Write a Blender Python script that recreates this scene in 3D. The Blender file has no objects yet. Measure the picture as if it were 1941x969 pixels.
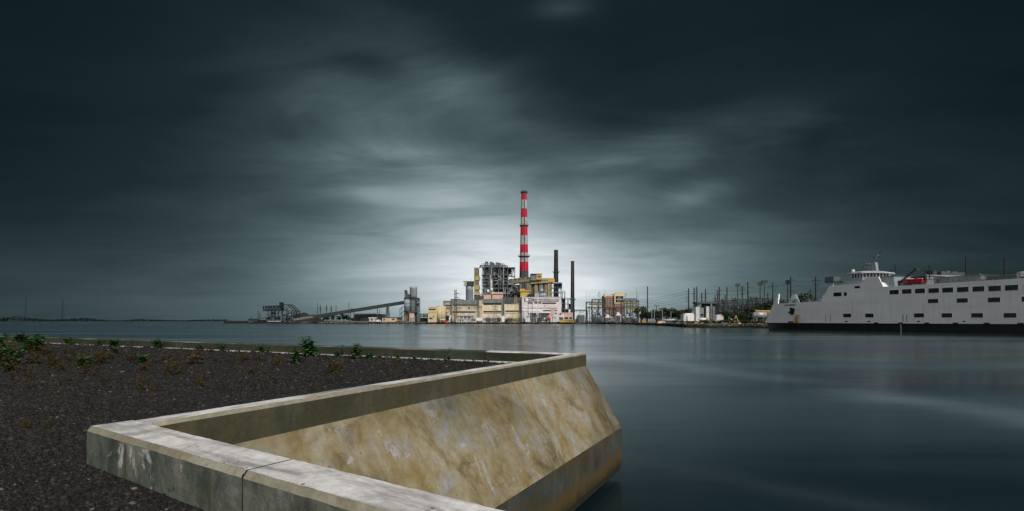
import bpy, math, random
import numpy as np
from mathutils import Vector, Matrix

R = random.Random(7)
SC = bpy.context.scene
COL = SC.collection
E, YH, CX = 3.6, 608.0, 970.5            # eye height above the water (m), horizon row, centre column of the photo
PI = math.pi

# ------------------------------------------------------------------ helpers
WL = {}                                   # world offset of each parented thing

def W(px, py, Y):
    return Vector(((px - CX) / 1000 * Y, Y, E - (py - YH) / 1000 * Y))

def tagp(o, label=None, cat=None, group=None, kind=None):
    if label: o['label'] = label
    if cat: o['category'] = cat
    if group: o['group'] = group
    if kind: o['kind'] = kind
    return o

def T(name, label, cat, loc, group=None, rz=0.0, local=False):
    o = bpy.data.objects.new(name, None)
    o.empty_display_size = 0.3
    COL.objects.link(o)
    o.location = loc
    o.rotation_euler = (0, 0, rz)
    WL[o] = Vector((0, 0, 0)) if local else Vector(loc)
    return tagp(o, label, cat, group)

class MB:
    def __init__(s):
        s.v, s.f, s.uv = [], [], {}
    def quad(s, a, b, c, d, uv=None):
        n = len(s.v); s.v += [tuple(a), tuple(b), tuple(c), tuple(d)]
        if uv: s.uv[len(s.f)] = uv
        s.f.append((n, n + 1, n + 2, n + 3)); return s
    def hexa(s, p):                       # 4 bottom + 4 top corners
        n = len(s.v); s.v += [tuple(q) for q in p]
        for f in ((3, 2, 1, 0), (4, 5, 6, 7), (0, 1, 5, 4), (1, 2, 6, 5), (2, 3, 7, 6), (3, 0, 4, 7)):
            s.f.append(tuple(n + i for i in f))
        return s
    def box(s, x0, x1, y0, y1, z0, z1):
        return s.hexa([(x0, y0, z0), (x1, y0, z0), (x1, y1, z0), (x0, y1, z0), (x0, y0, z1), (x1, y0, z1), (x1, y1, z1), (x0, y1, z1)])
    def pb(s, x0, x1, y0, y1, Y, dep):    # box whose front face fills photo columns x0..x1 and rows y0..y1 at distance Y
        a, b = W(x0, y1, Y), W(x1, y0, Y)
        return s.box(a.x, b.x, Y, Y + dep, a.z, b.z)
    def bar(s, p, q, w, h=None):
        p, q = Vector(p), Vector(q); d = q - p
        if d.length < 1e-6: return s
        d.normalize(); up = Vector((0, 0, 1)) if abs(d.z) < 0.95 else Vector((0, 1, 0))
        a = d.cross(up).normalized() * (w / 2); b = a.cross(d).normalized() * ((h or w) / 2)
        return s.hexa([p - a - b, p + a - b, q + a - b, q - a - b, p - a + b, p + a + b, q + a + b, q - a + b])
    def tube(s, p, q, r0, r1=None, n=10, cap=True):
        r1 = r0 if r1 is None else r1
        p, q = Vector(p), Vector(q); d = (q - p)
        if d.length < 1e-6: return s
        d.normalize(); up = Vector((0, 0, 1)) if abs(d.z) < 0.95 else Vector((1, 0, 0))
        a = d.cross(up).normalized(); b = d.cross(a)
        k = len(s.v)
        for c, r in ((p, r0), (q, r1)):
            for i in range(n):
                t = 2 * PI * i / n
                s.v.append(tuple(c + a * (r * math.cos(t)) + b * (r * math.sin(t))))
        for i in range(n):
            j = (i + 1) % n
            s.f.append((k + i, k + n + i, k + n + j, k + j))
        if cap:
            s.f.append(tuple(k + i for i in range(n))); s.f.append(tuple(k + n + i for i in reversed(range(n))))
        return s
    def path(s, pts, r, n=6):
        for a, b in zip(pts, pts[1:]): s.tube(a, b, r, None, n)
        return s
    def lathe(s, c, prof, n=20):          # prof: (radius, z) from bottom to top
        k = len(s.v); c = Vector(c)
        for r, z in prof:
            for i in range(n):
                t = 2 * PI * i / n
                s.v.append((c.x + r * math.cos(t), c.y + r * math.sin(t), c.z + z))
        for m in range(len(prof) - 1):
            for i in range(n):
                j = (i + 1) % n
                s.f.append((k + m * n + i, k + m * n + j, k + (m + 1) * n + j, k + (m + 1) * n + i))
        s.f.append(tuple(k + i for i in reversed(range(n))))
        s.f.append(tuple(k + (len(prof) - 1) * n + i for i in range(n)))
        return s
    def ball(s, c, rx, ry=None, rz=None, nu=12, nv=7):
        ry = ry or rx; rz = rz or rx; k = len(s.v); c = Vector(c)
        for m in range(nv + 1):
            ph = -PI / 2 + PI * m / nv
            for i in range(nu):
                t = 2 * PI * i / nu
                s.v.append((c.x + rx * math.cos(ph) * math.cos(t), c.y + ry * math.cos(ph) * math.sin(t), c.z + rz * math.sin(ph)))
        for m in range(nv):
            for i in range(nu):
                j = (i + 1) % nu
                s.f.append((k + m * nu + i, k + m * nu + j, k + (m + 1) * nu + j, k + (m + 1) * nu + i))
        return s
    def prism(s, pts, y0, y1):            # polygon in (x,z), extruded along y
        k = len(s.v); n = len(pts)
        for y in (y0, y1):
            for x, z in pts: s.v.append((x, y, z))
        s.f.append(tuple(range(k, k + n))); s.f.append(tuple(reversed(range(k + n, k + 2 * n))))
        for i in range(n):
            j = (i + 1) % n
            s.f.append((k + j, k + i, k + n + i, k + n + j))
        return s
    def slab(s, pts, z0, z1):             # polygon in (x,y), extruded along z
        k = len(s.v); n = len(pts)
        for z in (z0, z1):
            for x, y in pts: s.v.append((x, y, z))
        s.f.append(tuple(reversed(range(k, k + n)))); s.f.append(tuple(range(k + n, k + 2 * n)))
        for i in range(n):
            j = (i + 1) % n
            s.f.append((k + i, k + j, k + n + j, k + n + i))
        return s
    def truss(s, p, q, h, n, w, dep=0.0): # flat truss from p to q, h high, n bays; dep > 0 makes two planes
        p, q = Vector(p), Vector(q); up = Vector((0, 0, h))
        for oy in ((0, dep) if dep else (0,)):
            o = Vector((0, oy, 0)); s.bar(p + o, q + o, w); s.bar(p + up + o, q + up + o, w)
            for i in range(n + 1):
                a = p.lerp(q, i / n) + o; s.bar(a, a + up, w * .8)
                if i < n:
                    b = p.lerp(q, (i + 1) / n) + o
                    s.bar(a, b + up, w * .7) if i % 2 else s.bar(a + up, b, w * .7)
        return s
    def mesh(s, name, m, off=Vector((0, 0, 0)), smooth=False):
        me = bpy.data.meshes.new(name)
        me.from_pydata([(x - off.x, y - off.y, z - off.z) for x, y, z in s.v], [], s.f)
        if s.uv:
            ul = me.uv_layers.new(name='UVMap')
            for i, p in enumerate(me.polygons):
                u = s.uv.get(i)
                if u:
                    for k, li in enumerate(p.loop_indices): ul.data[li].uv = u[k]
        me.materials.append(m)
        if smooth:
            for p in me.polygons: p.use_smooth = len(p.vertices) == 4
        me.update()
        return me
    def build(s, name, m, parent, label=None, smooth=False, kind=None):
        r = parent
        while r.parent: r = r.parent
        o = bpy.data.objects.new(name, s.mesh(name, m, WL[r], smooth))
        COL.objects.link(o); o.parent = parent
        if label: o['label'] = label
        if kind: o['kind'] = kind
        return o
    def thing(s, name, m, label, cat, group=None, kind=None, smooth=False, origin=None):
        a = np.array(s.v); off = Vector(origin) if origin else Vector(((a[:, 0].min() + a[:, 0].max()) / 2, (a[:, 1].min() + a[:, 1].max()) / 2, a[:, 2].min()))
        o = bpy.data.objects.new(name, s.mesh(name, m, off, smooth))
        COL.objects.link(o); o.location = off; WL[o] = off
        return tagp(o, label, cat, group, kind)

def dup(root, loc=None, rz=None, scale=None, label=None, group=None):
    r = root.copy(); COL.objects.link(r)
    if loc is not None: r.location = loc
    if rz is not None: r.rotation_euler = (0, 0, rz)
    if scale is not None: r.scale = scale
    if label: r['label'] = label
    if group: r['group'] = group
    for ch in list(root.children):
        c = ch.copy(); COL.objects.link(c); c.parent = r
        for g in list(ch.children):
            d = g.copy(); COL.objects.link(d); d.parent = c
    return r

# ------------------------------------------------------------------ materials
class N:
    def __init__(s, nt): s.nt = nt
    def new(s, t, **kw):
        n = s.nt.nodes.new(t)
        for k, v in kw.items(): setattr(n, k, v)
        return n
    def set(s, sock, v):
        if isinstance(v, bpy.types.NodeSocket): s.nt.links.new(v, sock)
        else: sock.default_value = v
    def m(s, op, a, b=None, c=None, clamp=False):
        n = s.new('ShaderNodeMath', operation=op); n.use_clamp = clamp
        s.set(n.inputs[0], a)
        if b is not None: s.set(n.inputs[1], b)
        if c is not None: s.set(n.inputs[2], c)
        return n.outputs[0]
    def noise(s, vec, scale, detail=4, rough=.55, dist=0.0):
        n = s.new('ShaderNodeTexNoise'); s.nt.links.new(vec, n.inputs['Vector'])
        n.inputs['Scale'].default_value = scale; n.inputs['Detail'].default_value = detail
        n.inputs['Roughness'].default_value = rough; n.inputs['Distortion'].default_value = dist
        return n.outputs['Fac']
    def ramp(s, fac, stops, interp='LINEAR'):
        n = s.new('ShaderNodeValToRGB'); s.set(n.inputs[0], fac); cr = n.color_ramp; cr.interpolation = interp
        while len(cr.elements) > 1: cr.elements.remove(cr.elements[-1])
        cr.elements[0].position = stops[0][0]; c = stops[0][1]; cr.elements[0].color = (*c, 1) if not isinstance(c, (int, float)) else (c, c, c, 1)
        for p, c in stops[1:]:
            e = cr.elements.new(p); e.color = (*c, 1) if not isinstance(c, (int, float)) else (c, c, c, 1)
        return n.outputs['Color']
    def mix(s, fac, a, b, mode='MIX'):
        n = s.new('ShaderNodeMix', data_type='RGBA', blend_type=mode)
        s.set(n.inputs[0], fac)
        s.set(n.inputs[6], (*a, 1) if isinstance(a, tuple) and len(a) == 3 else a)
        s.set(n.inputs[7], (*b, 1) if isinstance(b, tuple) and len(b) == 3 else b)
        return n.outputs[2]
    def mapping(s, vec, scale=(1, 1, 1), rot=(0, 0, 0), loc=(0, 0, 0)):
        n = s.new('ShaderNodeMapping'); s.nt.links.new(vec, n.inputs[0])
        n.inputs['Scale'].default_value = scale; n.inputs['Rotation'].default_value = rot; n.inputs['Location'].default_value = loc
        return n.outputs[0]

def newmat(name):
    m = bpy.data.materials.new(name); m.use_nodes = True
    g = N(m.node_tree); b = m.node_tree.nodes['Principled BSDF']
    return m, g, b

def paint(name, c, rough=.6, metal=0.0, var=.35, dirt=(.05, .045, .035), da=.35, scale=.25, streak=True, spec=.4):
    """weathered painted / clad surface: blotches plus vertical run-off streaks"""
    m, g, b = newmat(name)
    tc = g.new('ShaderNodeNewGeometry').outputs['Position']
    n1 = g.noise(tc, scale, 5, .6)
    k = g.ramp(n1, [(.3, 1 - var), (.7, 1 + var * .4)])
    col = g.mix(1.0, c, k, 'MULTIPLY')
    if streak:
        n2 = g.noise(g.mapping(tc, (scale * 6, scale * 6, scale * .5)), 1.0, 4, .6)
        f = g.m('MULTIPLY', g.ramp(n2, [(.48, 0.0), (.72, 1.0)]), da)
        col = g.mix(f, col, dirt)
    g.set(b.inputs['Base Color'], col)
    b.inputs['Roughness'].default_value = rough; b.inputs['Metallic'].default_value = metal
    b.inputs['Specular IOR Level'].default_value = spec
    return m

def concrete(name, ramp, stain, stain_amt, light=None, tide=None, run=None, patch=None, joint=None, light_amt=0.0, drip=(5, .7), big=.9, pits=.5, bump=.25, dist=1.2, sp=22):
    m, g, b = newmat(name)
    uv = g.new('ShaderNodeUVMap').outputs[0]
    n1 = g.noise(uv, big, 9, .64, dist)
    col = g.ramp(n1, ramp)
    nd = g.noise(g.mapping(uv, (drip[0], drip[1], 1)), 1.0, 6, .62, .4)
    col = g.mix(g.m('MULTIPLY', g.ramp(nd, [(.46, 0.0), (.66, 1.0)]), stain_amt), col, stain)
    if light:
        nl = g.noise(g.mapping(uv, (2.2, 1.5, 1), loc=(3.3, 1.7, 0)), 1.3, 12, .8, .3)
        col = g.mix(g.m('MULTIPLY', g.ramp(nl, [(.57, 0.0), (.61, 1.0)]), light_amt), col, light)
    if run:                                # rain run-off: narrow stains that start at ragged heights
        nr = g.noise(g.mapping(uv, (run[0], run[1], 1), loc=(7.7, 2.2, 0)), 1.0, 7, .68, .15)
        col = g.mix(g.m('MULTIPLY', g.ramp(nr, [(.5, 0.0), (.62, 1.0)]), run[2]), col, run[3])
        nr2 = g.noise(g.mapping(uv, (run[0] * 2.3, run[1] * 1.2, 1), loc=(1.7, 9.2, 0)), 1.0, 7, .68, .1)
        col = g.mix(g.m('MULTIPLY', g.ramp(nr2, [(.55, 0.0), (.68, 1.0)]), run[2] * .8), col, run[4])
    if joint:                              # faint pour joints across the wall with a paler lime edge
        sj_ = g.new('ShaderNodeSeparateXYZ'); g.nt.links.new(uv, sj_.inputs[0])
        wob = g.m('ADD', g.m('DIVIDE', sj_.outputs[0], joint), g.m('MULTIPLY', g.m('SUBTRACT', g.noise(uv, 3.0, 4, .6), .5), .012))
        fr_ = g.m('ABSOLUTE', g.m('SUBTRACT', g.m('FRACT', wob), .5))
        brk = g.ramp(g.noise(uv, 2.0, 3, .5), [(.38, .25), (.55, 1.0)])
        col = g.mix(g.m('MULTIPLY', g.m('MULTIPLY', g.m('LESS_THAN', fr_, .012 / joint * 2), brk), .35), col, (.3, .29, .26))
        col = g.mix(g.m('MULTIPLY', g.m('MULTIPLY', g.m('LESS_THAN', fr_, .004 / joint * 2), brk), .75), col, (.03, .028, .02))
    if patch: col = g.mix(1.0, col, g.ramp(g.noise(uv, patch, 4, .55, .3), [(.38, .42), (.6, 1.22)]), 'MULTIPLY')
    if tide:                               # ragged tide line of wet algae low on the face
        sv = g.new('ShaderNodeSeparateXYZ'); g.nt.links.new(uv, sv.inputs[0])
        hv = g.m('ADD', sv.outputs[1], g.m('MULTIPLY', g.m('SUBTRACT', g.noise(g.mapping(uv, (2.2, .6, 1)), 1.0, 8, .7), .5), tide[2]))
        fv = g.ramp(g.m('DIVIDE', g.m('SUBTRACT', hv, tide[0]), tide[1]), [(0, 0.0), (1, 1.0)])
        col = g.mix(g.m('MULTIPLY', fv, .85), col, tide[3])
        fv2 = g.ramp(g.m('DIVIDE', g.m('SUBTRACT', hv, tide[0] + tide[1] * 1.1), tide[1]), [(0, 0.0), (1, 1.0)])
        col = g.mix(g.m('MULTIPLY', fv2, .9), col, tide[4])
    nf = g.noise(uv, sp, 6, .7)
    col = g.mix(.8, col, g.ramp(nf, [(.25, .62), (.5, .95), (.75, 1.2)]), 'MULTIPLY')
    vo = g.new('ShaderNodeTexVoronoi'); g.nt.links.new(uv, vo.inputs['Vector']); vo.inputs['Scale'].default_value = 13
    vo.inputs['Randomness'].default_value = 1
    sel = g.noise(uv, 5.0, 2, .5)
    pit = g.m('MULTIPLY', g.m('LESS_THAN', vo.outputs['Distance'], .15), g.ramp(sel, [(.52, 0.0), (.6, 1.0)]))
    col = g.mix(g.m('MULTIPLY', pit, pits), col, (.03, .03, .025))
    g.set(b.inputs['Base Color'], col)
    b.inputs['Roughness'].default_value = .88; b.inputs['Specular IOR Level'].default_value = .25
    hgt = g.m('SUBTRACT', g.m('ADD', g.m('MULTIPLY', nf, .5), g.m('MULTIPLY', g.noise(uv, 90, 3, .6), .35)), g.m('MULTIPLY', pit, .6))
    bp = g.new('ShaderNodeBump'); bp.inputs['Strength'].default_value = bump; bp.inputs['Distance'].default_value = .02
    g.set(bp.inputs['Height'], hgt); g.set(b.inputs['Normal'], bp.outputs[0])
    return m

def foliage(name, c0, c1, c2):
    m, g, b = newmat(name)
    ri = g.new('ShaderNodeNewGeometry').outputs['Random Per Island']
    g.set(b.inputs['Base Color'], g.ramp(ri, [(0, c0), (.5, c1), (1, c2)]))
    b.inputs['Roughness'].default_value = .7; b.inputs['Specular IOR Level'].default_value = .2
    return m

def stones(name, stops, rough=.85):
    m, g, b = newmat(name)
    gi = g.new('ShaderNodeNewGeometry')
    c = g.ramp(gi.outputs['Random Per Island'], stops)
    n = g.noise(gi.outputs['Position'], 40, 3, .6)
    g.set(b.inputs['Base Color'], g.mix(.6, c, g.ramp(n, [(.3, .6), (.7, 1.3)]), 'MULTIPLY'))
    b.inputs['Roughness'].default_value = rough; b.inputs['Specular IOR Level'].default_value = .25
    return m

def glass(name, c=(.012, .016, .018), rough=.15):
    m, g, b = newmat(name)
    p = g.new('ShaderNodeNewGeometry').outputs['Position']
    g.set(b.inputs['Base Color'], g.mix(1.0, c, g.ramp(g.noise(p, .8, 3, .6), [(.35, .5), (.7, 1.8)]), 'MULTIPLY'))
    b.inputs['Roughness'].default_value = rough
    return m

M = {}
M['cream'] = paint('cream_cladding', (.80, .67, .48), .7, var=.3, da=.6, dirt=(.24, .18, .11))
M['yellowcream'] = paint('yellow_cladding', (.62, .51, .30), .7, var=.2, da=.25, dirt=(.3, .2, .07))
M['tan'] = paint('tan_cladding', (.58, .49, .35), .7, var=.35, da=.65, dirt=(.13, .1, .065))
M['greyclad'] = paint('grey_cladding', (.2, .215, .215), .7, var=.4, da=.6, dirt=(.06, .06, .055))
M['greydark'] = paint('dark_grey_cladding', (.07, .08, .085), .7, var=.35, da=.4, dirt=(.02, .02, .02))
M['pinkwhite'] = paint('pale_pink_brick', (.70, .63, .64), .75, var=.2, da=.5, dirt=(.3, .26, .26))
M['pinkbrick'] = paint('salmon_brick', (.62, .43, .33), .8, var=.25, da=.35, dirt=(.25, .17, .13))
M['olive'] = paint('olive_concrete', (.2, .185, .125), .8, var=.35, da=.5, dirt=(.07, .06, .035))
M['olivelight'] = paint('ochre_concrete', (.44, .35, .16), .8, var=.3, da=.45, dirt=(.14, .1, .05))
M['orange'] = paint('rusty_orange_cladding', (.62, .36, .10), .75, var=.3, da=.4, dirt=(.2, .1, .03))
M['steel'] = paint('dark_green_steel', (.045, .058, .06), .6, var=.4, da=.4, dirt=(.03, .02, .012), spec=.4)
M['steelmid'] = paint('grey_steel', (.12, .145, .155), .55, var=.4, da=.4, dirt=(.06, .05, .04))
M['steellight'] = paint('pale_galvanised_steel', (.42, .47, .48), .5, var=.35, da=.4, dirt=(.12, .1, .08))
M['core'] = paint('boiler_casing', (.014, .017, .018), .8, var=.6, da=.5, dirt=(.01, .01, .01), scale=.4)
M['silver'] = paint('silver_tank_metal', (.38, .4, .42), .45, .3, var=.2, da=.3)
M['white'] = paint('white_paint', (.78, .78, .77), .5, var=.15, da=.25)
M['offwhite'] = paint('off_white_panels', (.6, .61, .61), .6, var=.2, da=.35)
M['red'] = paint('red_paint', (.58, .004, .03), .5, var=.3, da=.45, dirt=(.25, .01, .015))
M['brightred'] = paint('bright_red_paint', (.8, .03, .03), .45, var=.1, da=.1)
M['band'] = paint('grey_white_paint', (.42, .42, .42), .65, var=.3, da=.7, dirt=(.14, .14, .14))
M['stackgrey'] = paint('stack_concrete', (.075, .075, .073), .85, var=.25, da=.4, dirt=(.03, .03, .03))
M['stackdark'] = paint('dark_stack_concrete', (.06, .062, .056), .85, var=.3, da=.4, dirt=(.02, .02, .02))
M['stackolive'] = paint('olive_stack_concrete', (.07, .066, .04), .85, var=.3, da=.4, dirt=(.03, .03, .02))
M['silo'] = paint('grey_blue_silo', (.26, .31, .34), .6, var=.2, da=.4, dirt=(.12, .14, .15))
M['silolight'] = paint('light_silo_concrete', (.42, .45, .47), .75, var=.2, da=.4, dirt=(.16, .17, .18))
M['window'] = glass('dark_window_glass')
M['rust'] = paint('rusted_steel', (.22, .10, .035), .85, var=.4, da=.5, dirt=(.06, .025, .01))
M['mustard'] = paint('mustard_paint', (.52, .38, .12), .6, var=.3, da=.35, dirt=(.2, .12, .02))
M['ochre'] = paint('dull_ochre_paint', (.2, .15, .02), .7, var=.35, da=.5, dirt=(.08, .06, .02))
M['steelblack'] = paint('blackened_steel', (.012, .017, .019), .7, var=.4, da=.3, dirt=(.02, .012, .006))
M['wood'] = paint('weathered_timber', (.1, .085, .065), .9, var=.4, da=.4, dirt=(.03, .025, .02))
M['darkwood'] = paint('creosoted_timber', (.02, .022, .02), .9, var=.4, da=.3, dirt=(.008, .008, .008))
M['pole'] = paint('grey_brown_pole', (.018, .02, .021), .85, var=.3, da=.3, dirt=(.02, .02, .02))
M['palepole'] = paint('pale_pole', (.3, .31, .31), .7, var=.3, da=.3)
M['wire'] = paint('black_cable', (.02, .02, .022), .6, var=.1, streak=False)
M['insul'] = paint('grey_insulator', (.05, .05, .05), .4, var=.2, streak=False)
M['brickred'] = paint('dark_red_brick', (.3, .17, .165), .85, var=.25, da=.3, dirt=(.1, .06, .06))
M['hotelcream'] = paint('cream_render', (.66, .55, .33), .8, var=.15, da=.2)
M['coal'] = paint('coal', (.022, .021, .021), .95, var=.5, streak=False, scale=.6)
M['gallery'] = paint('conveyor_cladding', (.03, .038, .041), .6, var=.3, da=.4, dirt=(.02, .02, .02))
M['galleryp'] = paint('pale_conveyor_cladding', (.15, .155, .155), .6, var=.25, da=.4, dirt=(.1, .1, .1))
M['ferrywhite'] = None
M['hullblack'] = paint('black_hull_paint', (.006, .010, .010), .4, var=.4, da=.3, dirt=(.03, .035, .03), scale=.5)
M['boot'] = paint('weedy_hull_paint', (.05, .075, .065), .6, var=.5, da=.4, dirt=(.02, .03, .02), scale=.8)
M['lettering'] = paint('dark_lettering', (.01, .012, .014), .5, var=.1, streak=False)
M['rubber'] = paint('black_rubber', (.015, .016, .016), .8, var=.3, streak=False)
M['treeleaf'] = foliage('tree_leaves', (.008, .014, .009), (.02, .034, .018), (.045, .066, .03))
M['treeleaf2'] = foliage('olive_tree_leaves', (.02, .025, .008), (.05, .06, .015), (.09, .09, .02))
M['treeleaf3'] = foliage('green_tree_leaves', (.008, .025, .016), (.02, .05, .028), (.04, .075, .04))
M['bark'] = paint('bark', (.05, .04, .03), .9, var=.3, streak=False)
M['farwood'] = foliage('distant_woodland', (.008, .012, .012), (.012, .018, .017), (.02, .026, .024))
M['weedleaf'] = foliage('green_weed_leaves', (.024, .065, .02), (.05, .12, .034), (.085, .17, .05))
M['weedstem'] = paint('weed_stem', (.03, .05, .02), .8, var=.3, streak=False, scale=5)
M['dryleaf'] = foliage('dry_weed_leaves', (.042, .032, .008), (.08, .055, .011), (.125, .08, .016))
M['drystem'] = paint('dry_weed_stem', (.07, .045, .015), .8, var=.3, streak=False, scale=5)
M['gravel'] = stones('gravel_stones', [(0, (.008, .008, .0078)), (.5, (.0165, .0155, .0148)), (.85, (.029, .026, .023)), (.99, (.042, .037, .03)), (1, (.15, .14, .125))])
M['rock'] = stones('bank_rocks', [(0, (.02, .022, .018)), (.5, (.07, .06, .04)), (.8, (.16, .125, .08)), (1, (.32, .26, .2))])
M['darkrock'] = stones('wet_bank_rocks', [(0, (.008, .01, .008)), (.6, (.02, .025, .018)), (1, (.05, .055, .035))])

# foreground concretes (u along the wall, v down the profile, in metres)
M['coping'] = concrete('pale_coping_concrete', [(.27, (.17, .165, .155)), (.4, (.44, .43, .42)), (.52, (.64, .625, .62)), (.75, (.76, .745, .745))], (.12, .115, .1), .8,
                       light=(.38, .31, .15), light_amt=.4, drip=(1.1, 7), big=1.6, pits=.85, bump=.35, dist=.9, sp=16)
M['chamfer'] = concrete('tan_chamfer_concrete', [(.3, (.14, .125, .085)), (.5, (.25, .23, .17)), (.7, (.34, .325, .265))], (.16, .12, .05), .5, drip=(2.5, 3), pits=.3)
M['nearface'] = concrete('mossy_board_concrete', [(.28, (.03, .046, .035)), (.42, (.075, .095, .075)), (.54, (.15, .16, .13)), (.7, (.27, .265, .225))], (.035, .045, .03), .8,
                         light=(.6, .6, .57), light_amt=.75, drip=(3.2, 1.6), big=2.1, pits=.9, bump=.45, run=(5, 1.6, .22, (.26, .26, .23), (.04, .045, .03)))
M['bandface'] = concrete('olive_shade_toned_concrete', [(.28, (.035, .036, .02)), (.5, (.054, .054, .033)), (.72, (.085, .082, .054))], (.1, .07, .022), .55, drip=(3, .6), big=.8, pits=.3, bump=.2, run=(3.5, .9, .35, (.1, .1, .075), (.035, .034, .02)))  # own dark olive, darkened further with the coping's shade put into the colour
M['slope'] = concrete('ochre_streaked_concrete', [(.24, (.055, .05, .036)), (.36, (.105, .088, .048)), (.45, (.19, .158, .085)), (.53, (.23, .205, .135)), (.61, (.21, .21, .2)), (.76, (.31, .3, .27))], (.17, .115, .04), .65,
                      light=(.30, .30, .295), light_amt=.8, drip=(1.9, .45), big=1.5, pits=.5, bump=.4, dist=.7, sp=9,
                      run=(2.6, .42, .3, (.27, .265, .25), (.115, .085, .04)), patch=.3)
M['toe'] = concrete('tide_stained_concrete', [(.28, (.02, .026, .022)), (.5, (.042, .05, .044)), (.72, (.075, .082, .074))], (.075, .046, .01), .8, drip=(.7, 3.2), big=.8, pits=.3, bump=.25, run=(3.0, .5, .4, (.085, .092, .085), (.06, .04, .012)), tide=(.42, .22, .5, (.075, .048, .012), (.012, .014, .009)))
M['farface'] = concrete('green_stained_concrete', [(.28, (.014, .021, .014)), (.5, (.028, .037, .023)), (.72, (.055, .062, .046))], (.06, .043, .017), .5, light=(.14, .14, .135), light_amt=.3, drip=(2.2, .5), big=.5, pits=.2, bump=.15)
M['dullcoping'] = concrete('weathered_grey_coping', [(.3, (.03, .036, .026)), (.52, (.06, .065, .05)), (.72, (.26, .255, .24))], (.03, .032, .018), .6, drip=(.5, 4), big=.35, pits=.2)
M['ledge'] = concrete('pale_footing_concrete', [(.3, (.4, .38, .35)), (.7, (.62, .6, .58))], (.25, .2, .14), .4, drip=(1, 3), pits=.3)
M['joint'] = paint('joint_filler', (.012, .014, .014), .8, var=.2, streak=False)
M['seam'] = paint('form_seam_concrete', (.075, .07, .045), .9, var=.3, streak=False, scale=3)

# ------------------------------------------------------------------ camera, light, sky
EXPO = 1.5
cam = bpy.data.cameras.new('camera'); co = bpy.data.objects.new('camera', cam); COL.objects.link(co)
co.location = (0, 0, E); co.rotation_euler = (PI / 2, 0, 0)
cam.sensor_width = 36; cam.lens = 36 * 1000 / 1941; cam.shift_y = (YH - 484.5) / 1941
cam.clip_start = .05; cam.clip_end = 20000
SC.camera = co
SC.view_settings.view_transform = 'Standard'; SC.view_settings.look = 'None'
SC.view_settings.exposure = EXPO; SC.view_settings.gamma = 1; SC.view_settings.use_curve_mapping = False
SC.render.resolution_x, SC.render.resolution_y = 1024, 511
SC.cycles.use_denoising = True
SC.cycles.max_bounces = 6

SUNAZ, SUNEL = math.atan2(.5, -.866), math.radians(40)     # azimuth clockwise from +Y: behind the camera, to the right
sd = Vector((math.sin(SUNAZ) * math.cos(SUNEL), math.cos(SUNAZ) * math.cos(SUNEL), math.sin(SUNEL)))
sl = bpy.data.lights.new('sun', 'SUN'); so = bpy.data.objects.new('sun', sl); COL.objects.link(so)
sl.energy = 1.1; sl.angle = math.radians(24); sl.color = (1, .95, .88)
so.rotation_euler = sd.to_track_quat('Z', 'Y').to_euler(); so.location = (20, -30, 40)

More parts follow.
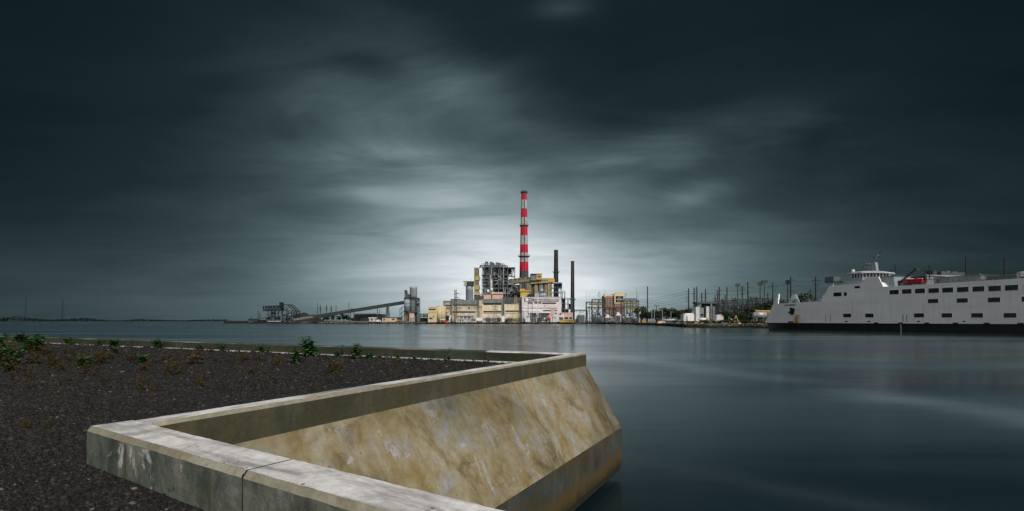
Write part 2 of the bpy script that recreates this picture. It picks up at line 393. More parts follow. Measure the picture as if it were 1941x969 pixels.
def sky_world():
    w = bpy.data.worlds.new('World'); SC.world = w; w.use_nodes = True
    g = N(w.node_tree); nt = w.node_tree
    bg = nt.nodes['Background']; bg.inputs['Strength'].default_value = .1
    sky = g.new('ShaderNodeTexSky', sky_type='NISHITA'); sky.sun_disc = False
    sky.sun_elevation = SUNEL; sky.sun_rotation = SUNAZ
    d = g.new('ShaderNodeTexCoord').outputs['Generated']
    sp = g.new('ShaderNodeSeparateXYZ'); nt.links.new(d, sp.inputs[0])
    x, y, z = sp.outputs
    az = g.m('ARCTAN2', x, y); el = g.m('ARCSINE', z)
    # cloud deck: project the view ray onto a high plane, so that clouds crowd towards the horizon
    zz = g.m('ADD', g.m('MAXIMUM', z, 0.0), .13)
    cv = g.new('ShaderNodeCombineXYZ')
    g.set(cv.inputs[0], g.m('DIVIDE', x, zz)); g.set(cv.inputs[1], g.m('DIVIDE', y, zz))
    c1 = g.noise(g.mapping(cv.outputs[0], (.34, .55, 1), (0, 0, .5)), 1.0, 5, .5, .6)
    c2 = g.noise(g.mapping(cv.outputs[0], (1.0, 1.7, 1), (0, 0, .55), (2.1, .4, 0)), 1.0, 6, .56, .5)
    c3 = g.noise(g.mapping(cv.outputs[0], (.16, .3, 1), (0, 0, .15), (5.3, 3.3, 0)), 1.0, 3, .5, .5)
    def G(px, py, sa, se, amp, rot=0.0):
        a0 = math.atan((px - CX) / 1000); e0 = math.atan((YH - py) / 1000 * math.cos(a0))
        da = g.m('SUBTRACT', az, a0); de = g.m('SUBTRACT', el, e0)
        c, s_ = math.cos(rot), math.sin(rot)
        u = g.m('ADD', g.m('MULTIPLY', da, c / sa), g.m('MULTIPLY', de, s_ / sa))
        v = g.m('SUBTRACT', g.m('MULTIPLY', de, c / se), g.m('MULTIPLY', da, s_ / se))
        q = g.m('ADD', g.m('MULTIPLY', u, u), g.m('MULTIPLY', v, v))
        return g.m('MULTIPLY', g.m('EXPONENT', g.m('MULTIPLY', q, -1.0)), amp)
    def add(*a):
        r = a[0]
        for b in a[1:]: r = g.m('ADD', r, b)
        return r
    glow = add(G(1010, 535, .2, .13, .33), G(950, 500, .36, .19, .33), G(880, 350, .5, .32, .135), G(250, 600, .5, .13, .15), G(1550, 580, .35, .14, .07), G(1000, 575, .42, .10, .17), G(560, 60, .35, .2, .03), G(690, 490, .16, .08, .11), G(840, 425, .12, .07, .09), G(1300, 480, .13, .08, .085), G(1500, 380, .25, .2, .035), G(1880, 430, .3, .25, .045))
    thin = add(G(690, 220, .2, .13, .13, -.35), G(1290, 280, .17, .035, .20, .1), G(1325, 366, .05, .02, .24), G(770, 290, .09, .02, .09, -.05),
               G(640, 285, .05, .018, .10), G(690, 355, .06, .025, .06, -.5), G(900, 190, .22, .06, .14, -.45), G(1070, 15, .06, .02, .16))
    dark = add(G(1130, 205, .2, .06, .02, -.1), G(1010, 300, .12, .03, .06, -.3), G(700, 125, .06, .02, .08), G(1150, 95, .25, .06, .02), G(60, 0, .4, .3, .03), G(150, 330, .25, .3, .015), G(1900, 100, .45, .35, .025))
    cl = g.m('MULTIPLY', g.m('SUBTRACT', c1, .5), 1.0)
    cl2 = g.m('MULTIPLY', g.m('SUBTRACT', c2, .5), .8)
    cl3 = g.m('MULTIPLY', g.m('SUBTRACT', c3, .5), .5)
    tex = g.m('MULTIPLY', add(cl, cl2, cl3), g.m('ADD', .22, g.m('MULTIPLY', g.m('MINIMUM', g.m('MAXIMUM', g.m('MULTIPLY', z, 3.6), 0.0), 1.0), .95)))
    t = g.m('ADD', add(glow, .10), g.m('MULTIPLY', thin, g.m('ADD', .75, g.m('MULTIPLY', cl2, 2.2))))
    t = g.m('SUBTRACT', t, dark)
    t = g.m('MULTIPLY', t, g.m('ADD', 1.0, g.m('MULTIPLY', tex, .95)))
    back = g.m('MULTIPLY', g.m('MINIMUM', g.m('MAXIMUM', g.m('ADD', g.m('MULTIPLY', y, -1.3), .5), 0.0), 1.0), 1.0)   # unseen bright sky added behind the camera to fill the ferry's shaded side
    col = g.ramp(t, [(0, (.001, .0045, .0054)), (.08, (.0025, .0088, .0106)), (.16, (.009, .0212, .0243)), (.25, (.030, .0505, .0565)), (.35, (.068, .104, .113)),
                     (.45, (.125, .178, .19)), (.6, (.26, .335, .355)), (.78, (.5, .57, .6)), (.92, (.74, .79, .82))])
    col = g.mix(back, col, (.5, .515, .53))
    sc = g.new('ShaderNodeVectorMath', operation='SCALE'); g.set(sc.inputs[0], col); sc.inputs['Scale'].default_value = 1 / (.1 * 2 ** EXPO)
    g.set(bg.inputs['Color'], g.mix(.997, sky.outputs[0], sc.outputs[0]))
sky_world()

# ------------------------------------------------------------------ water
def water():
    m, g, b = newmat('river_water')
    p = g.new('ShaderNodeNewGeometry').outputs['Position']
    sp = g.new('ShaderNodeSeparateXYZ'); g.nt.links.new(p, sp.inputs[0]); X, Y, Z = sp.outputs
    s1 = g.noise(g.mapping(p, (.006, .03, 1), (0, 0, .12)), 1.0, 5, .6, .8)
    s2 = g.noise(g.mapping(p, (.03, .14, 1), (0, 0, -.35)), 1.0, 5, .6, .6)
    st = g.m('ADD', g.m('MULTIPLY', s1, .6), g.m('MULTIPLY', s2, .4))
    # aerated drift of old wakes: soft pale bands lying across the near water
    def band(x0, y0, x1, y1, wd):
        L = math.hypot(x1 - x0, y1 - y0); nx, ny = -(y1 - y0) / L, (x1 - x0) / L
        dd = g.m('SUBTRACT', g.m('ADD', g.m('MULTIPLY', X, nx), g.m('MULTIPLY', Y, ny)), nx * x0 + ny * y0)
        dd = g.m('ADD', dd, g.m('MULTIPLY', g.m('SUBTRACT', s2, .5), wd * 3))
        q = g.m('DIVIDE', dd, wd)
        return g.m('EXPONENT', g.m('MULTIPLY', g.m('MULTIPLY', q, q), -1.0))
    w = g.m('ADD', g.m('MULTIPLY', band(13.3, 44, 19.6, 19.8, 2.2), 1.0), g.m('MULTIPLY', band(4.6, 12.3, 7.5, 9.8, .6), .22))
    w = g.m('ADD', w, g.m('MULTIPLY', band(8, 62, 45, 42, 2.0), .6))
    foam = g.m('MULTIPLY', w, g.ramp(s2, [(.35, .2), (.65, 1.0)]))
    col = g.mix(g.ramp(st, [(.38, 0.0), (.64, 1.0)]), (.003, .010, .013), (.009, .02, .025))
    col = g.mix(g.m('MULTIPLY', foam, .55), col, (.15, .2, .215))
    g.set(b.inputs['Base Color'], col)
    b.inputs['IOR'].default_value = 1.38
    s3 = g.noise(g.mapping(p, (.0035, .05, 1), (0, 0, .03), (3, 7, 0)), 1.0, 6, .62, .5)
    sh = g.m('ADD', g.m('MULTIPLY', s3, .55), g.m('MULTIPLY', st, .45))
    g.set(b.inputs['Sheen Weight'], g.ramp(sh, [(.38, .015), (.5, .07), (.58, .25)])); b.inputs['Sheen Roughness'].default_value = .28
    b.inputs['Sheen Tint'].default_value = (.55, .88, 1, 1)
    g.set(b.inputs['Roughness'], g.m('ADD', .14, g.m('MULTIPLY', g.ramp(sh, [(.38, 0.0), (.6, 1.0)]), .12)))
    bp = g.new('ShaderNodeBump'); bp.inputs['Strength'].default_value = .035; bp.inputs['Distance'].default_value = .25
    h = g.m('ADD', g.noise(g.mapping(p, (.25, .9, 1), (0, 0, .1)), 1.0, 4, .55), g.m('MULTIPLY', g.noise(g.mapping(p, (.05, .22, 1), (0, 0, -.2)), 1.0, 3, .5), 2.0))
    g.set(bp.inputs['Height'], h); g.set(b.inputs['Normal'], bp.outputs[0])
    mb = MB(); mb.quad((-9000, -400, 0), (9000, -400, 0), (9000, 12000, 0), (-9000, 12000, 0))
    mb.thing('water', m, 'smooth dark teal river blurred by the long exposure', 'water', kind='structure')
water()

# ------------------------------------------------------------------ foreground: concrete river wall and gravel
K = .78                                   # eye height above the coping (m)
def D(x, y): return Vector((x * K, y * K, 0))
uB = Vector((.464, .886, 0)).normalized(); nB = Vector((uB.y, -uB.x, 0))      # along the long wall, outwards
uA = Vector((.831, -.556, 0)).normalized(); nA = Vector((uA.y, -uA.x, 0))     # near wall, towards the gravel
nA = Vector((-.556, -.831, 0)).normalized()
B1 = D(2.277, 16.2)                       # far outer top corner
A0 = D(-4.03, 5.0)                        # near wall, front top corner at its left end
GZ = E - 1.36 * K                         # gravel level
TOP = E - K

def sweep(mb, P, u, n, prof, s0, s1, step=.3, jit=0.0, skew=None):
    """sheet swept along u from s0 to s1; prof = list of (offset along n, z). UV in metres"""
    k = max(1, int(round((s1 - s0) / step)))
    vv = [0]
    for a, b in zip(prof, prof[1:]): vv.append(vv[-1] + math.hypot(b[0] - a[0], b[1] - a[1]))
    g = []
    for i in range(k + 1):
        s = s0 + (s1 - s0) * i / k
        row = []
        for j, (o, z) in enumerate(prof):
            ss = s + (skew[j] if skew and i == 0 else 0)
            jj = jit if 0 < i < k else 0
            q = P + u * ss + n * (o + R.uniform(-jj, jj)); row.append((q.x, q.y, z + R.uniform(-jj, jj)))
        g.append(row)
    for i in range(k):
        for j in range(len(prof) - 1):
            sa, sb = s0 + (s1 - s0) * i / k, s0 + (s1 - s0) * (i + 1) / k
            mb.quad(g[i][j], g[i + 1][j], g[i + 1][j + 1], g[i][j + 1], [(sa, vv[j]), (sb, vv[j]), (sb, vv[j + 1]), (sa, vv[j + 1])])
    return mb

def endcap(mb, P, u, n, s, prof):
    k = len(mb.v)
    for o, z in prof:
        q = P + u * s + n * o; mb.v.append((q.x, q.y, z))
    mb.uv[len(mb.f)] = [(o + s, z) for o, z in prof]
    mb.f.append(tuple(range(k, k + len(prof))))

# long wall with battered outer face (bulwark)
LB = (B1 - (A0 + nA * (-.39 * K))).dot(uB) + .02     # from the near wall's back to the corner
Bstart = -LB + .02
wB, ch = .36 * K, .035 * K
zP = E - 1.385 * K; nT = 1.104 * K; zS = E - 3.17 * K; zT = E - 4.24 * K; zU = E - 4.425 * K
bul = T('river_wall', 'long concrete river wall with pale coping, ochre streaked sloping face and overhanging toe above the water', 'concrete wall', B1 + Vector((0, 0, 0)))
sk = None
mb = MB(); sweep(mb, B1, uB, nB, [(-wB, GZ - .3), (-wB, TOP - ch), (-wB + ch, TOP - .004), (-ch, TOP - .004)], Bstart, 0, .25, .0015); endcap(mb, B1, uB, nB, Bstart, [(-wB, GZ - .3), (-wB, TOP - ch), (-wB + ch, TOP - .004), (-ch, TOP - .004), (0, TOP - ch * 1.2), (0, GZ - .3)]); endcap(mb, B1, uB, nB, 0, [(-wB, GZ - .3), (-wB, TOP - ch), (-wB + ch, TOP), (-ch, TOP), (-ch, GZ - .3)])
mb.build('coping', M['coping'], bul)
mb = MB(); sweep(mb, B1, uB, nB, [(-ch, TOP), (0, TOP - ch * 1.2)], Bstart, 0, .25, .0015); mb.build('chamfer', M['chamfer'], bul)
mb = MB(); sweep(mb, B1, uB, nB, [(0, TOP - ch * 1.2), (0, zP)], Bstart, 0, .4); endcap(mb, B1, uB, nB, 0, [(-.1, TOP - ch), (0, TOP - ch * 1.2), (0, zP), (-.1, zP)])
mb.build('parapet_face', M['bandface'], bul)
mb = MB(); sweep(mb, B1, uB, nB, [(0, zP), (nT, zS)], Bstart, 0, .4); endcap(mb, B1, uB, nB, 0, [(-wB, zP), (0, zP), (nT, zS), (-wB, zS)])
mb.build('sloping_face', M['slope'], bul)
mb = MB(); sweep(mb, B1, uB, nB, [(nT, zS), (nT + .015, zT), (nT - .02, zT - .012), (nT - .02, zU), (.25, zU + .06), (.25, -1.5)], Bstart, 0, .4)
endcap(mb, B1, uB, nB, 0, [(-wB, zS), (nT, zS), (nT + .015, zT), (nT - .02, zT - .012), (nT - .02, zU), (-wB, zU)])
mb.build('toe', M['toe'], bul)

# near wall beside the camera: two cast lengths with an open joint between them
tA = .39 * K
near = T('parapet_wall', 'low board-marked concrete parapet crossing the bottom of the picture, mossy face and worn white top', 'parapet', A0)
sj = ((D(-1.753, 3.56) - A0).dot(uA))
for s0, s1 in ((0, sj - .007), (sj + .007, 11.5)):
    seg = MB(); sweep(seg, A0, uA, nA, [(0, TOP - ch * 1.3), (0, GZ - 1.2)], s0, s1, .3)
    if s0 == 0: endcap(seg, A0, uA, nA, 0, [(-tA, TOP - ch * 1.3), (0, TOP - ch * 1.3), (0, GZ - 1.2), (-tA, GZ - 1.2)])
    endcap(seg, A0, uA, nA, s1 if s0 == 0 else s0, [(-tA, TOP - .04), (0, TOP - .04), (0, GZ - 1.2), (-tA, GZ - 1.2)])
    sweep(seg, A0, uA, nA, [(-tA, GZ - 1.5), (-tA, TOP - ch)], s0, s1, .4)
    wp = seg.build('wall_panel', M['nearface'], near)
    cp = MB(); sweep(cp, A0, uA, nA, [(-tA, TOP - ch), (-tA + ch * .6, TOP), (-ch, TOP)], s0 + (.012 if s0 == 0 else 0), s1, .05, .0014); cp.build('coping', M['coping'], near)
    cc = MB(); sweep(cc, A0, uA, nA, [(-ch, TOP), (0, TOP - ch * 1.3)], s0, s1, .05, .0014)
    if s0 == 0:
        a = A0; q0 = a + nA * (-ch); q1 = a + nA * (-tA + ch); o = uA * .012
        cc.quad((q0.x + o.x, q0.y + o.y, TOP), (q1.x + o.x, q1.y + o.y, TOP), (q1.x, q1.y, TOP - ch * 1.3), (a.x, a.y, TOP - ch * 1.3), [(0, 0), (.3, 0), (.3, .04), (0, .04)])
    cc.build('chamfer', M['chamfer'], near)
jm = MB()
def strip(mb, s, wd, z0, z1, off):
    p = A0 + uA * s + nA * off; mb.bar((p.x, p.y, z0), (p.x, p.y, z1), wd, .004)
jn = MB()
q0 = A0 + uA * sj + nA * (-.0015); q1 = A0 + uA * sj + nA * (-tA + .01)
jn.hexa([(*(q0 - uA * .007)[:2], GZ - .3), (*(q0 + uA * .007)[:2], GZ - .3), (*(q1 + uA * .007)[:2], GZ - .3), (*(q1 - uA * .007)[:2], GZ - .3),
         (*(q0 - uA * .007)[:2], TOP - .0255), (*(q0 + uA * .007)[:2], TOP - .012), (*(q1 + uA * .007)[:2], TOP - .012), (*(q1 - uA * .007)[:2], TOP - .012)])
jn.build('joint_filler', M['joint'], near)
for px in (238, 398):
    a = (px - CX) / 1000
    # ray/wall intersection in plan
    s = (a * A0.y - A0.x) / (uA.x - a * uA.y)
    sm = MB(); p = A0 + uA * s
    for dx, mt in ((0, 'seam'),):
        sm.hexa([(*(p - uA * .012)[:2], GZ - .2), (*(p + uA * .012)[:2], GZ - .2), (*(p + uA * .012 + nA * .003)[:2], GZ - .2), (*(p - uA * .012 + nA * .003)[:2], GZ - .2),
                 (*(p - uA * .012)[:2], TOP - .05), (*(p + uA * .012)[:2], TOP - .05), (*(p + uA * .012 + nA * .003)[:2], TOP - .05), (*(p - uA * .012 + nA * .003)[:2], TOP - .05)])
    sm.build('form_seam', M['seam'], near)

# far wall along the water, running off to the left
uC = Vector((-uB.y, uB.x, 0)); uC = Vector((-.886, .464, 0)).normalized(); nC = Vector((-.464, -.886, 0)).normalized()   # nC: towards the gravel
C0 = B1.copy(); wC = .42 * K; LC = 52.0
far = T('boundary_wall', 'long low green-stained concrete wall along the far edge of the gravel, pale line on top', 'concrete wall', C0)
cj = 2.62
for s0, s1 in ((.02, cj - .012), (cj + .012, LC)):
    mb = MB(); sweep(mb, C0, uC, nC, [(wC, TOP - ch), (wC, GZ - .4)], s0, s1, .8)
    endcap(mb, C0, uC, nC, s1, [(0, TOP - ch), (wC, TOP - ch), (wC, GZ - .4), (0, GZ - .4)]); endcap(mb, C0, uC, nC, s0, [(0, TOP - ch), (wC, TOP - ch), (wC, GZ - .4), (0, GZ - .4)])
    mb.build('wall_panel', M['farface'], far)
    mb = MB(); sweep(mb, C0, uC, nC, [(0, TOP - ch), (ch, TOP), (wC - ch, TOP), (wC, TOP - ch)], s0, s1, .5, .002); mb.build('coping', M['dullcoping' if s0 > 1 else 'coping'], far)
mb = MB(); sweep(mb, C0, uC, nC, [(0, TOP - ch), (0, zP), (-nT, zS), (-nT, zU), (-.25, zU), (-.25, -1.5)], 0, LC, 1.0); mb.build('outer_face', M['toe'], far)
mb = MB(); sweep(mb, C0, uC, nC, [(wC, GZ + .035), (wC + .16, GZ + .03), (wC + .17, GZ - .1)], wB, LC, .5, .002); mb.build('footing_ledge', M['ledge'], far)

# gravel bed: ground sheet plus crushed stone
def gravel_ground():
    m, g, b = newmat('dark_gravel_bed')
    p = g.new('ShaderNodeNewGeometry').outputs['Position']
    vo = g.new('ShaderNodeTexVoronoi'); g.nt.links.new(p, vo.inputs['Vector']); vo.inputs['Scale'].default_value = 24
    c = g.ramp(g.m('MULTIPLY', vo.outputs['Distance'], 1.4), [(.0, (.03, .028, .028)), (.5, (.018, .017, .018)), (.9, (.006, .006, .006))])
    c = g.mix(.7, c, g.ramp(g.noise(p, .5, 5, .6), [(.3, .6), (.7, 1.3)]), 'MULTIPLY')
    g.set(b.inputs['Base Color'], c); b.inputs['Roughness'].default_value = .95; b.inputs['Specular IOR Level'].default_value = .2
    bp = g.new('ShaderNodeBump'); bp.inputs['Strength'].default_value = .9; bp.inputs['Distance'].default_value = .03; bp.invert = True
    g.set(bp.inputs['Height'], vo.outputs['Distance']); g.set(b.inputs['Normal'], bp.outputs[0])
    cc = C0 + nC * (wC * .5) + uC * (wC * .5)
    ce = cc + uC * (LC - .3)
    bs = B1 - nB * (wB * .5) - uB * (LB - .2)
    ae = A0 + uA * 11.4 - nA * (tA * .5)
    al = A0 - nA * (tA * .5) + uA * .3
    pts = [cc, ce, Vector((-60, 20, 0)), Vector((-60, -25, 0)), Vector((ae.x, -25, 0)), ae, al, bs]
    mb = MB(); k = 0
    mb.v = [(q.x, q.y, GZ) for q in pts]; mb.f = [tuple(reversed(range(len(pts))))]
    mb.thing('ground', m, 'bed of dark grey gravel enclosed by the concrete walls', 'ground', kind='structure')
gravel_ground()

def stone_mesh(name, pos, size, flat, m, label, cat, rng, zsink=.3):
    n = len(pos)
    base = np.array([(1, 0, 0), (0, 1, 0), (-1, 0, 0), (0, -1, 0), (0, 0, 1), (0, 0, -1)], float)
    faces = np.array([(0, 1, 4), (1, 2, 4), (2, 3, 4), (3, 0, 4), (1, 0, 5), (2, 1, 5), (3, 2, 5), (0, 3, 5)])
    v = np.repeat(base[None], n, 0) * (1 + rng.uniform(-.38, .38, (n, 6, 1))) + rng.uniform(-.22, .22, (n, 6, 3))
    # random rotation
    q = rng.normal(size=(n, 4)); q /= np.linalg.norm(q, axis=1)[:, None]
    w, x, y, z = q.T
    rot = np.stack([1 - 2 * (y * y + z * z), 2 * (x * y - z * w), 2 * (x * z + y * w), 2 * (x * y + z * w), 1 - 2 * (x * x + z * z), 2 * (y * z - x * w),
                    2 * (x * z - y * w), 2 * (y * z + x * w), 1 - 2 * (x * x + y * y)], 1).reshape(n, 3, 3)
    v = np.einsum('nij,nkj->nki', rot, v)
    v[:, :, 2] *= flat
    v = v * size[:, None, None] + pos[:, None, :]
    v[:, :, 2] += (size * zsink)[:, None]
    f = (faces[None] + (np.arange(n) * 6)[:, None, None]).reshape(-1, 3)
    me = bpy.data.meshes.new(name); me.vertices.add(n * 6); me.vertices.foreach_set('co', v.reshape(-1).astype(np.float32))
    me.loops.add(len(f) * 3); me.loops.foreach_set('vertex_index', f.reshape(-1).astype(np.int32))
    me.polygons.add(len(f)); me.polygons.foreach_set('loop_start', (np.arange(len(f)) * 3).astype(np.int32)); me.polygons.foreach_set('loop_total', np.full(len(f), 3, np.int32))
    me.materials.append(m); me.update(calc_edges=True); me.validate()
    o = bpy.data.objects.new(name, me); COL.objects.link(o)
    return tagp(o, label, cat, kind='stuff')

def gravel():
    rng = np.random.default_rng(3)
    P = []
    for y0, y1, dens, sz in ((.8, 4.6, 4000, .0125), (4.6, 8, 2200, .0165), (8, 13, 800, .0235), (13, 20, 260, .036), (20, 34, 90, .048)):
        xw0, xw1 = -1.03 * y1 - 3.0, 1.6
        n = int((y1 - y0) * (xw1 - xw0) * dens)
        x = rng.uniform(xw0, xw1, n); y = rng.uniform(y0, y1, n)
        ok = (x > -1.03 * y - 3.0)
        q = np.stack([x, y], 1)
        sA = (q - np.array(A0[:2])) @ np.array(uA[:2]); oA = (q - np.array(A0[:2])) @ np.array(nA[:2])
        oB = (q - np.array(B1[:2])) @ np.array(nB[:2]); oC = (q - np.array(C0[:2])) @ np.array(nC[:2])
        inA = (sA > -.02) & (oA < .015) & (oA > -tA - .02)
        left = (oB < -wB - .01) & (oC > wC + .15)
        nearside = (oA > .015)
        ok &= (~inA) & ((left & ((oA < -tA) | (sA < 0) | nearside)) | nearside) & (oC > wC + .15)
        # beyond the near wall only the side left of the long wall is gravel
        ok &= nearside | (oB < -wB - .01)
        ok &= ~(nearside & (y > 7) & (oB > -wB))
        x, y = x[ok], y[ok]
        zz = GZ + np.maximum(.010 * np.sin(x * 1.7 + y * .9) + .008 * np.sin(x * .6 - y * 2.3 + 1), -.001)
        P.append((np.stack([x, y, zz], 1), rng.lognormal(-.15, .38, len(x)).clip(.4, 2.2) * sz))
    pos = np.concatenate([p for p, _ in P]); size = np.concatenate([s for _, s in P])
    stone_mesh('gravel', pos, size, .7, M['gravel'], 'loose dark crushed gravel covering the bed', 'gravel', rng, .15)
gravel()

# ------------------------------------------------------------------ weeds on the gravel
def weed_proto(name, seed, h, n_stem, leaf, lm, sm, dry=False):
    r = random.Random(seed); root = T(name, 'weed', 'weed', (0, 0, 0))
    st, lf = MB(), MB()
    for i in range(n_stem):
        a = r.uniform(0, 2 * PI); lean = r.uniform(.1, .55); hh = h * r.uniform(.55, 1.0)
        p0 = Vector((r.uniform(-.03, .03), r.uniform(-.03, .03), 0)); pts = [p0]
        for k in range(1, 6):
            t = k / 5
            pts.append(p0 + Vector((math.cos(a) * lean * hh * t ** 1.4, math.sin(a) * lean * hh * t ** 1.4, hh * t * (1 - .12 * lean * t))) + Vector((r.uniform(-.008, .008), r.uniform(-.008, .008), 0)))
        for k in range(5): st.tube(pts[k], pts[k + 1], .0045 * (1 - k / 6), .0045 * (1 - (k + 1) / 6), 5)
        nl = 22 if not dry else 11
        for k in range(nl):
            t = r.uniform(.15, 1.0); i0 = min(4, int(t * 5)); c = pts[i0].lerp(pts[i0 + 1], t * 5 - i0)
            b = r.uniform(0, 2 * PI); L = leaf * r.uniform(.5, 1.15) * (1.15 - .5 * t); up = r.uniform(-.15, .9)
            d = Vector((math.cos(b), math.sin(b), up)).normalized(); s = d.cross(Vector((0, 0, 1))).normalized() * L * (.24 if not dry else .10)
            mid = c + d * L * .5 + Vector((0, 0, -.06 * L)); tip = c + d * L + Vector((0, 0, -.25 * L))
            q = len(lf.v); lf.v += [tuple(c), tuple(mid + s), tuple(tip), tuple(mid - s)]; lf.f += [(q, q + 1, q + 2, q + 3)]
    st.build('stem', sm, root); lf.build('foliage', lm, root)
    return root
WG = [weed_proto('leafy_weed', 11, .44, 10, .19, M['weedleaf'], M['weedstem']), weed_proto('leafy_weed', 12, .40, 8, .17, M['weedleaf'], M['weedstem']),
      weed_proto('leafy_weed', 13, .50, 4, .15, M['weedleaf'], M['weedstem'])]
WD = [weed_proto('dry_weed', 21, .28, 8, .10, M['dryleaf'], M['drystem'], True), weed_proto('dry_weed', 22, .24, 11, .09, M['dryleaf'], M['drystem'], True)]
usedp = set()
def put_weed(proto, h0, px, py, hp, label, group, wide=1.0):
    Y = (E - GZ) * 1000 / (py - YH); loc = W(px, py, Y); s = hp / 1000 * Y / h0 * (1.5 if 'green' in label else 1.2)
    dC = (loc - C0).dot(nC) - wC - .26                  # keep the plant on the gravel side of the far wall
    if dC < 0:
        a = (px - CX) / 1000; d = Vector((a, 1, 0)); Y = ((C0 + nC * (wC + .26)).dot(nC)) / d.dot(nC); loc = Vector((a * Y, Y, GZ)); s = hp / 1000 * Y / h0
    loc.z = GZ
    if proto not in usedp:
        usedp.add(proto); o = proto; o.location = loc
    else: o = dup(proto, loc)
    o.rotation_euler = (0, 0, R.uniform(0, 6.28)); o.scale = (s * wide, s * wide, s)
    o['label'] = label; o['group'] = group
GG = 'green weeds along the far wall'
for px, py, hp, k, wd, lab in (
    (587, 677, 29, 0, 1.0, 'largest bushy green weed against the far wall, left of the middle of the picture'),
    (300, 659, 22, 0, 1.15, 'broad bushy green weed against the left stretch of the far wall'),
    (219, 655, 17, 0, 1.1, 'rounded green weed at the wall foot, next left of the broad bushy one'),
    (130, 654, 17, 0, 1.4, 'low spreading green weed patch at the far left wall foot'),
    (187, 655, 14, 1, 1.1, 'small green weed between the spreading patch and the rounded weed'),
    (72, 654, 14, 1, 1.2, 'leafy green weed near the left picture edge before the pale footing'),
    (60, 647, 11, 0, 1.3, 'green weed touching the coping line, second from the left picture edge'),
    (36, 650, 14, 0, 1.4, 'leftmost dense green weed clump before the far wall'),
    (382, 664, 14, 1, 1.0, 'thin green weed right of the broad bushy one'),
    (421, 665, 15, 1, 1.2, 'spreading green weed on the pale footing, midway along the left wall'),
    (496, 669, 18, 0, 1.0, 'leafy green weed standing alone between the spreading and the largest one'),
    (648, 677, 19, 2, .9, 'open branching green weed just right of the largest one'),
    (676, 681, 22, 1, 1.0, 'dark leafy green weed second to the right of the largest one'),
    (704, 681, 10, 1, .9, 'tiny green sprig on the footing right of the paired weeds'),
    (832, 684, 20, 2, .6, 'narrow green weed directly left of the tall spindly one'),
    (850, 685, 31, 2, .75, 'tall spindly green weed near the right end of the far wall'),
    (898, 688, 15, 2, .7, 'small two-stemmed green weed right of the tall spindly one'),
    (925, 689, 11, 2, .8, 'last tiny green weed before the wall corner')):
    put_weed(WG[k], (.44, .40, .50)[k], px, py, hp, lab, GG, wd)
rw = random.Random(61)
for i in range(30):
    px = 5 + i * 30 + rw.uniform(-11, 11); pyw = 645.5 + px * .0455 + rw.uniform(0, 5)
    put_weed(WG[rw.choice((1, 2, 2))], .45, px, pyw, rw.uniform(6, 12), 'small thin green sprout between the larger weeds along the far wall', GG, rw.uniform(.8, 1.5))
GD = 'dry orange-brown weeds scattered on the gravel'
for i, (px, py, hp, wd) in enumerate(((171, 716, 30, 1.0), (190, 692, 24, 1.3), (265, 741, 32, .8), (288, 746, 20, .7), (103, 752, 18, .8), (50, 815, 22, .8), (88, 813, 20, .7), (320, 712, 26, .8),
    (365, 692, 28, 1.2), (378, 735, 24, .7), (150, 694, 28, 1.2), (100, 698, 28, 1.1), (30, 706, 30, 1.2), (8, 692, 28, 1.2), (62, 690, 26, 1.2), (90, 676, 20, 1.3), (270, 690, 20, .8), (283, 697, 18, .6),
    (448, 692, 22, .6), (490, 686, 17, .9), (525, 694, 24, 1.0), (632, 709, 30, 1.0), (645, 706, 24, .8), (750, 701, 22, .5), (845, 704, 6, .9), (600, 742, 20, .5), (240, 686, 16, 1.3), (400, 668, 10, 1.2),
    (210, 680, 12, 2.0), (20, 668, 18, 1.5), (130, 672, 14, 1.5), (615, 683, 9, 1.0), (665, 689, 8, 1.0), (55, 722, 22, .8), (116, 730, 14, .7))):
    lab = {0: 'bushy orange-brown dry weed, the fullest one in the middle of the left gravel', 2: 'upright orange dry weed standing alone, midway between left edge and long wall',
           5: 'small orange dry weed on near gravel, left of a matching pair', 6: 'small orange dry weed on near gravel, right of a matching pair', 21: 'dry brown weed on bare gravel behind the middle of the long wall',
           23: 'single narrow orange dry weed before the far wall, nearest to the wall corner', 3: 'short dry weed just right of the upright orange one', 4: 'small yellowish dry weed on open gravel near the left edge',
           7: 'tall narrow dry weed right of the middle of the left gravel', 8: 'wide brown dry weed close to the far wall, below the spreading green weed'}.get(i, 'small dry orange-brown weed tuft among many on the gravel')
    put_weed(WD[i % 2], (.28, .24)[i % 2], px, py, hp, lab, GD, wd)

for i in range(46):                        # the thicker growth towards the far left corner of the bed
    px = rw.uniform(0, 1) ** 1.5 * 560; py = 664 + px * .045 + rw.uniform(0, 1) ** 1.6 * 55
    put_weed(WD[i % 2] if rw.random() < .75 else WG[1], .28, px, py, rw.uniform(10, 22), 'small low weed tuft in the scattered growth of the left gravel', 'low weed tufts on the left gravel', rw.uniform(.8, 1.6))

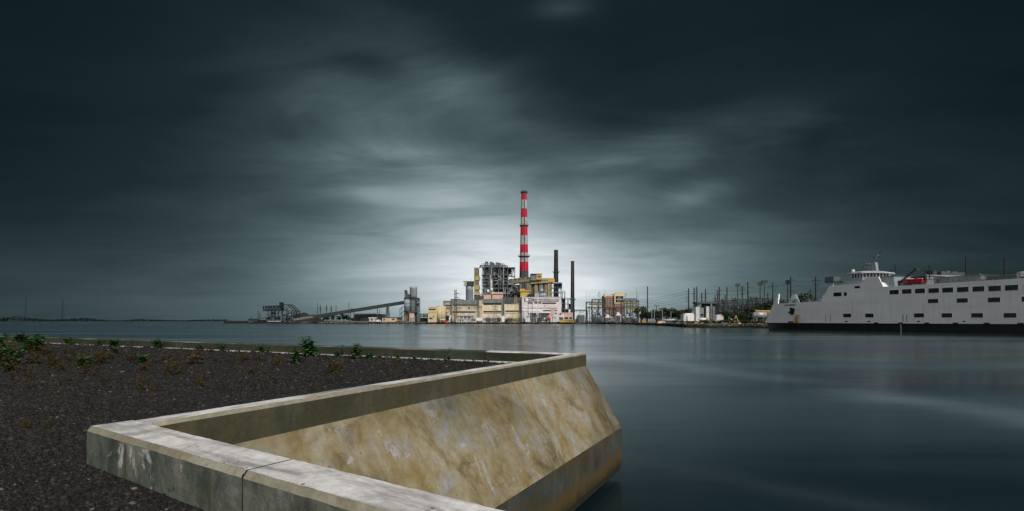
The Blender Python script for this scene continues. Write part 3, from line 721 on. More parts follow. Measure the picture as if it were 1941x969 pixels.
# ------------------------------------------------------------------ far bank: land, rocks, distant shore
LZ = 1.8
shore = [(452, 715), (560, 690), (660, 640), (800, 612), (1100, 612), (1180, 540), (1240, 420), (1275, 330), (1300, 285), (1340, 272), (1400, 262), (1460, 245), (1700, 228), (2100, 222), (2600, 220)]
SP = [((px - CX) / 1000 * Y, Y) for px, Y in shore]
def land():
    m, g, b = newmat('industrial_yard_ground')
    p = g.new('ShaderNodeNewGeometry').outputs['Position']
    c = g.ramp(g.noise(p, .09, 6, .65), [(.3, (.05, .048, .04)), (.5, (.13, .115, .09)), (.7, (.24, .2, .15))])
    sp = g.new('ShaderNodeSeparateXYZ'); g.nt.links.new(p, sp.inputs[0])
    wet = g.m('SUBTRACT', 1.0, g.m('DIVIDE', sp.outputs[2], 1.0), clamp=True)
    c = g.mix(wet, c, (.012, .015, .012))                     # weed and tide line low on the bank
    g.set(b.inputs['Base Color'], c); b.inputs['Roughness'].default_value = .95
    mb = MB(); n = len(SP)
    back = [(4200, 4000), (-900, 4000), (-480, 900)]
    mb.v = [(x, y + 1.6, LZ) for x, y in SP] + [(x, y, LZ) for x, y in back]
    mb.f = [tuple(reversed(range(n + 3)))][:1]
    mb.f = [tuple(range(n + 3))]
    for (x0, y0), (x1, y1) in zip(SP, SP[1:]):
        mb.quad((x0, y0 - .6, -.8), (x1, y1 - .6, -.8), (x1, y1 + 1.6, LZ), (x0, y0 + 1.6, LZ))
    x0, y0 = SP[0]
    mb.quad((-480, 900, -.8), (x0, y0 - .6, -.8), (x0, y0 + 1.6, LZ), (-480, 900, LZ))
    mb.thing('terrain', m, 'low industrial land of the far bank', 'ground', kind='structure')
    rng = np.random.default_rng(5); pos, size, dpos, dsz = [], [], [], []
    for i in range(9000):
        k = rng.choice(len(SP) - 1, p=(lambda w: w / w.sum())(np.array([2, 2, 3, 5, 2, 2, 3, 3, 5, 6, 5, 2, .5, .3])))
        t = rng.uniform(); x = SP[k][0] + (SP[k + 1][0] - SP[k][0]) * t; y = SP[k][1] + (SP[k + 1][1] - SP[k][1]) * t
        u = rng.uniform(); z = -.2 + u * (LZ + .3); near_ = y < 460
        s = rng.uniform(.25, .75) if near_ else rng.uniform(.3, .9)
        yy = y - .4 + u * 2 - (3.0 * (1 - u) if near_ else 0) * rng.uniform()
        (pos if u > .5 else dpos).append((x, yy, z)); (size if u > .5 else dsz).append(s)
    stone_mesh('rubble', np.array(pos), np.array(size), .7, M['rock'], 'brown rubble along the top of the far bank', 'rocks', rng, 0)
    stone_mesh('rocks', np.array(dpos), np.array(dsz), .7, M['darkrock'], 'dark wet rocks at the water line of the far bank', 'rocks', rng, 0)
land()

def far_left():
    m = paint('distant_shore', (.015, .018, .016), .95, var=.3, streak=False, scale=.01)
    mb = MB()
    pts = [(-2700, 2350), (-1900, 2300), (-1500, 2480), (-1250, 2600), (-900, 2900), (-700, 3100), (-800, 3900), (-4200, 3900), (-4200, 2350)]
    mb.slab(pts, -1, 2.2); mb.thing('shore', m, 'flat dark far shore beyond the river on the left', 'shore', kind='structure')
    mb = MB(); mb.slab([(-2250, 1180), (-1000, 1175), (-985, 1180), (-1100, 1190), (-2250, 1200)], -.5, .35); mb.thing('sandbar', m, 'thin dark sandbar in the water at the left edge', 'sandbar', kind='structure')
    r = random.Random(5); mb = MB()
    px = -60.0
    while px < 432:
        Y = 2420 + max(0, px) * 1.4; t = px / 430
        hgt = (9 + 5 * math.sin(px * .05) + 4 * math.sin(px * .017 + 1)) * (1.0 if px < 270 else .45) * r.uniform(.7, 1.2)
        if 150 < px < 300: hgt *= 1.15
        c = W(px, 608, Y)
        for k in range(9):
            s = r.uniform(2.5, 5.5); o = Vector((r.uniform(-6, 6), r.uniform(-20, 20), 2 + max(1, hgt) * r.uniform(.1, 1)))
            p = Vector((c.x, c.y, 0)) + o
            q = len(mb.v); mb.v += [tuple(p + Vector((r.uniform(-s, s), r.uniform(-s, s), r.uniform(-s, s) * .7))) for _ in range(4)]
            mb.f += [(q, q + 1, q + 2), (q, q + 2, q + 3), (q, q + 3, q + 1), (q + 1, q + 3, q + 2)]
        px += 1.4
    mb.thing('treeline', M['farwood'], 'low dark treeline on the far shore at the left', 'trees', kind='stuff')
    for px, yt, lab in ((49, 563, 'tall thin lattice radio mast, nearer the left picture edge'), (119, 567, 'tall thin lattice radio mast, right one of the distant pair')):
        Y = 2700; b = W(px, 607.5, Y); b.z = 2.2; top = W(px, yt, Y); hgt = top.z - b.z
        root = T('radio_mast', lab, 'radio mast', b, 'radio masts on the far shore')
        mb = MB(); hw = 6.0
        for sx in (-1, 1):
            for sy in (-1, 1):
                mb.bar(b + Vector((sx * hw, sy * hw, 0)), b + Vector((sx * 1.1, sy * 1.1, hgt * .6)), .6)
        for k in range(10):
            z0, z1 = hgt * .06 * k, hgt * .06 * (k + 1); w0, w1 = hw - (hw - 1.1) * k / 10, hw - (hw - 1.1) * (k + 1) / 10
            mb.bar(b + Vector((-w0, -w0, z0)), b + Vector((w1, -w1, z1)), .4); mb.bar(b + Vector((w0, -w0, z0)), b + Vector((-w1, -w1, z1)), .4)
        mb.build('lattice_base', M['steelblack'], root)
        MB().bar(b + Vector((0, 0, hgt * .58)), b + Vector((0, 0, hgt)), 1.7).build('mast', M['steelblack'], root)
    # small boat far out
    b = W(245, 612.0, 900); b.z = 0
    mb = MB(); mb.slab([(b.x - 4, b.y), (b.x - 3, b.y - 1), (b.x + 3, b.y - 1), (b.x + 4.5, b.y), (b.x + 3, b.y + 1), (b.x - 3, b.y + 1)], -.2, .9)
    root = T('boat', 'tiny dark open boat far out on the left water', 'boat', b); mb.build('hull', M['hullblack'], root); MB().box(b.x - 1.5, b.x + .8, b.y - .6, b.y + .6, .9, 1.7).build('cabin', M['greydark'], root)
far_left()

# ------------------------------------------------------------------ trees
def tree_proto(name, seed, mat, h=10.0, wid=4.2, n=520, leaf=.75):
    r = random.Random(seed); root = T(name, 'tree', 'tree', (0, 0, 0))
    tk = MB(); tk.tube((0, 0, -.3), (.15, 0, h * .45), .28, .17, 8); tk.tube((.15, 0, h * .45), (.3, .1, h * .8), .17, .06, 6)
    lobes = []
    for i in range(9):
        a = r.uniform(0, 2 * PI); rad = wid * r.uniform(.15, .72); z = h * r.uniform(.38, .86); lobes.append((Vector((math.cos(a) * rad, math.sin(a) * rad, z)), wid * r.uniform(.28, .5)))
        tk.tube((.15, 0, h * r.uniform(.3, .5)), lobes[-1][0], .1, .03, 5)
    tk.build('trunk', M['bark'], root)
    cr = MB()
    for i in range(n):
        c, s = r.choice(lobes); d = Vector((r.gauss(0, 1), r.gauss(0, 1), r.gauss(0, 1))).normalized()
        p = c + Vector((d.x * s, d.y * s, d.z * s * .8)) * r.uniform(.55, 1.12)
        a = Vector((r.uniform(-1, 1), r.uniform(-1, 1), r.uniform(-.7, .7))).normalized() * leaf * r.uniform(.4, 1); b = a.cross(d).normalized() * leaf * r.uniform(.3, .8)
        q = len(cr.v); cr.v += [tuple(p - a), tuple(p - b), tuple(p + a), tuple(p + b)]; cr.f += [(q, q + 1, q + 2, q + 3)]
    cr.build('crown', mat, root)
    return root
TP = {'d': [tree_proto('broadleaf_tree', 31, M['treeleaf']), tree_proto('broadleaf_tree', 32, M['treeleaf'], wid=5)],
      'g': [tree_proto('broadleaf_tree', 33, M['treeleaf3']), tree_proto('broadleaf_tree', 34, M['treeleaf3'], wid=5)],
      'o': [tree_proto('broadleaf_tree', 35, M['treeleaf2'])]}
used_t = set()
def tree(kind, px, ytop, Y, label, group, wide=1.0, i=0):
    p = TP[kind][i % len(TP[kind])]; loc = Vector(((px - CX) / 1000 * Y, Y, LZ)); h = E - (ytop - YH) / 1000 * Y - LZ; s = h / 9.6
    if p not in used_t: used_t.add(p); o = p; o.location = loc
    else: o = dup(p, loc)
    o.scale = (s * wide, s * wide, s); o.rotation_euler = (0, 0, R.uniform(0, 6.28)); o['label'] = label; o['group'] = group
for i, (px, yt, w) in enumerate(((600, 601, 1.2), (613, 600, 1.0), (622, 598, 1.0), (632, 596, .9), (642, 598, 1.1), (652, 595, 1.0), (661, 599, 1.1), (668, 602, 1.3), (680, 603, 1.2), (690, 603, 1.2))):
    tree('g', px, yt, 680 - 3 * (i % 3), 'low green tree below the coal conveyor', 'trees below the conveyor', w, i)
tree('o', 1216, 580, 520, 'olive-leaved tree beside the right end of the substation', 'trees behind the substation', 1.0)
for i, (px, yt, w) in enumerate(((1226, 590, 1.2), (1236, 588, 1.1), (1244, 586, 1.1), (1254, 588, 1.0), (1264, 582, 1.1), (1273, 582, 1.1), (1284, 588, 1.2), (1294, 586, 1.1), (1302, 583, 1.1), (1311, 585, 1.1), (1320, 587, 1.0))):
    tree('d', px, yt, 480 - 12 * (i % 4), 'dark leafy tree in the row between the tall pole and the pump house', 'trees left of the concrete pump house', w * 1.1, i)
for i, (px, yt, w) in enumerate(((1360, 590, 1.1), (1370, 588, 1.1), (1380, 589, 1.1), (1391, 586, 1.1), (1402, 584, 1.1), (1412, 582, 1.1), (1423, 580, 1.1), (1433, 577, 1.1), (1444, 574, 1.1), (1453, 571, 1.1), (1462, 568, 1.1), (1472, 572, 1.1), (1484, 566, .9),
                                  (1396, 592, 1.1), (1408, 592, 1.1), (1420, 590, 1.1), (1368, 598, 1.1), (1436, 590, 1.0), (1470, 584, 1.1), (1415, 599, 1.0), (1405, 601, .9))):
    tree('d', px, yt, 360 - 14 * (i % 4) - (30 if i > 12 else 0), 'dark dense tree in the thicket beside the ferry bow', 'thicket beside the ferry bow', w, i)
tree('d', 1524, 553, 290, 'dark round tree showing above the ferry foredeck', 'trees above the foredeck', .9, 0)

# ------------------------------------------------------------------ power station
YP = 620.0
def base_at(px, Y): return Vector(((px - CX) / 1000 * Y, Y, LZ))
def zt(py, Y): return E - (py - YH) / 1000 * Y
def xp(px, Y): return (px - CX) / 1000 * Y

def chimney():
    Y = 650; b = base_at(993.3, Y); s = Y / 1000
    root = T('chimney', 'tall chimney with red and white bands, highest thing in the power station', 'chimney', b)
    def rad(py): return (5.1 + (py - 362) / (525 - 362) * 3.6) * s
    bands = [(611, 514, 'stackgrey'), (514, 497, 'red'), (497, 480, 'band'), (480, 464, 'red'), (464, 447, 'band'), (447, 430, 'red'), (430, 413, 'band'), (413, 396, 'red'), (396, 379.5, 'band'), (379.5, 367, 'red'), (367, 362.5, 'stackdark')]
    for y0, y1, mt in bands:
        mb = MB(); mb.lathe(b, [(rad(y0), zt(y0, Y) - LZ), (rad(y1), zt(y1, Y) - LZ)], 28); mb.f = mb.f[:-2] if y1 > 363 else mb.f
        mb.build('painted_band', M[mt], root, {'red': 'red painted band', 'band': 'grey white painted band', 'stackgrey': 'bare grey concrete foot', 'stackdark': 'blackened rim'}[mt], smooth=True)
    for py, ov in ((486, 2.2), (428, 1.2), (365.5, 1.0)):
        z = zt(py, Y) - LZ; r = rad(py); mb = MB()
        mb.lathe(b, [(r + .05, z - 1.4), (r + ov, z - .3), (r + ov, z), (r + .05, z)], 24)
        for i in range(16):
            t = 2 * PI * i / 16; c = b + Vector((math.cos(t) * (r + ov - .1), math.sin(t) * (r + ov - .1), z)); mb.bar(c, c + Vector((0, 0, 1.7)), .18)
            t2 = 2 * PI * (i + 1) / 16; c2 = b + Vector((math.cos(t2) * (r + ov - .1), math.sin(t2) * (r + ov - .1), z + 1.6)); mb.bar(c + Vector((0, 0, 1.6)), c2, .18)
        mb.build('platform', M['steel'], root)
    mb = MB(); t0 = -1.45
    p0 = b + Vector((math.cos(t0) * (rad(600) + .5), math.sin(t0) * (rad(600) + .5), 0)); p1 = b + Vector((math.cos(t0) * (rad(364) + .5), math.sin(t0) * (rad(364) + .5), zt(364, Y) - LZ))
    mb.bar(p0 + Vector((.3, 0, 0)), p1 + Vector((.3, 0, 0)), .3); mb.bar(p0 - Vector((.3, 0, 0)), p1 - Vector((.3, 0, 0)), .3)
    for i in range(40): q = p0.lerp(p1, i / 40); mb.bar(q - Vector((.3, 0, 0)), q + Vector((.3, 0, 0)), .12)
    mb.build('ladder', M['steel'], root)
    for i in range(6):
        t = 2 * PI * i / 6; c = b + Vector((math.cos(t) * rad(362), math.sin(t) * rad(362), zt(362.5, Y) - LZ)); MB().tube(c, c + Vector((0, 0, 3)), .12, .03, 5).build('lightning_rod', M['steel'], root)
chimney()

def plain_stack(px, yt, yb, w0, w1, Y, mt, label, plats, name='smokestack'):
    b = base_at(px, Y); s = Y / 1000; root = T(name, label, 'chimney', b, 'dark smokestacks of the old station')
    mb = MB(); h = zt(yt, Y) - LZ
    mb.lathe(b, [(w1 / 2 * s, 0), (w0 / 2 * s, h - 1), (w0 / 2 * s + .15, h - .9), (w0 / 2 * s + .1, h)], 24); mb.build('shaft', M[mt], root, smooth=True)
    for py in plats:
        z = zt(py, Y) - LZ; r = (w0 + (w1 - w0) * (1 - z / h)) / 2 * s; mb = MB()
        mb.lathe(b, [(r + .03, z - .9), (r + 1.5, z - .2), (r + 1.5, z), (r + .03, z)], 18)
        for i in range(12):
            t = 2 * PI * i / 12; c = b + Vector((math.cos(t) * (r + 1.4), math.sin(t) * (r + 1.4), z)); mb.bar(c, c + Vector((0, 0, 1.5)), .2)
        mb.build('platform', M['steel'], root)
    MB().bar(b + Vector((-.3, -w1 / 2 * s - .3, 0)), b + Vector((-.3, -w0 / 2 * s - .3, h)), .35).build('ladder', M['steelmid'], root)
plain_stack(1054, 474, 600, 7.6, 10.8, 660, 'stackdark', 'dark grey smokestack right of the banded chimney, with one railed platform', (516,))
plain_stack(1085.3, 495, 605, 6.2, 8.2, 640, 'stackolive', 'slim olive-dark smokestack standing alone at the right end of the station', (568,))

def windows(parent, rects, Y, mt='window', name='window', proud=.12, mull=0):
    for x0, x1, y0, y1 in rects:
        o = MB().pb(x0, x1, y0, y1, Y - proud, proud + .02).build(name, M[mt], parent)
        if mull:
            mb = MB(); n = max(2, int((x1 - x0) / mull))
            for i in range(1, n):
                x = x0 + (x1 - x0) * i / n; mb.pb(x - .12, x + .12, y0, y1, Y - proud - .06, .05)
            mb.build('mullion', M['greydark'], o)

def turbine_hall():
    Y = YP
    root = T('turbine_hall', 'long cream turbine hall with dark window bands and grey metal top', 'power station', base_at(915, Y))
    def P(n, m, x0, x1, y0, y1, dep=40, dy=0.0, label=None): return MB().pb(x0, x1, y0, y1, Y + dy, dep).build(n, M[m], root, label)
    # left bay
    P('wall', 'tan', 841, 856.5, 571, 611, 40, 3); P('corner_pier', 'greyclad', 840.2, 843.8, 571, 611, 4, 2.6)
    P('parapet', 'greyclad', 840, 857, 570.2, 572.5, 41, 2.4)
    # middle bay
    P('wall', 'tan', 856.5, 911, 578, 611); P('upper_cladding', 'greyclad', 856, 911, 568.6, 578.8, 40, -.5); P('corner_pier', 'greyclad', 856, 858, 578.8, 611, 4, -.4)
    # cream bays
    P('wall', 'cream', 911, 990, 574, 611); P('upper_cladding', 'greyclad', 912.5, 953, 567, 575.6, 40, -.5); P('upper_cladding', 'greydark', 953, 989.5, 563.8, 575.6, 40, -.6)
    P('corner_pier', 'tan', 908, 914, 569, 611, 4, -.7); P('corner_pier', 'greyclad', 951, 956, 565.5, 611, 3, -.8); P('corner_pier', 'greyclad', 983.8, 989.6, 565.5, 592, 3, -.9)
    windows(root, [(844, 855, 578, 580.6), (844, 848, 591.5, 593.3), (858.5, 905, 577.6, 579.2), (858.5, 900.5, 590.4, 592.6), (916.5, 950, 574.6, 577.6), (916.5, 950, 589.6, 592), (958.5, 983, 574.2, 576.2), (958.5, 987, 588.6, 591), (888, 890.2, 582.4, 585)], Y - .7 + .7, 'window', proud=.5, mull=3)
    for x0, x1, y in ((858, 908, 589.6), (913, 951, 593.5), (956, 984, 593.5), (858, 908, 581)): P('ledge', 'offwhite', x0, x1, y, y + .5, .5, -.5)
    P('annex', 'tan', 857, 905, 602, 611, 6, -6); P('canopy', 'offwhite', 868, 897, 596.5, 598, 8, -8)
    P('doorway', 'window', 843.5, 851, 598.5, 609, .5, 2.4)
    # roof clutter
    for x0, x1, y0 in ((854, 872, 567), (873, 878, 567.6), (892, 897, 567.8)): P('roof_vent', 'steel', x0, x1, y0, 569.5, 6, 6)
    mb = MB()
    for i in range(30):
        x = 913 + i * 2.6; a = W(x, 567 if x < 953 else 564, Y + 1); mb.bar(a, a + Vector((0, 0, 1.1)), .15)
    mb.build('roof_railing', M['steelmid'], root)
turbine_hall()

def office():
    Y = YP - 6
    root = T('control_building', 'pale pink building with the station sign across its top, right of the cream hall', 'power station', base_at(1027, Y))
    MB().pb(989.2, 1064, 564, 611, Y, 36).build('wall', M['pinkwhite'], root)
    MB().pb(988.8, 1064.4, 563.2, 564.6, Y - .4, 37).build('parapet', M['offwhite'], root)
    windows(root, [(1000.2, 1010, 573, 575.6), (1013, 1026, 573, 575.6), (1027.5, 1054, 573.6, 576.2), (1029, 1044, 588, 590.2), (1052, 1055.5, 587.6, 589.8), (1052, 1055.5, 593, 595.2), (992, 1001, 588, 590), (1000, 1001, 594, 595.8), (1032, 1033.6, 579, 581), (1039, 1040, 583, 584.4), (996, 996.8, 579, 580), (999, 999.8, 583, 584)], Y, proud=.15)
    MB().pb(990, 1056, 584, 584.6, Y - .35, .35).build('ledge', M['steelmid'], root)
    MB().pb(1044.2, 1052, 585.2, 598, Y - .3, .3).build('salmon_panel', M['pinkbrick'], root)
    MB().pb(990, 1003, 587, 606, Y - 7, 7).build('white_annex', M['white'], root)
    MB().pb(1003, 1044, 591.5, 593.4, Y - 9, 9).build('canopy', M['white'], root)
    # sign: dark rounded emblem with white letters, then a long dark line of smaller letters
    sg = MB(); sg.pb(994, 1008, 565.6, 571.6, Y - .25, .25); e = sg.build('sign_emblem', M['lettering'], root)
    MB().ball(W(998.5, 568.5, Y - .25), 2.0, .3, 2.0).build('emblem_disc', M['white'], e)
    return root, Y
OFF, OY = office()

def text(body, size, name, m, parent, mat4, sx=1.0, bold=0.0):
    cu = bpy.data.curves.new('t', 'FONT'); cu.body = body; cu.size = size; cu.extrude = .03; cu.offset = bold
    ob = bpy.data.objects.new('t', cu); COL.objects.link(ob)
    dg = bpy.context.evaluated_depsgraph_get(); me = bpy.data.meshes.new_from_object(ob.evaluated_get(dg))
    COL.objects.unlink(ob); bpy.data.objects.remove(ob)
    me.name = name
    r = parent
    while r.parent: r = r.parent
    off = WL[r]
    for v in me.vertices: v.co = (mat4(Vector((v.co.x * sx, v.co.y, v.co.z)))) - off
    me.materials.clear(); me.materials.append(m)
    o = bpy.data.objects.new(name, me); COL.objects.link(o); o.parent = parent
    return o
def wallmap(px, py, Y):
    o = W(px, py, Y); return lambda v: Vector((o.x + v.x, o.y - .1 - v.z, o.z + v.y))
text('PSEG', 3.4, 'sign_lettering', M['white'], OFF, wallmap(1001, 570.4, OY - .3), .75, .03)
MB().pb(1000.5, 1012, 566.4, 571.2, OY - .28, .28).build('sign_backing', M['lettering'], OFF)
text('BRIDGEPORT', 2.4, 'sign_lettering', M['lettering'], OFF, wallmap(1013, 569.6, OY), .95, .05)
text('HARBOR STATION', 2.0, 'sign_lettering', M['lettering'], OFF, wallmap(1033, 569.8, OY), .98, .05)
MB().pb(1012, 1059, 571.0, 572, OY - .2, .2).build('sign_rail', M['lettering'], OFF)

def yellow_house():
    Y = 606
    root = T('yellow_building', 'yellow building with a rounded right corner and one dark window band, left of the hall', 'building', base_at(826, Y))
    MB().pb(811.5, 828, 582, 611, Y, 20).build('wall', M['yellowcream'], root)
    mb = MB(); c = base_at(835, Y + 4); mb.lathe(c, [(4.9, 0), (4.9, zt(580.6, Y) - LZ)], 28); mb.pb(835, 842.6, 580.6, 611, Y - .6, 20); mb.build('rounded_corner', M['yellowcream'], root, smooth=True)
    MB().pb(811, 828, 581, 582.2, Y - .3, 20).build('parapet', M['offwhite'], root); MB().pb(829.5, 834, 579.8, 580.8, Y + 2, 6).build('roof_hatch', M['greydark'], root)
    windows(root, [(812.6, 826, 585.2, 587.6), (821, 823, 599, 601)], Y, proud=.2, mull=3)
    MB().pb(812, 828, 591, 592.4, Y - .2, .2).build('ledge', M['orange'], root)
    MB().pb(813.5, 820, 602, 605, Y - .3, .3).build('doorway', M['greydark'], root)
yellow_house()

def roof_silo():
    Y = 628; b = base_at(890, Y); s = Y / 1000
    root = T('storage_silo', 'blue-grey round silo with a small penthouse on top, left of the boiler frame', 'silo', b)
    mb = MB(); h = zt(541, Y) - LZ; mb.lathe(b, [(7.0 * s, 0)] + [(7.0 * s + (.15 if k % 2 else 0), h * (k // 2 + 1) / 7 + (.2 if k % 2 else 0)) for k in range(13)] + [(7.0 * s, h)], 26); mb.build('shell', M['silo'], root, smooth=True)
    hd = MB(); hd.pb(879, 897, 534.5, 541.5, Y - 5, 11).build('penthouse', M['steel'], root)
    g = MB(); g.pb(878.6, 884, 534, 541.8, Y - 5.4, 11.5).build('gable_end', M['offwhite'], root); MB().pb(880.6, 882.6, 536.6, 539, Y - 5.55, .2).build('window', M['window'], root)
    MB().pb(878, 898, 533, 534.4, Y - 5.6, 12).build('roof', M['steelmid'], root)
    mb = MB(); a = W(893, 532, Y); mb.bar(a, a + Vector((0, 0, 2)), .3); mb.build('mast', M['steel'], root)
roof_silo()

def boiler():
    Y = 632; D_ = 44.0
    root = T('boiler_house', 'open steel boiler frame with many floors and pipes, above the left of the hall', 'boiler house', base_at(938, Y))
    # stair tower slab
    MB().pb(898.4, 906.5, 507.5, 570, Y - 2, 16).build('stair_tower', M['olive'], root); MB().pb(898.4, 900, 507, 570, Y - 2.2, 3).build('tower_fin', M['olivelight'], root)
    for y in (523, 541, 553): MB().pb(900, 909, y, y + 8, Y - 2.6, 10).build('tower_landing', M['olivelight'], root)
    cols = [914, 917.5, 927, 931, 945, 954.5, 962.5]
    for x in cols:
        for d in (0, D_ * .5, D_):
            a, t = W(x, 568, Y + d), W(x, 506 if x < 960 else 512, Y + d); a.x = t.x = xp(x, Y)
            a.z, t.z = zt(568, Y), zt(506, Y)
            MB().bar(a, t, .8).build('column', M[('steellight' if x in (914, 931, 954.5) else 'steelmid') if d == 0 else 'steel'], root)
    for y in (506.5, 521, 528.5, 534, 540, 547.5, 556):
        mb = MB(); mb.pb(912.5, 963.5, y, y + .7, Y - .3, D_ + 1)
        mb.build('floor_deck', M['steelmid'], root)
        mb = MB()
        for i in range(26):
            x = 912.5 + i * 2; a = W(x, y, Y - .3); mb.bar(a, a + Vector((0, 0, 1.1)), .14)
        mb.pb(912.5, 963.5, y - 1.8, y - 1.6, Y - .4, .1); mb.build('railing', M['steellight'], root)
    # boiler casings hung inside
    for x0, x1, y0, y1, d0, dd in ((917, 926, 508, 547, 6, 30), (927.5, 944, 507.6, 550, 7, 30), (945.5, 962, 508, 550, 6, 32), (915, 929, 548, 568, 8, 30), (930, 961, 551, 568, 5, 34)):
        mb = MB(); mb.pb(x0, x1, y0, y1, Y + d0 * .35, dd); mb.build('boiler_casing', M['core'], root)
    MB().pb(939, 946, 508.5, 519, Y + 3, 4).build('duct', M['olive'], root); MB().pb(920, 928, 509, 519, Y + 3, 5).build('duct', M['steelmid'], root)
    r = random.Random(9)
    for i in range(26):
        x0 = cols[r.randrange(6)]; ys = [506.5, 521, 528.5, 534, 540, 547.5, 556]; k = r.randrange(6); x1 = min(963, x0 + r.uniform(8, 13))
        a, c = W(x0, ys[k], Y - .2), W(x1, ys[k + 1], Y - .2)
        if r.random() < .5: a, c = W(x0, ys[k + 1], Y - .2), W(x1, ys[k], Y - .2)
        MB().bar(a, c, .4).build('brace', M['steelmid'], root)
    # vertical risers and twisting pipes in front
    for x, y0, y1, rr, mt in ((929.3, 522, 556, .7, 'silver'), (931.6, 530, 547, 1.0, 'offwhite'), (923, 548, 567, .5, 'steellight'), (919.5, 546, 568, .4, 'steellight'), (934, 506, 560, .35, 'steelmid'), (948, 508, 548, .4, 'steelmid'), (957.5, 547, 570, .45, 'palepole')):
        MB().tube(W(x, y1, Y - 1.2), W(x, y0, Y - 1.2), rr, rr, 8).build('riser_pipe', M[mt], root)
    for i in range(22):
        x = r.uniform(913, 960); y = r.uniform(510, 563); p = W(x, y, Y - r.uniform(.5, 2)); pts = [p]
        for k in range(r.randint(2, 4)): p = p + Vector(((r.uniform(-5, 5), 0, 0), (0, 0, r.uniform(-4, 4)))[k % 2]); pts.append(p)
        MB().path(pts, r.uniform(.18, .45), 6).build('pipe', M[r.choice(('steelmid', 'steellight', 'silver', 'steel', 'olive'))], root)
    for x, y in ((925, 552), (932, 549), (934, 556)): MB().ball(W(x, y, Y - 2), 1.7, 1.5, 1.9).build('vessel', M['white'], root)
    # roof steelwork: penthouse frame, ducts with turned-down tops, vents
    for x0, x1, y0, y1 in ((915, 956, 500, 506.4), (920, 948, 503, 506.4)):
        mb = MB(); a, c = W(x0, y1, Y + 4), W(x1, y1, Y + 4); mb.truss(a, c, zt(y0, Y) - zt(y1, Y), 9, .5, 14); mb.build('roof_truss', M['steelmid'], root)
    for x0, x1, y0 in ((917, 928, 502), (929, 941, 503), (943, 951, 503.5)): MB().pb(x0, x1, y0, 506.6, Y + 10, 12).build('roof_duct', M['core'], root)
    for x, yt, bend in ((910.5, 502, 1), (921, 495.5, 1), (924, 496.5, -1), (929.5, 496, 1), (931.5, 497, 1), (936, 499, -1), (941, 497, 1), (944.5, 499.5, 1), (948, 498, -1), (953, 501.5, 1), (957.5, 502.5, 1), (913, 505, -1)):
        p = W(x, 507, Y + 8); t = Vector((p.x, p.y, zt(yt, Y))); q = t + Vector((2.4 * bend, 0, 0))
        mb = MB(); mb.path([p, t, q, q - Vector((0, 0, 1.6))], .65, 8); mb.ball(t, .8); mb.build('vent_stack', M['steel' if bend < 0 else 'steelmid'], root)
    # right outrigger frame
    mb = MB(); Z0, Z1 = zt(524.5, Y), zt(507, Y)
    for d in (0, 14):
        a, c = Vector((xp(963, Y), Y + d, zt(508.5, Y))), Vector((xp(975.6, Y), Y + d, Z1)); e = Vector((xp(975.6, Y), Y + d, zt(524, Y))); f = Vector((xp(963, Y), Y + d, zt(522, Y)))
        mb.bar(a, c, .8); mb.bar(c, e + Vector((0, 0, -5)), .8); mb.bar(e, f, .8); mb.bar(f, c, .5); mb.bar(a.lerp(c, .5), f.lerp(e, .5), .45); mb.bar(f.lerp(e, .5), c, .4)
    mb.build('outrigger_frame', M['steel'], root); MB().pb(963, 970, 507.5, 519, Y + 7, 8).build('outrigger_casing', M['core'], root)
    MB().pb(963, 975.8, 506.8, 509, Y + 2, 12).build('outrigger_roof', M['steel'], root)
    # roof level masonry under the frame
    for x0, x1, y0, y1, mt in ((916, 931, 558, 570, 'pinkbrick'), (933, 953, 554, 570, 'pinkbrick'), (899, 917, 561, 570, 'greydark'), (899, 952, 557.5, 559, 'tan')):
        MB().pb(x0, x1, y0, y1, Y - 4, 12).build('roof_block', M[mt], root)
boiler()

def precipitator():
    Y = 640
    root = T('flue_ducts', 'tangle of grey flue ducts and dark braces between the boiler frame and the olive blocks', 'ducting', base_at(970, Y))
    for p, q, rr, mt in (((958, 560), (972, 541), 2.0, 'steelmid'), ((966, 562), (980, 545), 1.8, 'steel'), ((975, 538.5), (984, 556), 1.5, 'steelmid'), ((956, 552), (970, 548), 1.4, 'steelmid')):
        MB().tube(W(*p, Y), W(*q, Y), rr * .62, rr * .62, 10).build('flue', M[mt], root)
    MB().pb(964, 974, 537.5, 539.5, Y - 2, 8).build('hood', M['steellight'], root); MB().pb(957, 986, 540, 566, Y + 6, 20).build('casing', M['core'], root)
    MB().pb(964, 972, 546, 553, Y - 2, 6).build('hopper', M['steelmid'], root); MB().pb(958, 963, 552, 558, Y - 2, 6).build('hopper', M['silo'], root)
    r = random.Random(4)
    for i in range(22):
        x, y = r.uniform(955, 983), r.uniform(540, 566); a = W(x, y, Y - r.uniform(0, 3)); MB().bar(a, a + Vector((r.uniform(-6, 6), 0, r.uniform(-7, 7))), r.uniform(.35, .6)).build('brace', M[r.choice(('steel', 'steelmid', 'steellight'))], root)
precipitator()

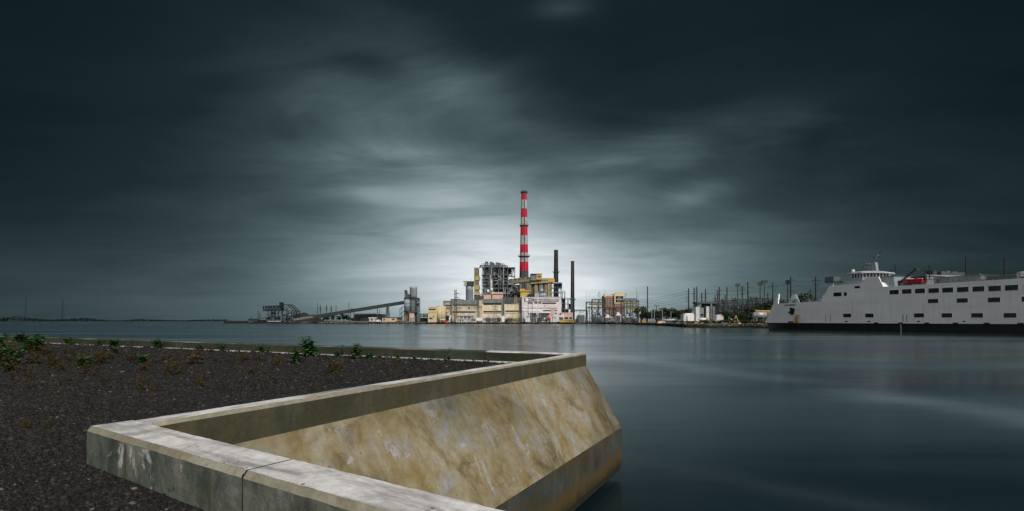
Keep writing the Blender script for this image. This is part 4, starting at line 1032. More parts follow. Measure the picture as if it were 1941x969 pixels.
def old_station():
    Y = 645
    root = T('old_boiler_house', 'ochre and olive old boiler house with rooftop gallery, at the banded chimney base', 'boiler house', base_at(1010, Y))
    mb = MB(); k = [(964, 529.5), (1006.5, 524.5), (1006.5, 533.5), (964, 537.5)]
    mb.prism([(xp(a, Y - 1.6), zt(b, Y - 1.6)) for a, b in k], Y - 1.6, Y + 18); mb.build('conveyor_house', M['olive'], root)
    windows(root, [(x, x + 2.2, 528.6 - (x - 968) * .075, 531 - (x - 968) * .075) for x in (968, 976, 983, 991, 999)], Y - 1.6, proud=.2)
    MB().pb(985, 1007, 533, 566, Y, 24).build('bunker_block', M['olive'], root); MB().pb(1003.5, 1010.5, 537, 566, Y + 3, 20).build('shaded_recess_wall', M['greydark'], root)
    MB().pb(1006, 1017.2, 519.8, 531.5, Y - 4, 18).build('penthouse', M['greyclad'], root); MB().pb(1017, 1027.3, 519.4, 530, Y - 5, 19).build('penthouse', M['orange'], root); MB().pb(1005.6, 1027.6, 518.8, 520, Y - 5.3, 20).build('penthouse_roof', M['greydark'], root)
    windows(root, [(1019.5, 1022, 523.2, 526), (1022.8, 1025.2, 523.2, 526)], Y - 5, proud=.2)
    MB().pb(1006, 1044, 530.2, 534.5, Y - .9, 16).build('gallery', M['greyclad'], root); MB().pb(1027, 1040, 527.4, 530.4, Y - .7, 14).build('gallery', M['olivelight'], root); MB().pb(1038.5, 1051.3, 527.4, 535, Y - 1.4, 18).build('gallery_end', M['orange'], root)
    mb = MB(); mb.prism([(xp(a, Y - 7), zt(b, Y - 7)) for a, b in ((1006, 535), (1042, 532.6), (1042, 535), (1006, 537.6))], Y - 1.5, Y + 6); mb.build('gallery_sill', M['olivelight'], root)
    for x0, x1, mt in ((1011, 1020, 'olive'), (1021, 1030, 'greyclad'), (1031, 1038.6, 'olive'), (1038.6, 1045.6, 'olivelight')):
        b = base_at((x0 + x1) / 2, Y + 3.2); mb = MB(); r_ = (x1 - x0) / 2 * Y / 1000
        if x0 < 1035: mb.lathe(b, [(r_, 0), (r_, zt(536, Y) - LZ)], 18)
        else: mb.pb(x0, x1, 535.5, 566, Y + .4, 16)
        mb.build('bunker', M[mt], root, smooth=x0 < 1035)
    MB().pb(1009, 1040, 536.4, 566, Y + 9, 10).build('back_wall', M['stackolive'], root)
    MB().pb(986.5, 1003, 552.5, 563.5, Y - 14, 10).build('yellow_plant_room', M['mustard'], root); MB().pb(985, 1006, 550.5, 552.6, Y - 15, 12).build('yellow_deck', M['orange'], root)
    MB().pb(985.5, 995, 547.5, 550.4, Y - 13, 6).build('yellow_hopper', M['mustard'], root)
    for x, y, rr, mt in ((1031, 559.5, 3.1, 'silver'), (1026.5, 551, 2.6, 'silver')): MB().ball(W(x, y, Y - 24), rr).build('round_vessel', M[mt], root, smooth=True)
    MB().tube(W(1020, 560, Y - 24), W(1032, 559, Y - 24), 2.2, 2.6, 14).build('round_vessel', M['silver'], root, smooth=True)
    r = random.Random(2); mb = MB(); a = W(1020, 562, Y - 26)
    for i in range(6):
        x = 1020.5 + i * 2.6; mb.bar(W(x, 563, Y - 26), W(x, 551.5, Y - 26), .3)
    for y in (552, 555.5, 559): mb.bar(W(1020.5, y, Y - 26), W(1033.5, y, Y - 26), .3)
    mb.build('pipe_cage', M['steelmid'], root)
    MB().pb(1000, 1013, 558, 563.5, Y - 20, 5).build('roof_plant', M['core'], root); MB().pb(1014, 1018, 556.5, 563.5, Y - 20, 4).build('roof_plant', M['offwhite'], root)
old_station()

def frame_tower(name, label, cat, x0, x1, y0, yb, Y, dep, nf, nc, mt, infill, group=None, seed=1, dens=.45):
    """open steel frame: columns, floor beams, braces and some enclosed plant"""
    r = random.Random(seed); root = T(name, label, cat, base_at((x0 + x1) / 2, Y), group)
    for i in range(nc + 1):
        x = x0 + (x1 - x0) * i / nc
        for d in (0, dep):
            b, t = W(x, yb, Y), W(x, y0, Y); MB().bar(b + Vector((0, d, 0)), t + Vector((0, d, 0)), .55).build('column', M[mt], root)
    for k in range(nf + 1):
        y = y0 + (yb - y0) * k / nf
        if k < nf:
            mb = MB(); mb.pb(x0 - .5, x1 + .5, y, y + .6, Y - .2, dep); mb.build('floor_deck', M['steelmid'], root)
            mb = MB(); mb.pb(x0 - .5, x1 + .5, y - 1.6, y - 1.4, Y - .3, .12)
            for i in range(nc * 3): a = W(x0 + (x1 - x0) * i / (nc * 3), y, Y - .25); mb.bar(a, a + Vector((0, 0, 1)), .15)
            mb.build('railing', M['steelmid'], root)
            for i in range(nc):
                xa, xb = x0 + (x1 - x0) * i / nc, x0 + (x1 - x0) * (i + 1) / nc; yn = y + (yb - y0) / nf
                if r.random() < .55: MB().bar(W(xa, yn, Y), W(xb, y, Y), .35).build('brace', M[mt], root)
                if r.random() < dens: MB().pb(xa + .4, xb - .4, y + .8, yn - .2, Y + dep * .3, dep * .5).build('plant_casing', M[r.choice(infill)], root)
    return root
fr = frame_tower('steel_frame', 'dark open steel frame with stairs below the dark smokestack', 'steel frame', 1045.5, 1065, 536.5, 600, 642, 14, 7, 3, 'steel', ('core', 'core', 'steelmid'), seed=3)
MB().pb(1048, 1064, 535.3, 537, 641, 10).build('hood', M['steellight'], fr)
frame_tower('steel_frame', 'lower grey steel frame with pipes at the foot of the olive smokestack', 'steel frame', 1065, 1084, 566, 606, 632, 12, 4, 3, 'steelmid', ('core', 'stackolive', 'steel'), seed=5, dens=.7)
frame_tower('side_frame', 'small pale steel frame stepping down beside the dark frame', 'steel frame', 1066, 1071, 553, 604, 636, 6, 4, 1, 'steelmid', ('core',), seed=6)

def low_right():
    Y = 600
    root = T('brick_annex', 'low pink brick annex at the foot of the olive smokestack', 'building', base_at(1075, Y))
    MB().pb(1064.5, 1086, 593.5, 610.5, Y, 14).build('wall', M['pinkbrick'], root); MB().pb(1064, 1086.4, 592.8, 593.8, Y - .3, 15).build('parapet', M['offwhite'], root)
    windows(root, [(1069, 1077, 601.5, 604.5), (1079.5, 1084.5, 601.5, 604.5)], Y, proud=.2)
    MB().pb(1040, 1069.5, 597, 610, Y - 4, 6).build('porch', M['pinkwhite'], root); windows(root, [(1060, 1067.5, 601.5, 606.5)], Y - 4, 'greydark', 'doorway', .2)
    root = T('flood_wall', 'low mustard wall along the quay below the pink annex', 'wall', base_at(1077, 598))
    MB().pb(1061, 1094, 606.4, 611.2, 590, 2).build('wall_panel', M['mustard'], root); MB().pb(1060.8, 1094.2, 606, 606.6, 589.7, 2.6).build('capping', M['olivelight'], root)
low_right()

# ------------------------------------------------------------------ silo group and conveyor
def left_silos():
    Y = 640; s = Y / 1000
    b = base_at(771.8, Y); root = T('batching_silo', 'short banded silo with dark machinery on top, where the conveyor ends', 'silo', b)
    mb = MB(); mb.lathe(b, [(5.8 * s, zt(590, Y) - LZ), (5.8 * s, zt(566.5, Y) - LZ)], 22); mb.build('shell', M['silo'], root, smooth=True)
    for y in (574.5, 582.5, 589.6):
        mb = MB(); mb.lathe(b, [(5.8 * s, zt(y + .8, Y) - LZ), (6.0 * s, zt(y + .8, Y) - LZ), (6.0 * s, zt(y, Y) - LZ), (5.8 * s, zt(y, Y) - LZ)], 22); mb.build('ring_band', M['steel'], root)
    mb = MB(); mb.lathe(b, [(6.1 * s, zt(567.5, Y) - LZ), (6.1 * s, zt(564.5, Y) - LZ)], 20); mb.build('head_deck', M['steel'], root)
    mb = MB(); mb.pb(767.5, 775, 557.5, 565, Y - 2, 6); mb.pb(768, 771.5, 552.5, 558, Y - 1, 4); mb.build('head_house', M['greydark'], root)
    mb = MB(); mb.lathe(W(769.3, 553, Y), [(1.6, -2), (1.6, 1.2), (2.0, 1.3), (2.0, 1.8)], 12); mb.build('filter', M['steel'], root)
    r = random.Random(8)
    for i in range(8): a = W(r.uniform(766, 777), 565, Y - 2); MB().bar(a, a + Vector((r.uniform(-1, 1), 0, r.uniform(2, 6))), .3).build('vent_pipe', M['steelmid'], root)
    MB().pb(767, 777, 590, 609, Y + 2, 6).build('base', M['pinkbrick'], root)
    for x in (766.5, 769.5, 773.5, 776.8): MB().bar(W(x, 610, Y - 3), W(x, 589, Y - 3), .6).build('leg', M['steel'], root)
    for q in ((757.5, 586, 766, 580), (758, 596, 766, 590), (758, 586, 758, 609), (761.5, 583, 761.5, 609), (758, 604, 766, 597)): MB().bar(W(q[0], q[1], Y - 2), W(q[2], q[3], Y - 2), .6).build('side_brace', M['steel'], root)
    b = base_at(783.8, Y + 4); root = T('tall_silo', 'tall pale grey concrete silo, highest thing left of the yellow building', 'silo', b)
    mb = MB(); mb.lathe(b, [(6.9 * s, 0), (6.9 * s, zt(546, Y) - LZ), (7.1 * s, zt(545.8, Y) - LZ), (7.1 * s, zt(544.8, Y) - LZ)], 26); mb.build('shell', M['silolight'], root, smooth=True)
    mb = MB()
    for i in range(10): t = 2 * PI * i / 10; c = b + Vector((math.cos(t) * 4.3, math.sin(t) * 4.3, zt(544.8, Y) - LZ)); mb.bar(c, c + Vector((0, 0, 1.1)), .4)
    mb.build('roof_fitting', M['steel'], root)
    mb = MB(); mb.pb(777.5, 789, 562.5, 564.2, Y - 4, 3); mb.build('walkway', M['steel'], root)
    MB().pb(776, 785, 591, 610, Y - 7, 6).build('pump_room', M['pinkbrick'], root); MB().pb(779, 786, 602, 610, Y - 9, 3).build('pale_cabin', M['silo'], root); MB().pb(774, 790, 590, 592.5, Y - 8, 7).build('canopy', M['greydark'], root)
    frame_tower('stair_tower', 'dark lattice stair tower fixed against the tall silo', 'steel frame', 788.5, 794.5, 565, 610, Y - 3, 5, 9, 2, 'steel', ('core',), seed=12, dens=.3)
    # tanks
    root = T('tank_rack', 'dark steel rack holding two silver tanks, between the silos and the yellow building', 'tanks', base_at(803, 632))
    for x in (796, 803.5, 810.5): MB().bar(W(x, 610, 630), W(x, 595, 630), .7).build('column', M['steel'], root)
    MB().pb(795, 811.5, 594.6, 596, 629.5, 6).build('roof', M['steel'], root)
    for x0, x1 in ((796.5, 802.8), (803.8, 810)): MB().tube(W(x0, 599, 632), W(x1, 599, 632), 1.5, 1.5, 12).build('tank', M['silver'], root, smooth=True)
    MB().pb(796.5, 810, 602.5, 610, 633, 4).build('pump_skid', M['core'], root)
left_silos()

def conveyor():
    Y = 662
    root = T('conveyor', 'long inclined coal conveyor gallery rising from the quay to the banded silo', 'conveyor', base_at(660, Y))
    def gal(n, m, x0, y0, x1, y1, h):
        mb = MB(); mb.prism([(xp(x0, Y), zt(y0 + h, Y)), (xp(x1, Y), zt(y1 + h, Y)), (xp(x1, Y), zt(y1, Y)), (xp(x0, Y), zt(y0, Y))], Y, Y + 5); return mb.build(n, M[m], root)
    gal('gallery', 'gallery', 593.5, 598.2, 768, 570.5, 5.6); gal('lower_gallery', 'galleryp', 556, 604.0, 593.5, 598.4, 4.2)
    mb = MB(); mb.prism([(xp(593, Y), zt(598.2, Y)), (xp(768, Y), zt(570.5, Y)), (xp(768, Y), zt(569.9, Y)), (xp(593, Y), zt(597.6, Y))], Y - .4, Y + 5.4); mb.build('roof', M['steelmid'], root)
    mb = MB(); mb.pb(664, 673, 585.2, 587.2, Y - .5, 6); mb.build('transfer_housing', M['gallery'], root)
    for xa, xt, yt in ((731, 733, 580.6), (737, 735, 580.2)):
        for d in (0, 5): MB().bar(W(xa, 610, Y) + Vector((0, d, 0)), W(xt, yt, Y) + Vector((0, d, 0)), .7).build('trestle_leg', M['steel'], root)
    mb = MB()
    for k in range(5):
        t0, t1 = k / 5, (k + 1) / 5; la, lb = W(731, 610, Y).lerp(W(733, 580.6, Y), t0), W(737, 610, Y).lerp(W(735, 580.2, Y), t1); mb.bar(la, lb, .4)
        mb.bar(W(737, 610, Y).lerp(W(735, 580.2, Y), t0), W(731, 610, Y).lerp(W(733, 580.6, Y), t1), .4)
    mb.build('trestle_brace', M['steel'], root)
    for x, y in ((664.5, 592), (671, 591), (715.5, 584), (600, 602.5)): MB().bar(W(x, 610, Y + 2), W(x, y, Y + 2), .7).build('trestle_leg', M['steel'], root)
conveyor()

def unloader():
    Y = 690
    root = T('ship_unloader', 'dark lattice gantry unloader with a level boom, on the quay at left', 'crane', base_at(535, Y))
    V = lambda x, y, d=0: W(x, y, Y) + Vector((0, d, 0))
    mb = MB(); a, c = V(499, 589.6), V(532, 588.6); mb.truss(a, c, zt(580.5, Y) - zt(589.6, Y), 9, .75, 8)
    mb.bar(V(499, 589.8), V(499, 580), .9); mb.build('boom', M['steelblack'], root)
    mb = MB()
    for d in (0, 8):
        mb.bar(V(532, 577.4, d), V(551, 578, d), .9); mb.bar(V(551, 578, d), V(563, 590, d), .9); mb.bar(V(532, 588.6, d), V(563, 590, d), .8); mb.bar(V(546, 578, d), V(556, 589, d), .9); mb.bar(V(537, 588, d), V(548, 578, d), .5); mb.bar(V(532, 578, d), V(541, 588, d), .5); mb.bar(V(563, 589.5, d), V(562, 602, d), .8)
    mb.build('back_frame', M['steelblack'], root)
    MB().pb(529.3, 532.2, 573, 590, Y - .5, 9).build('tower_head', M['steelblack'], root)
    r = random.Random(6)
    for x in (508, 514, 520, 528, 536, 546, 556, 561):
        for d in (0, 12): MB().bar(V(x, 612, d), V(x, 589, d), .7).build('leg', M['steelblack'], root)
    for i in range(96):
        x, y = r.uniform(503, 558), r.uniform(591, 609); MB().bar(V(x, y, r.uniform(0, 12)), V(x + r.uniform(3, 9), y + r.uniform(-7, 7), r.uniform(0, 12)), r.uniform(.35, .6)).build('brace', M[r.choice(('steelblack', 'steelblack', 'steelmid'))], root)
    for x0, x1, y0, y1 in ((513, 519, 592, 596), (504, 509, 602, 606), (522, 528, 600, 606), (541, 547, 603, 608), (557, 561, 598, 606)): MB().pb(x0, x1, y0, y1, Y + 3, 6).build('machinery_house', M['core' if x0 != 556 else 'galleryp'], root)
    MB().pb(508, 531, 608.7, 609.6, Y - 2, 2).build('fender_rail', M['offwhite'], root)
    # pier in front
    root = T('pier', 'long low dark timber pier under the unloader', 'pier', Vector((xp(490, 688), 684, 0)))
    mb = MB(); mb.pb(455, 590, 611, 612.4, 684, 14); mb.build('deck', M['darkwood'], root)
    for i in range(30):
        x = 456 + i * 4.6; a = W(x, 611, 684.5); MB().tube((a.x, a.y, -1), a, .5, .4, 6).build('pile', M['darkwood'], root)
    mb = MB(); Yb = 705
    mb.pb(424, 466, 610.0, 613.0, Yb, 9); root = T('barge', 'flat dark barge at the left end of the pier', 'barge', Vector((xp(445, Yb), Yb, 0)))
    mb.build('hull', M['hullblack'], root); MB().pb(424.6, 465, 609.3, 610.2, Yb + .4, 8).build('deck_coaming', M['core'], root)
    root = T('dock_shed', 'low dark shed with a vent on the pier, left of the unloader', 'shed', base_at(478, 700))
    MB().pb(471, 500, 606.5, 611, 700, 8).build('wall', M['greydark'], root); MB().pb(470.5, 484, 604.5, 607, 699.5, 9).build('roof', M['core'], root); MB().bar(W(476, 605, 702), W(476, 599.5, 702), .8).build('vent', M['steel'], root)
    mb = MB(); mb.prism([(xp(478, 694), zt(606, 694)), (xp(506, 694), zt(602.5, 694)), (xp(506, 694), zt(601.6, 694)), (xp(478, 694), zt(605.2, 694))], 694, 697); mb.thing('gangway', M['steel'], 'sloping dark gangway leading up to the unloader', 'gangway')
    for px, yt, lab in ((489.5, 590, 'thin post left of the unloader, taller of two'), (492.5, 593.5, 'thin post left of the unloader, shorter of two')):
        MB().tube(base_at(px, 698), W(px, yt, 698), .45, .35, 6).thing('mooring_post', M['pole'], lab, 'post', 'thin posts left of the unloader')
    b = base_at(575, 760); mb = MB(); r = random.Random(3)
    prof = [(564, 609), (564, 594), (571, 592), (574, 594), (579, 596.5), (586, 597.5), (589, 596), (592, 600), (598, 606), (600, 610)]
    n = 9; k0 = len(mb.v)
    for j in range(n):
        t = j / (n - 1); f = math.sin(PI * t) ** .6
        for px, y in prof: q = W(px, y, 760); mb.v.append((q.x + r.uniform(-.6, .6), 740 + 60 * t, LZ + max(0, (q.z - LZ)) * f + r.uniform(-.3, .3)))
    m_ = len(prof)
    for j in range(n - 1):
        for i in range(m_ - 1): mb.f.append((j * m_ + i, j * m_ + i + 1, (j + 1) * m_ + i + 1, (j + 1) * m_ + i))
    mb.thing('coal_pile', M['coal'], 'dark lumpy coal pile behind the unloader', 'coal pile')
unloader()

def yard_left():
    Y = 655
    root = T('ribbed_warehouse', 'dark ribbed warehouse under the conveyor with a row of roof vents', 'warehouse', base_at(697, Y + 20))
    MB().pb(671.5, 722, 595.5, 609, Y + 20, 25).build('wall', M['greydark'], root)
    mb = MB()
    for i in range(26): x = 672 + i * 1.95; mb.pb(x, x + .5, 596, 609, Y + 19.6, .5)
    mb.build('rib', M['steel'], root)
    for i in range(12): x = 674 + i * 3.2; MB().pb(x, x + 2, 593.6, 595.6, Y + 24, 4).build('roof_vent', M['silo'], root)
    root = T('white_shed', 'small white flat-roofed shed below the warehouse', 'shed', base_at(705, 630)); MB().pb(700, 711, 603.5, 609.5, 630, 5).build('wall', M['offwhite'], root); MB().pb(698.5, 712.5, 602, 603.6, 629, 7).build('roof', M['white'], root); windows(root, [(703, 706, 605, 608)], 630, proud=.1)
    car('white_van', 'white van parked beside the pink low building', 'van', 718, 609.8, 628, 8.5, 4.6, 'white')
    root = T('pink_workshop', 'low salmon-pink workshop with a dark doorway, left of the silos', 'building', base_at(740, 640)); MB().pb(724.5, 752, 602.4, 610, 640, 10).build('wall', M['pinkbrick'], root); MB().pb(724, 760, 601.4, 602.6, 639.6, 12).build('roof', M['greydark'], root); windows(root, [(742.5, 748, 604, 607), (727, 729.5, 604, 608)], 640, 'greydark', 'doorway', .15)
    MB().pb(752, 760, 602.6, 610, 642, 8).build('side_wall', M['olivelight'], root)
    root = T('yellow_loader', 'yellow wheel loader below the pink workshop', 'loader', base_at(755, 632)); Z = LZ
    loader(root, 755, 632, 'mustard')

def car(name, label, cat, px, yb, Y, wpx, hpx, mt, group=None):
    s = Y / 1000; b = W(px, yb, Y); b.z = LZ; L = wpx * s / 2; H = hpx * s
    root = T(name, label, cat, b, group); d = min(2.0, L)
    mb = MB(); mb.prism([(b.x - L, LZ + H * .18), (b.x + L, LZ + H * .18), (b.x + L, LZ + H * .55), (b.x + L * .72, LZ + H * .6), (b.x + L * .5, LZ + H), (b.x - L * .9, LZ + H), (b.x - L, LZ + H * .85)], Y - d / 2, Y + d / 2); mb.build('body', M[mt], root)
    MB().box(b.x + L * .05, b.x + L * .55, Y - d / 2 - .03, Y + d / 2 + .03, LZ + H * .6, LZ + H * .9).build('window', M['window'], root)
    for sx in (-.6, .6):
        for dy in (-1, 1): MB().tube((b.x + L * sx, Y + dy * (d / 2 - .05), LZ + H * .16), (b.x + L * sx, Y + dy * (d / 2 + .12), LZ + H * .16), H * .17, H * .17, 10).build('wheel', M['rubber'], root)
    return root

def loader(root, px, Y, mt):
    b = base_at(px, Y); x = b.x; Z = LZ
    MB().box(x - 2.6, x + .6, Y - 1.2, Y + 1.2, Z + .9, Z + 2.1).build('body', M[mt], root); MB().box(x - .9, x + .5, Y - 1, Y + 1, Z + 2.1, Z + 3.4).build('cab', M['window'], root); MB().box(x - 1, x + .6, Y - 1.1, Y + 1.1, Z + 3.4, Z + 3.55).build('cab_roof', M[mt], root)
    mb = MB(); mb.bar((x + .6, Y, Z + 1.6), (x + 2.6, Y, Z + 2.4), .4); mb.bar((x + 2.6, Y, Z + 2.4), (x + 3.6, Y, Z + .8), .4); mb.build('arm', M[mt], root)
    MB().prism([(x + 3.2, Z + .2), (x + 4.4, Z + .2), (x + 4.3, Z + 1.2), (x + 3.4, Z + 1.3)], Y - 1.3, Y + 1.3).build('bucket', M['rust'], root)
    for sx in (-1.8, .4):
        for dy in (-1.25, 1.25): MB().tube((x + sx, Y + dy - .25, Z + .75), (x + sx, Y + dy + .25, Z + .75), .75, .75, 12).build('wheel', M['rubber'], root)
yard_left()

# ------------------------------------------------------------------ quay in front of the station
def lattice_tower(px, yt, Y, wb, wt, label, arms=(), mt='steel', group='lattice pylons on the quay', yb=611):
    b = base_at(px, Y); s = Y / 1000; H = zt(yt, Y) - LZ; root = T('lattice_pylon', label, 'pylon', b, group)
    mb = MB(); n = max(4, int(H / 3.2))
    def c(k, sx, sy): w = (wb + (wt - wb) * k / n) * s / 2; return b + Vector((sx * w, sy * w, H * k / n))
    for k in range(n):
        for sx, sy in ((-1, -1), (1, -1), (1, 1), (-1, 1)): mb.bar(c(k, sx, sy), c(k + 1, sx, sy), .3)
        mb.bar(c(k, -1, -1), c(k + 1, 1, -1), .2); mb.bar(c(k, 1, -1), c(k + 1, -1, -1), .2); mb.bar(c(k, -1, 1), c(k + 1, 1, 1), .2); mb.bar(c(k, -1, -1), c(k, 1, -1), .2)
    mb.build('lattice_mast', M[mt], root)
    for y, x0, x1 in arms:
        a = MB(); a.bar(W(x0, y, Y), W(x1, y, Y), .45); a.bar(W(x1, y, Y), W(px, y - 2, Y), .25); a.build('crossarm', M[mt], root)
        i = MB()
        for xe in (x0, x1): q = W(xe, y, Y); i.lathe(q - Vector((0, 0, 1.6)), [(.12, 0), (.22, .4), (.12, .8), (.22, 1.2), (.12, 1.6)], 8)
        i.build('insulator', M['insul'], root)
    return root
lattice_tower(863.4, 549, 585, 5, 3.2, 'narrow dark lattice pylon with two short arms, left of the blue-grey silo', ((556.5, 863, 870.5), (564.5, 863, 870.5), (584, 858, 873), (588, 860, 870)))
lattice_tower(906.3, 562, 588, 4.4, 2.6, 'dark lattice pylon with crossarms, where tan and cream halls meet', ((581.5, 899, 915), (584, 901, 912)))
lattice_tower(954.4, 556, 592, 2.0, 1.2, 'slim grey lattice mast before the pier between the two cream bays')
lattice_tower(977.5, 560, 588, 9, 3.4, 'broad yellowish lattice pylon before the right cream bay', ((576, 970, 985),), 'olivelight')
lattice_tower(938.5, 579, 590, 7, 3.0, 'short wide-legged lattice pylon before the left cream bay', ((581, 934, 943), (587, 934, 943)), 'olive')

def switchyard():
    r = random.Random(14); Y = 582
    def portal(px0, px1, yt, label, mt='offwhite', Y=582, bays=1, cat='gantry', group='steel portals along the quay'):
        root = T('switchyard_portal', label, cat, base_at((px0 + px1) / 2, Y), group)
        for i in range(bays + 1): x = px0 + (px1 - px0) * i / bays; MB().bar(base_at(x, Y), W(x, yt, Y), .5).build('post', M[mt], root)
        MB().pb(px0 - .8, px1 + .8, yt, yt + .8, Y - .4, .8).build('beam', M[mt], root)
        mb = MB()
        for i in range(bays * 3): x = px0 + (px1 - px0) * (i + .5) / (bays * 3); q = W(x, yt + .8, Y); mb.lathe(q - Vector((0, 0, 1.4)), [(.1, 0), (.22, .3), (.1, .6), (.22, .9), (.1, 1.4)], 7)
        mb.build('insulator', M['insul'], root); return root
    portal(871, 900, 598.4, 'wide white multi-post portal low on the quay before the tan hall', bays=4)
    portal(866, 893, 604.2, 'lower white portal of the same quay group, slightly nearer the water', Y=576, bays=3)
    portal(990, 1024, 590, 'pale tall portal crossing the pale pink building', 'palepole', 584, 2)
    portal(1004, 1017, 580, 'white ladder-like portal in the middle of the pale pink building', 'white', 580, 1)
    portal(1015, 1047, 597.2, 'long dark portal before the pink building doorway', 'steelmid', 578, 3)
    portal(951, 993, 589.4, 'long thin grey portal bridging from the cream bay to the pink building', 'steelmid', 586, 2)
    portal(1001, 1009, 574, 'narrow grey portal under the pale pink building windows, left of the white pole', 'steelmid', 590, 1)
    MB().tube(base_at(1019.6, 584), W(1019.6, 555, 584), .55, .45, 10).thing('flagpole', M['white'], 'tall white pole rising before the pale pink building', 'pole')
    # transformers and cubicles
    for i, (x, y0, w, mt, lab) in enumerate(((910, 601, 13, 'offwhite', None), (882, 605, 5, 'offwhite', 'small pale switch cabinet under the white portal, left one'), (890, 605.4, 4, 'offwhite', 'small pale switch cabinet under the white portal, right one'),
        (925, 603, 9, 'greydark', 'dark transformer block before the cream bay, left one'), (936, 603.4, 8, 'steelmid', 'grey transformer block before the cream bay, middle one'), (945, 602.6, 6, 'greydark', 'dark transformer block before the cream bay, right one'),
        (953.5, 599, 5.5, 'white', 'white box trailer upright by the slim lattice mast'), (966, 603.5, 10, 'steel', 'long dark green plant skid before the right cream bay'), (1000, 602, 8, 'white', 'white tented kiosk before the white annex'),
        (1012, 603, 6, 'steelmid', 'grey cabinet before the pink building, beside the white kiosk'), (1023, 603.5, 7, 'greydark', 'dark cabinet before the pink building, right of the grey one'), (1051, 603, 8, 'offwhite', 'pale cabinet right of the red round tank'))):
        Yc = 578 + (i % 3) * 3
        if i == 0:
            root = T('box_truck', 'white box truck parked on the quay by the tan hall', 'truck', base_at(x, Yc)); MB().pb(902, 914.5, 602.4, 608.2, Yc, 2.6).build('cargo_box', M['white'], root); MB().pb(914.7, 918, 604.4, 608.4, Yc + .1, 2.4).build('cab', M['offwhite'], root); MB().pb(916, 918.1, 604.8, 606.2, Yc + .05, 2.5).build('window', M['window'], root)
            for xw in (904, 910, 916): MB().tube(W(xw, 608.6, Yc - .1), W(xw, 608.6, Yc - .1) + Vector((0, 2.6, 0)), .5, .5, 10).build('wheel', M['rubber'], root)
            continue
        root = T('transformer' if 'transformer' in lab else 'kiosk' if 'kiosk' in lab else 'cabinet', lab, 'equipment', base_at(x, Yc)); MB().pb(x - w / 2, x + w / 2, y0, 610.5, Yc, 4).build('housing', M[mt], root)
        MB().pb(x - w / 2 - .4, x + w / 2 + .4, y0 - .7, y0 + .01, Yc - .3, 4.6).build('lid', M['steellight' if mt != 'white' else 'offwhite'], root)
        mb = MB()
        for k in range(3): q = W(x - w * .3 + k * w * .3, y0 - .7, Yc + 2); mb.lathe(q, [(.2, 0), (.32, .3), (.16, .6), (.3, .9), (.1, 1.5)], 7)
        mb.build('bushing', M['insul'], root)
    # red tank, white dome, pale cylinder
    for x, y, rr, mt, lab, nm in ((1040.8, 603.4, 3.2, 'brightred', 'bright red round tank on the quay before the pink building', 'round_tank'), (1032, 604.5, 2.0, 'pinkwhite', 'small pale round tank just left of the red one', 'round_tank')):
        Yc = 576; root = T(nm, lab, 'tank', base_at(x, Yc)); c = W(x, y, Yc); s = Yc / 1000
        MB().ball(c, rr * s, rr * s, rr * s * 1.05, 18, 11).build('shell', M[mt], root, smooth=True)
        for t in (0, 2.1, 4.2): MB().bar(Vector((c.x + math.cos(t) * rr * s * .7, Yc + math.sin(t) * rr * s * .7, LZ)), Vector((c.x + math.cos(t) * rr * s * .8, Yc + math.sin(t) * rr * s * .8, c.z)), .3).build('leg', M['steel'], root)
    car('red_car', 'red car beside the white awning at the yellow building', 'car', 845, 610, 585, 8, 3, 'brightred')
    root = T('awning', 'white awning on posts right of the yellow building', 'awning', base_at(838, 590)); MB().pb(834, 844, 605, 606.4, 588, 5).build('roof', M['white'], root)
    for x in (835, 843): MB().bar(base_at(x, 589), W(x, 606, 589), .25).build('post', M['offwhite'], root)
    root = T('bulk_hopper', 'white slanting chute at the left bay of the hall', 'chute', base_at(853, 584)); MB().bar(W(852, 606, 584), W(855.5, 598, 584), 1.1).build('chute', M['white'], root); MB().pb(851, 853, 604, 610.5, 583.5, 1).build('leg', M['offwhite'], root)
    root = T('yellow_stair', 'yellow stair block before the middle of the tan hall', 'stairs', base_at(861, 586)); mb = MB()
    for k in range(6): mb.pb(858.5 + k * .8, 863.5, 608 - k * 2, 610.5, 586 + .01 * k, 3)
    mb.build('flight', M['mustard'], root); MB().pb(858.5, 863.5, 596.5, 597.2, 585.6, 3.6).build('landing', M['steelmid'], root)
    # fence along the quay
    for x0, x1, lab in ((812, 868, 'wire fence on the quay below the yellow building and tan hall'), (915, 1000, 'wire fence on the quay before the cream hall'), (1002, 1062, 'wire fence on the quay before the pale pink building'), (1100, 1215, 'wire fence before the substation')):
        Yf = 606 if x0 < 1100 else 556; Yf = Yf + 9 if x0 < 1100 else Yf + 40
        Yf = 615 - 0 if x0 < 1100 else 606
        root = T('fence', lab, 'fence', base_at((x0 + x1) / 2, Yf), 'wire fences on the quay')
        mb = MB()
        for i in range(int((x1 - x0) / 2.4) + 1): a = base_at(x0 + i * 2.4, Yf); mb.bar(a, a + Vector((0, 0, 2.2)), .1)
        mb.build('post', M['palepole'], root, kind=None)
        mb = MB()
        for z in (.5, 1.2, 2.1): mb.bar(base_at(x0, Yf) + Vector((0, 0, z)), base_at(x1, Yf) + Vector((0, 0, z)), .06)
        mb.build('wire_mesh', M['steelmid'], root)
    # quay front wall and mooring dolphins
    mb = MB(); mb.box(xp(858, 606), xp(1094, 606), 607.5, 612, -1, 1.35); mb.thing('quay_wall', M['darkwood'], 'dark timber-faced quay wall below the power station', 'quay')
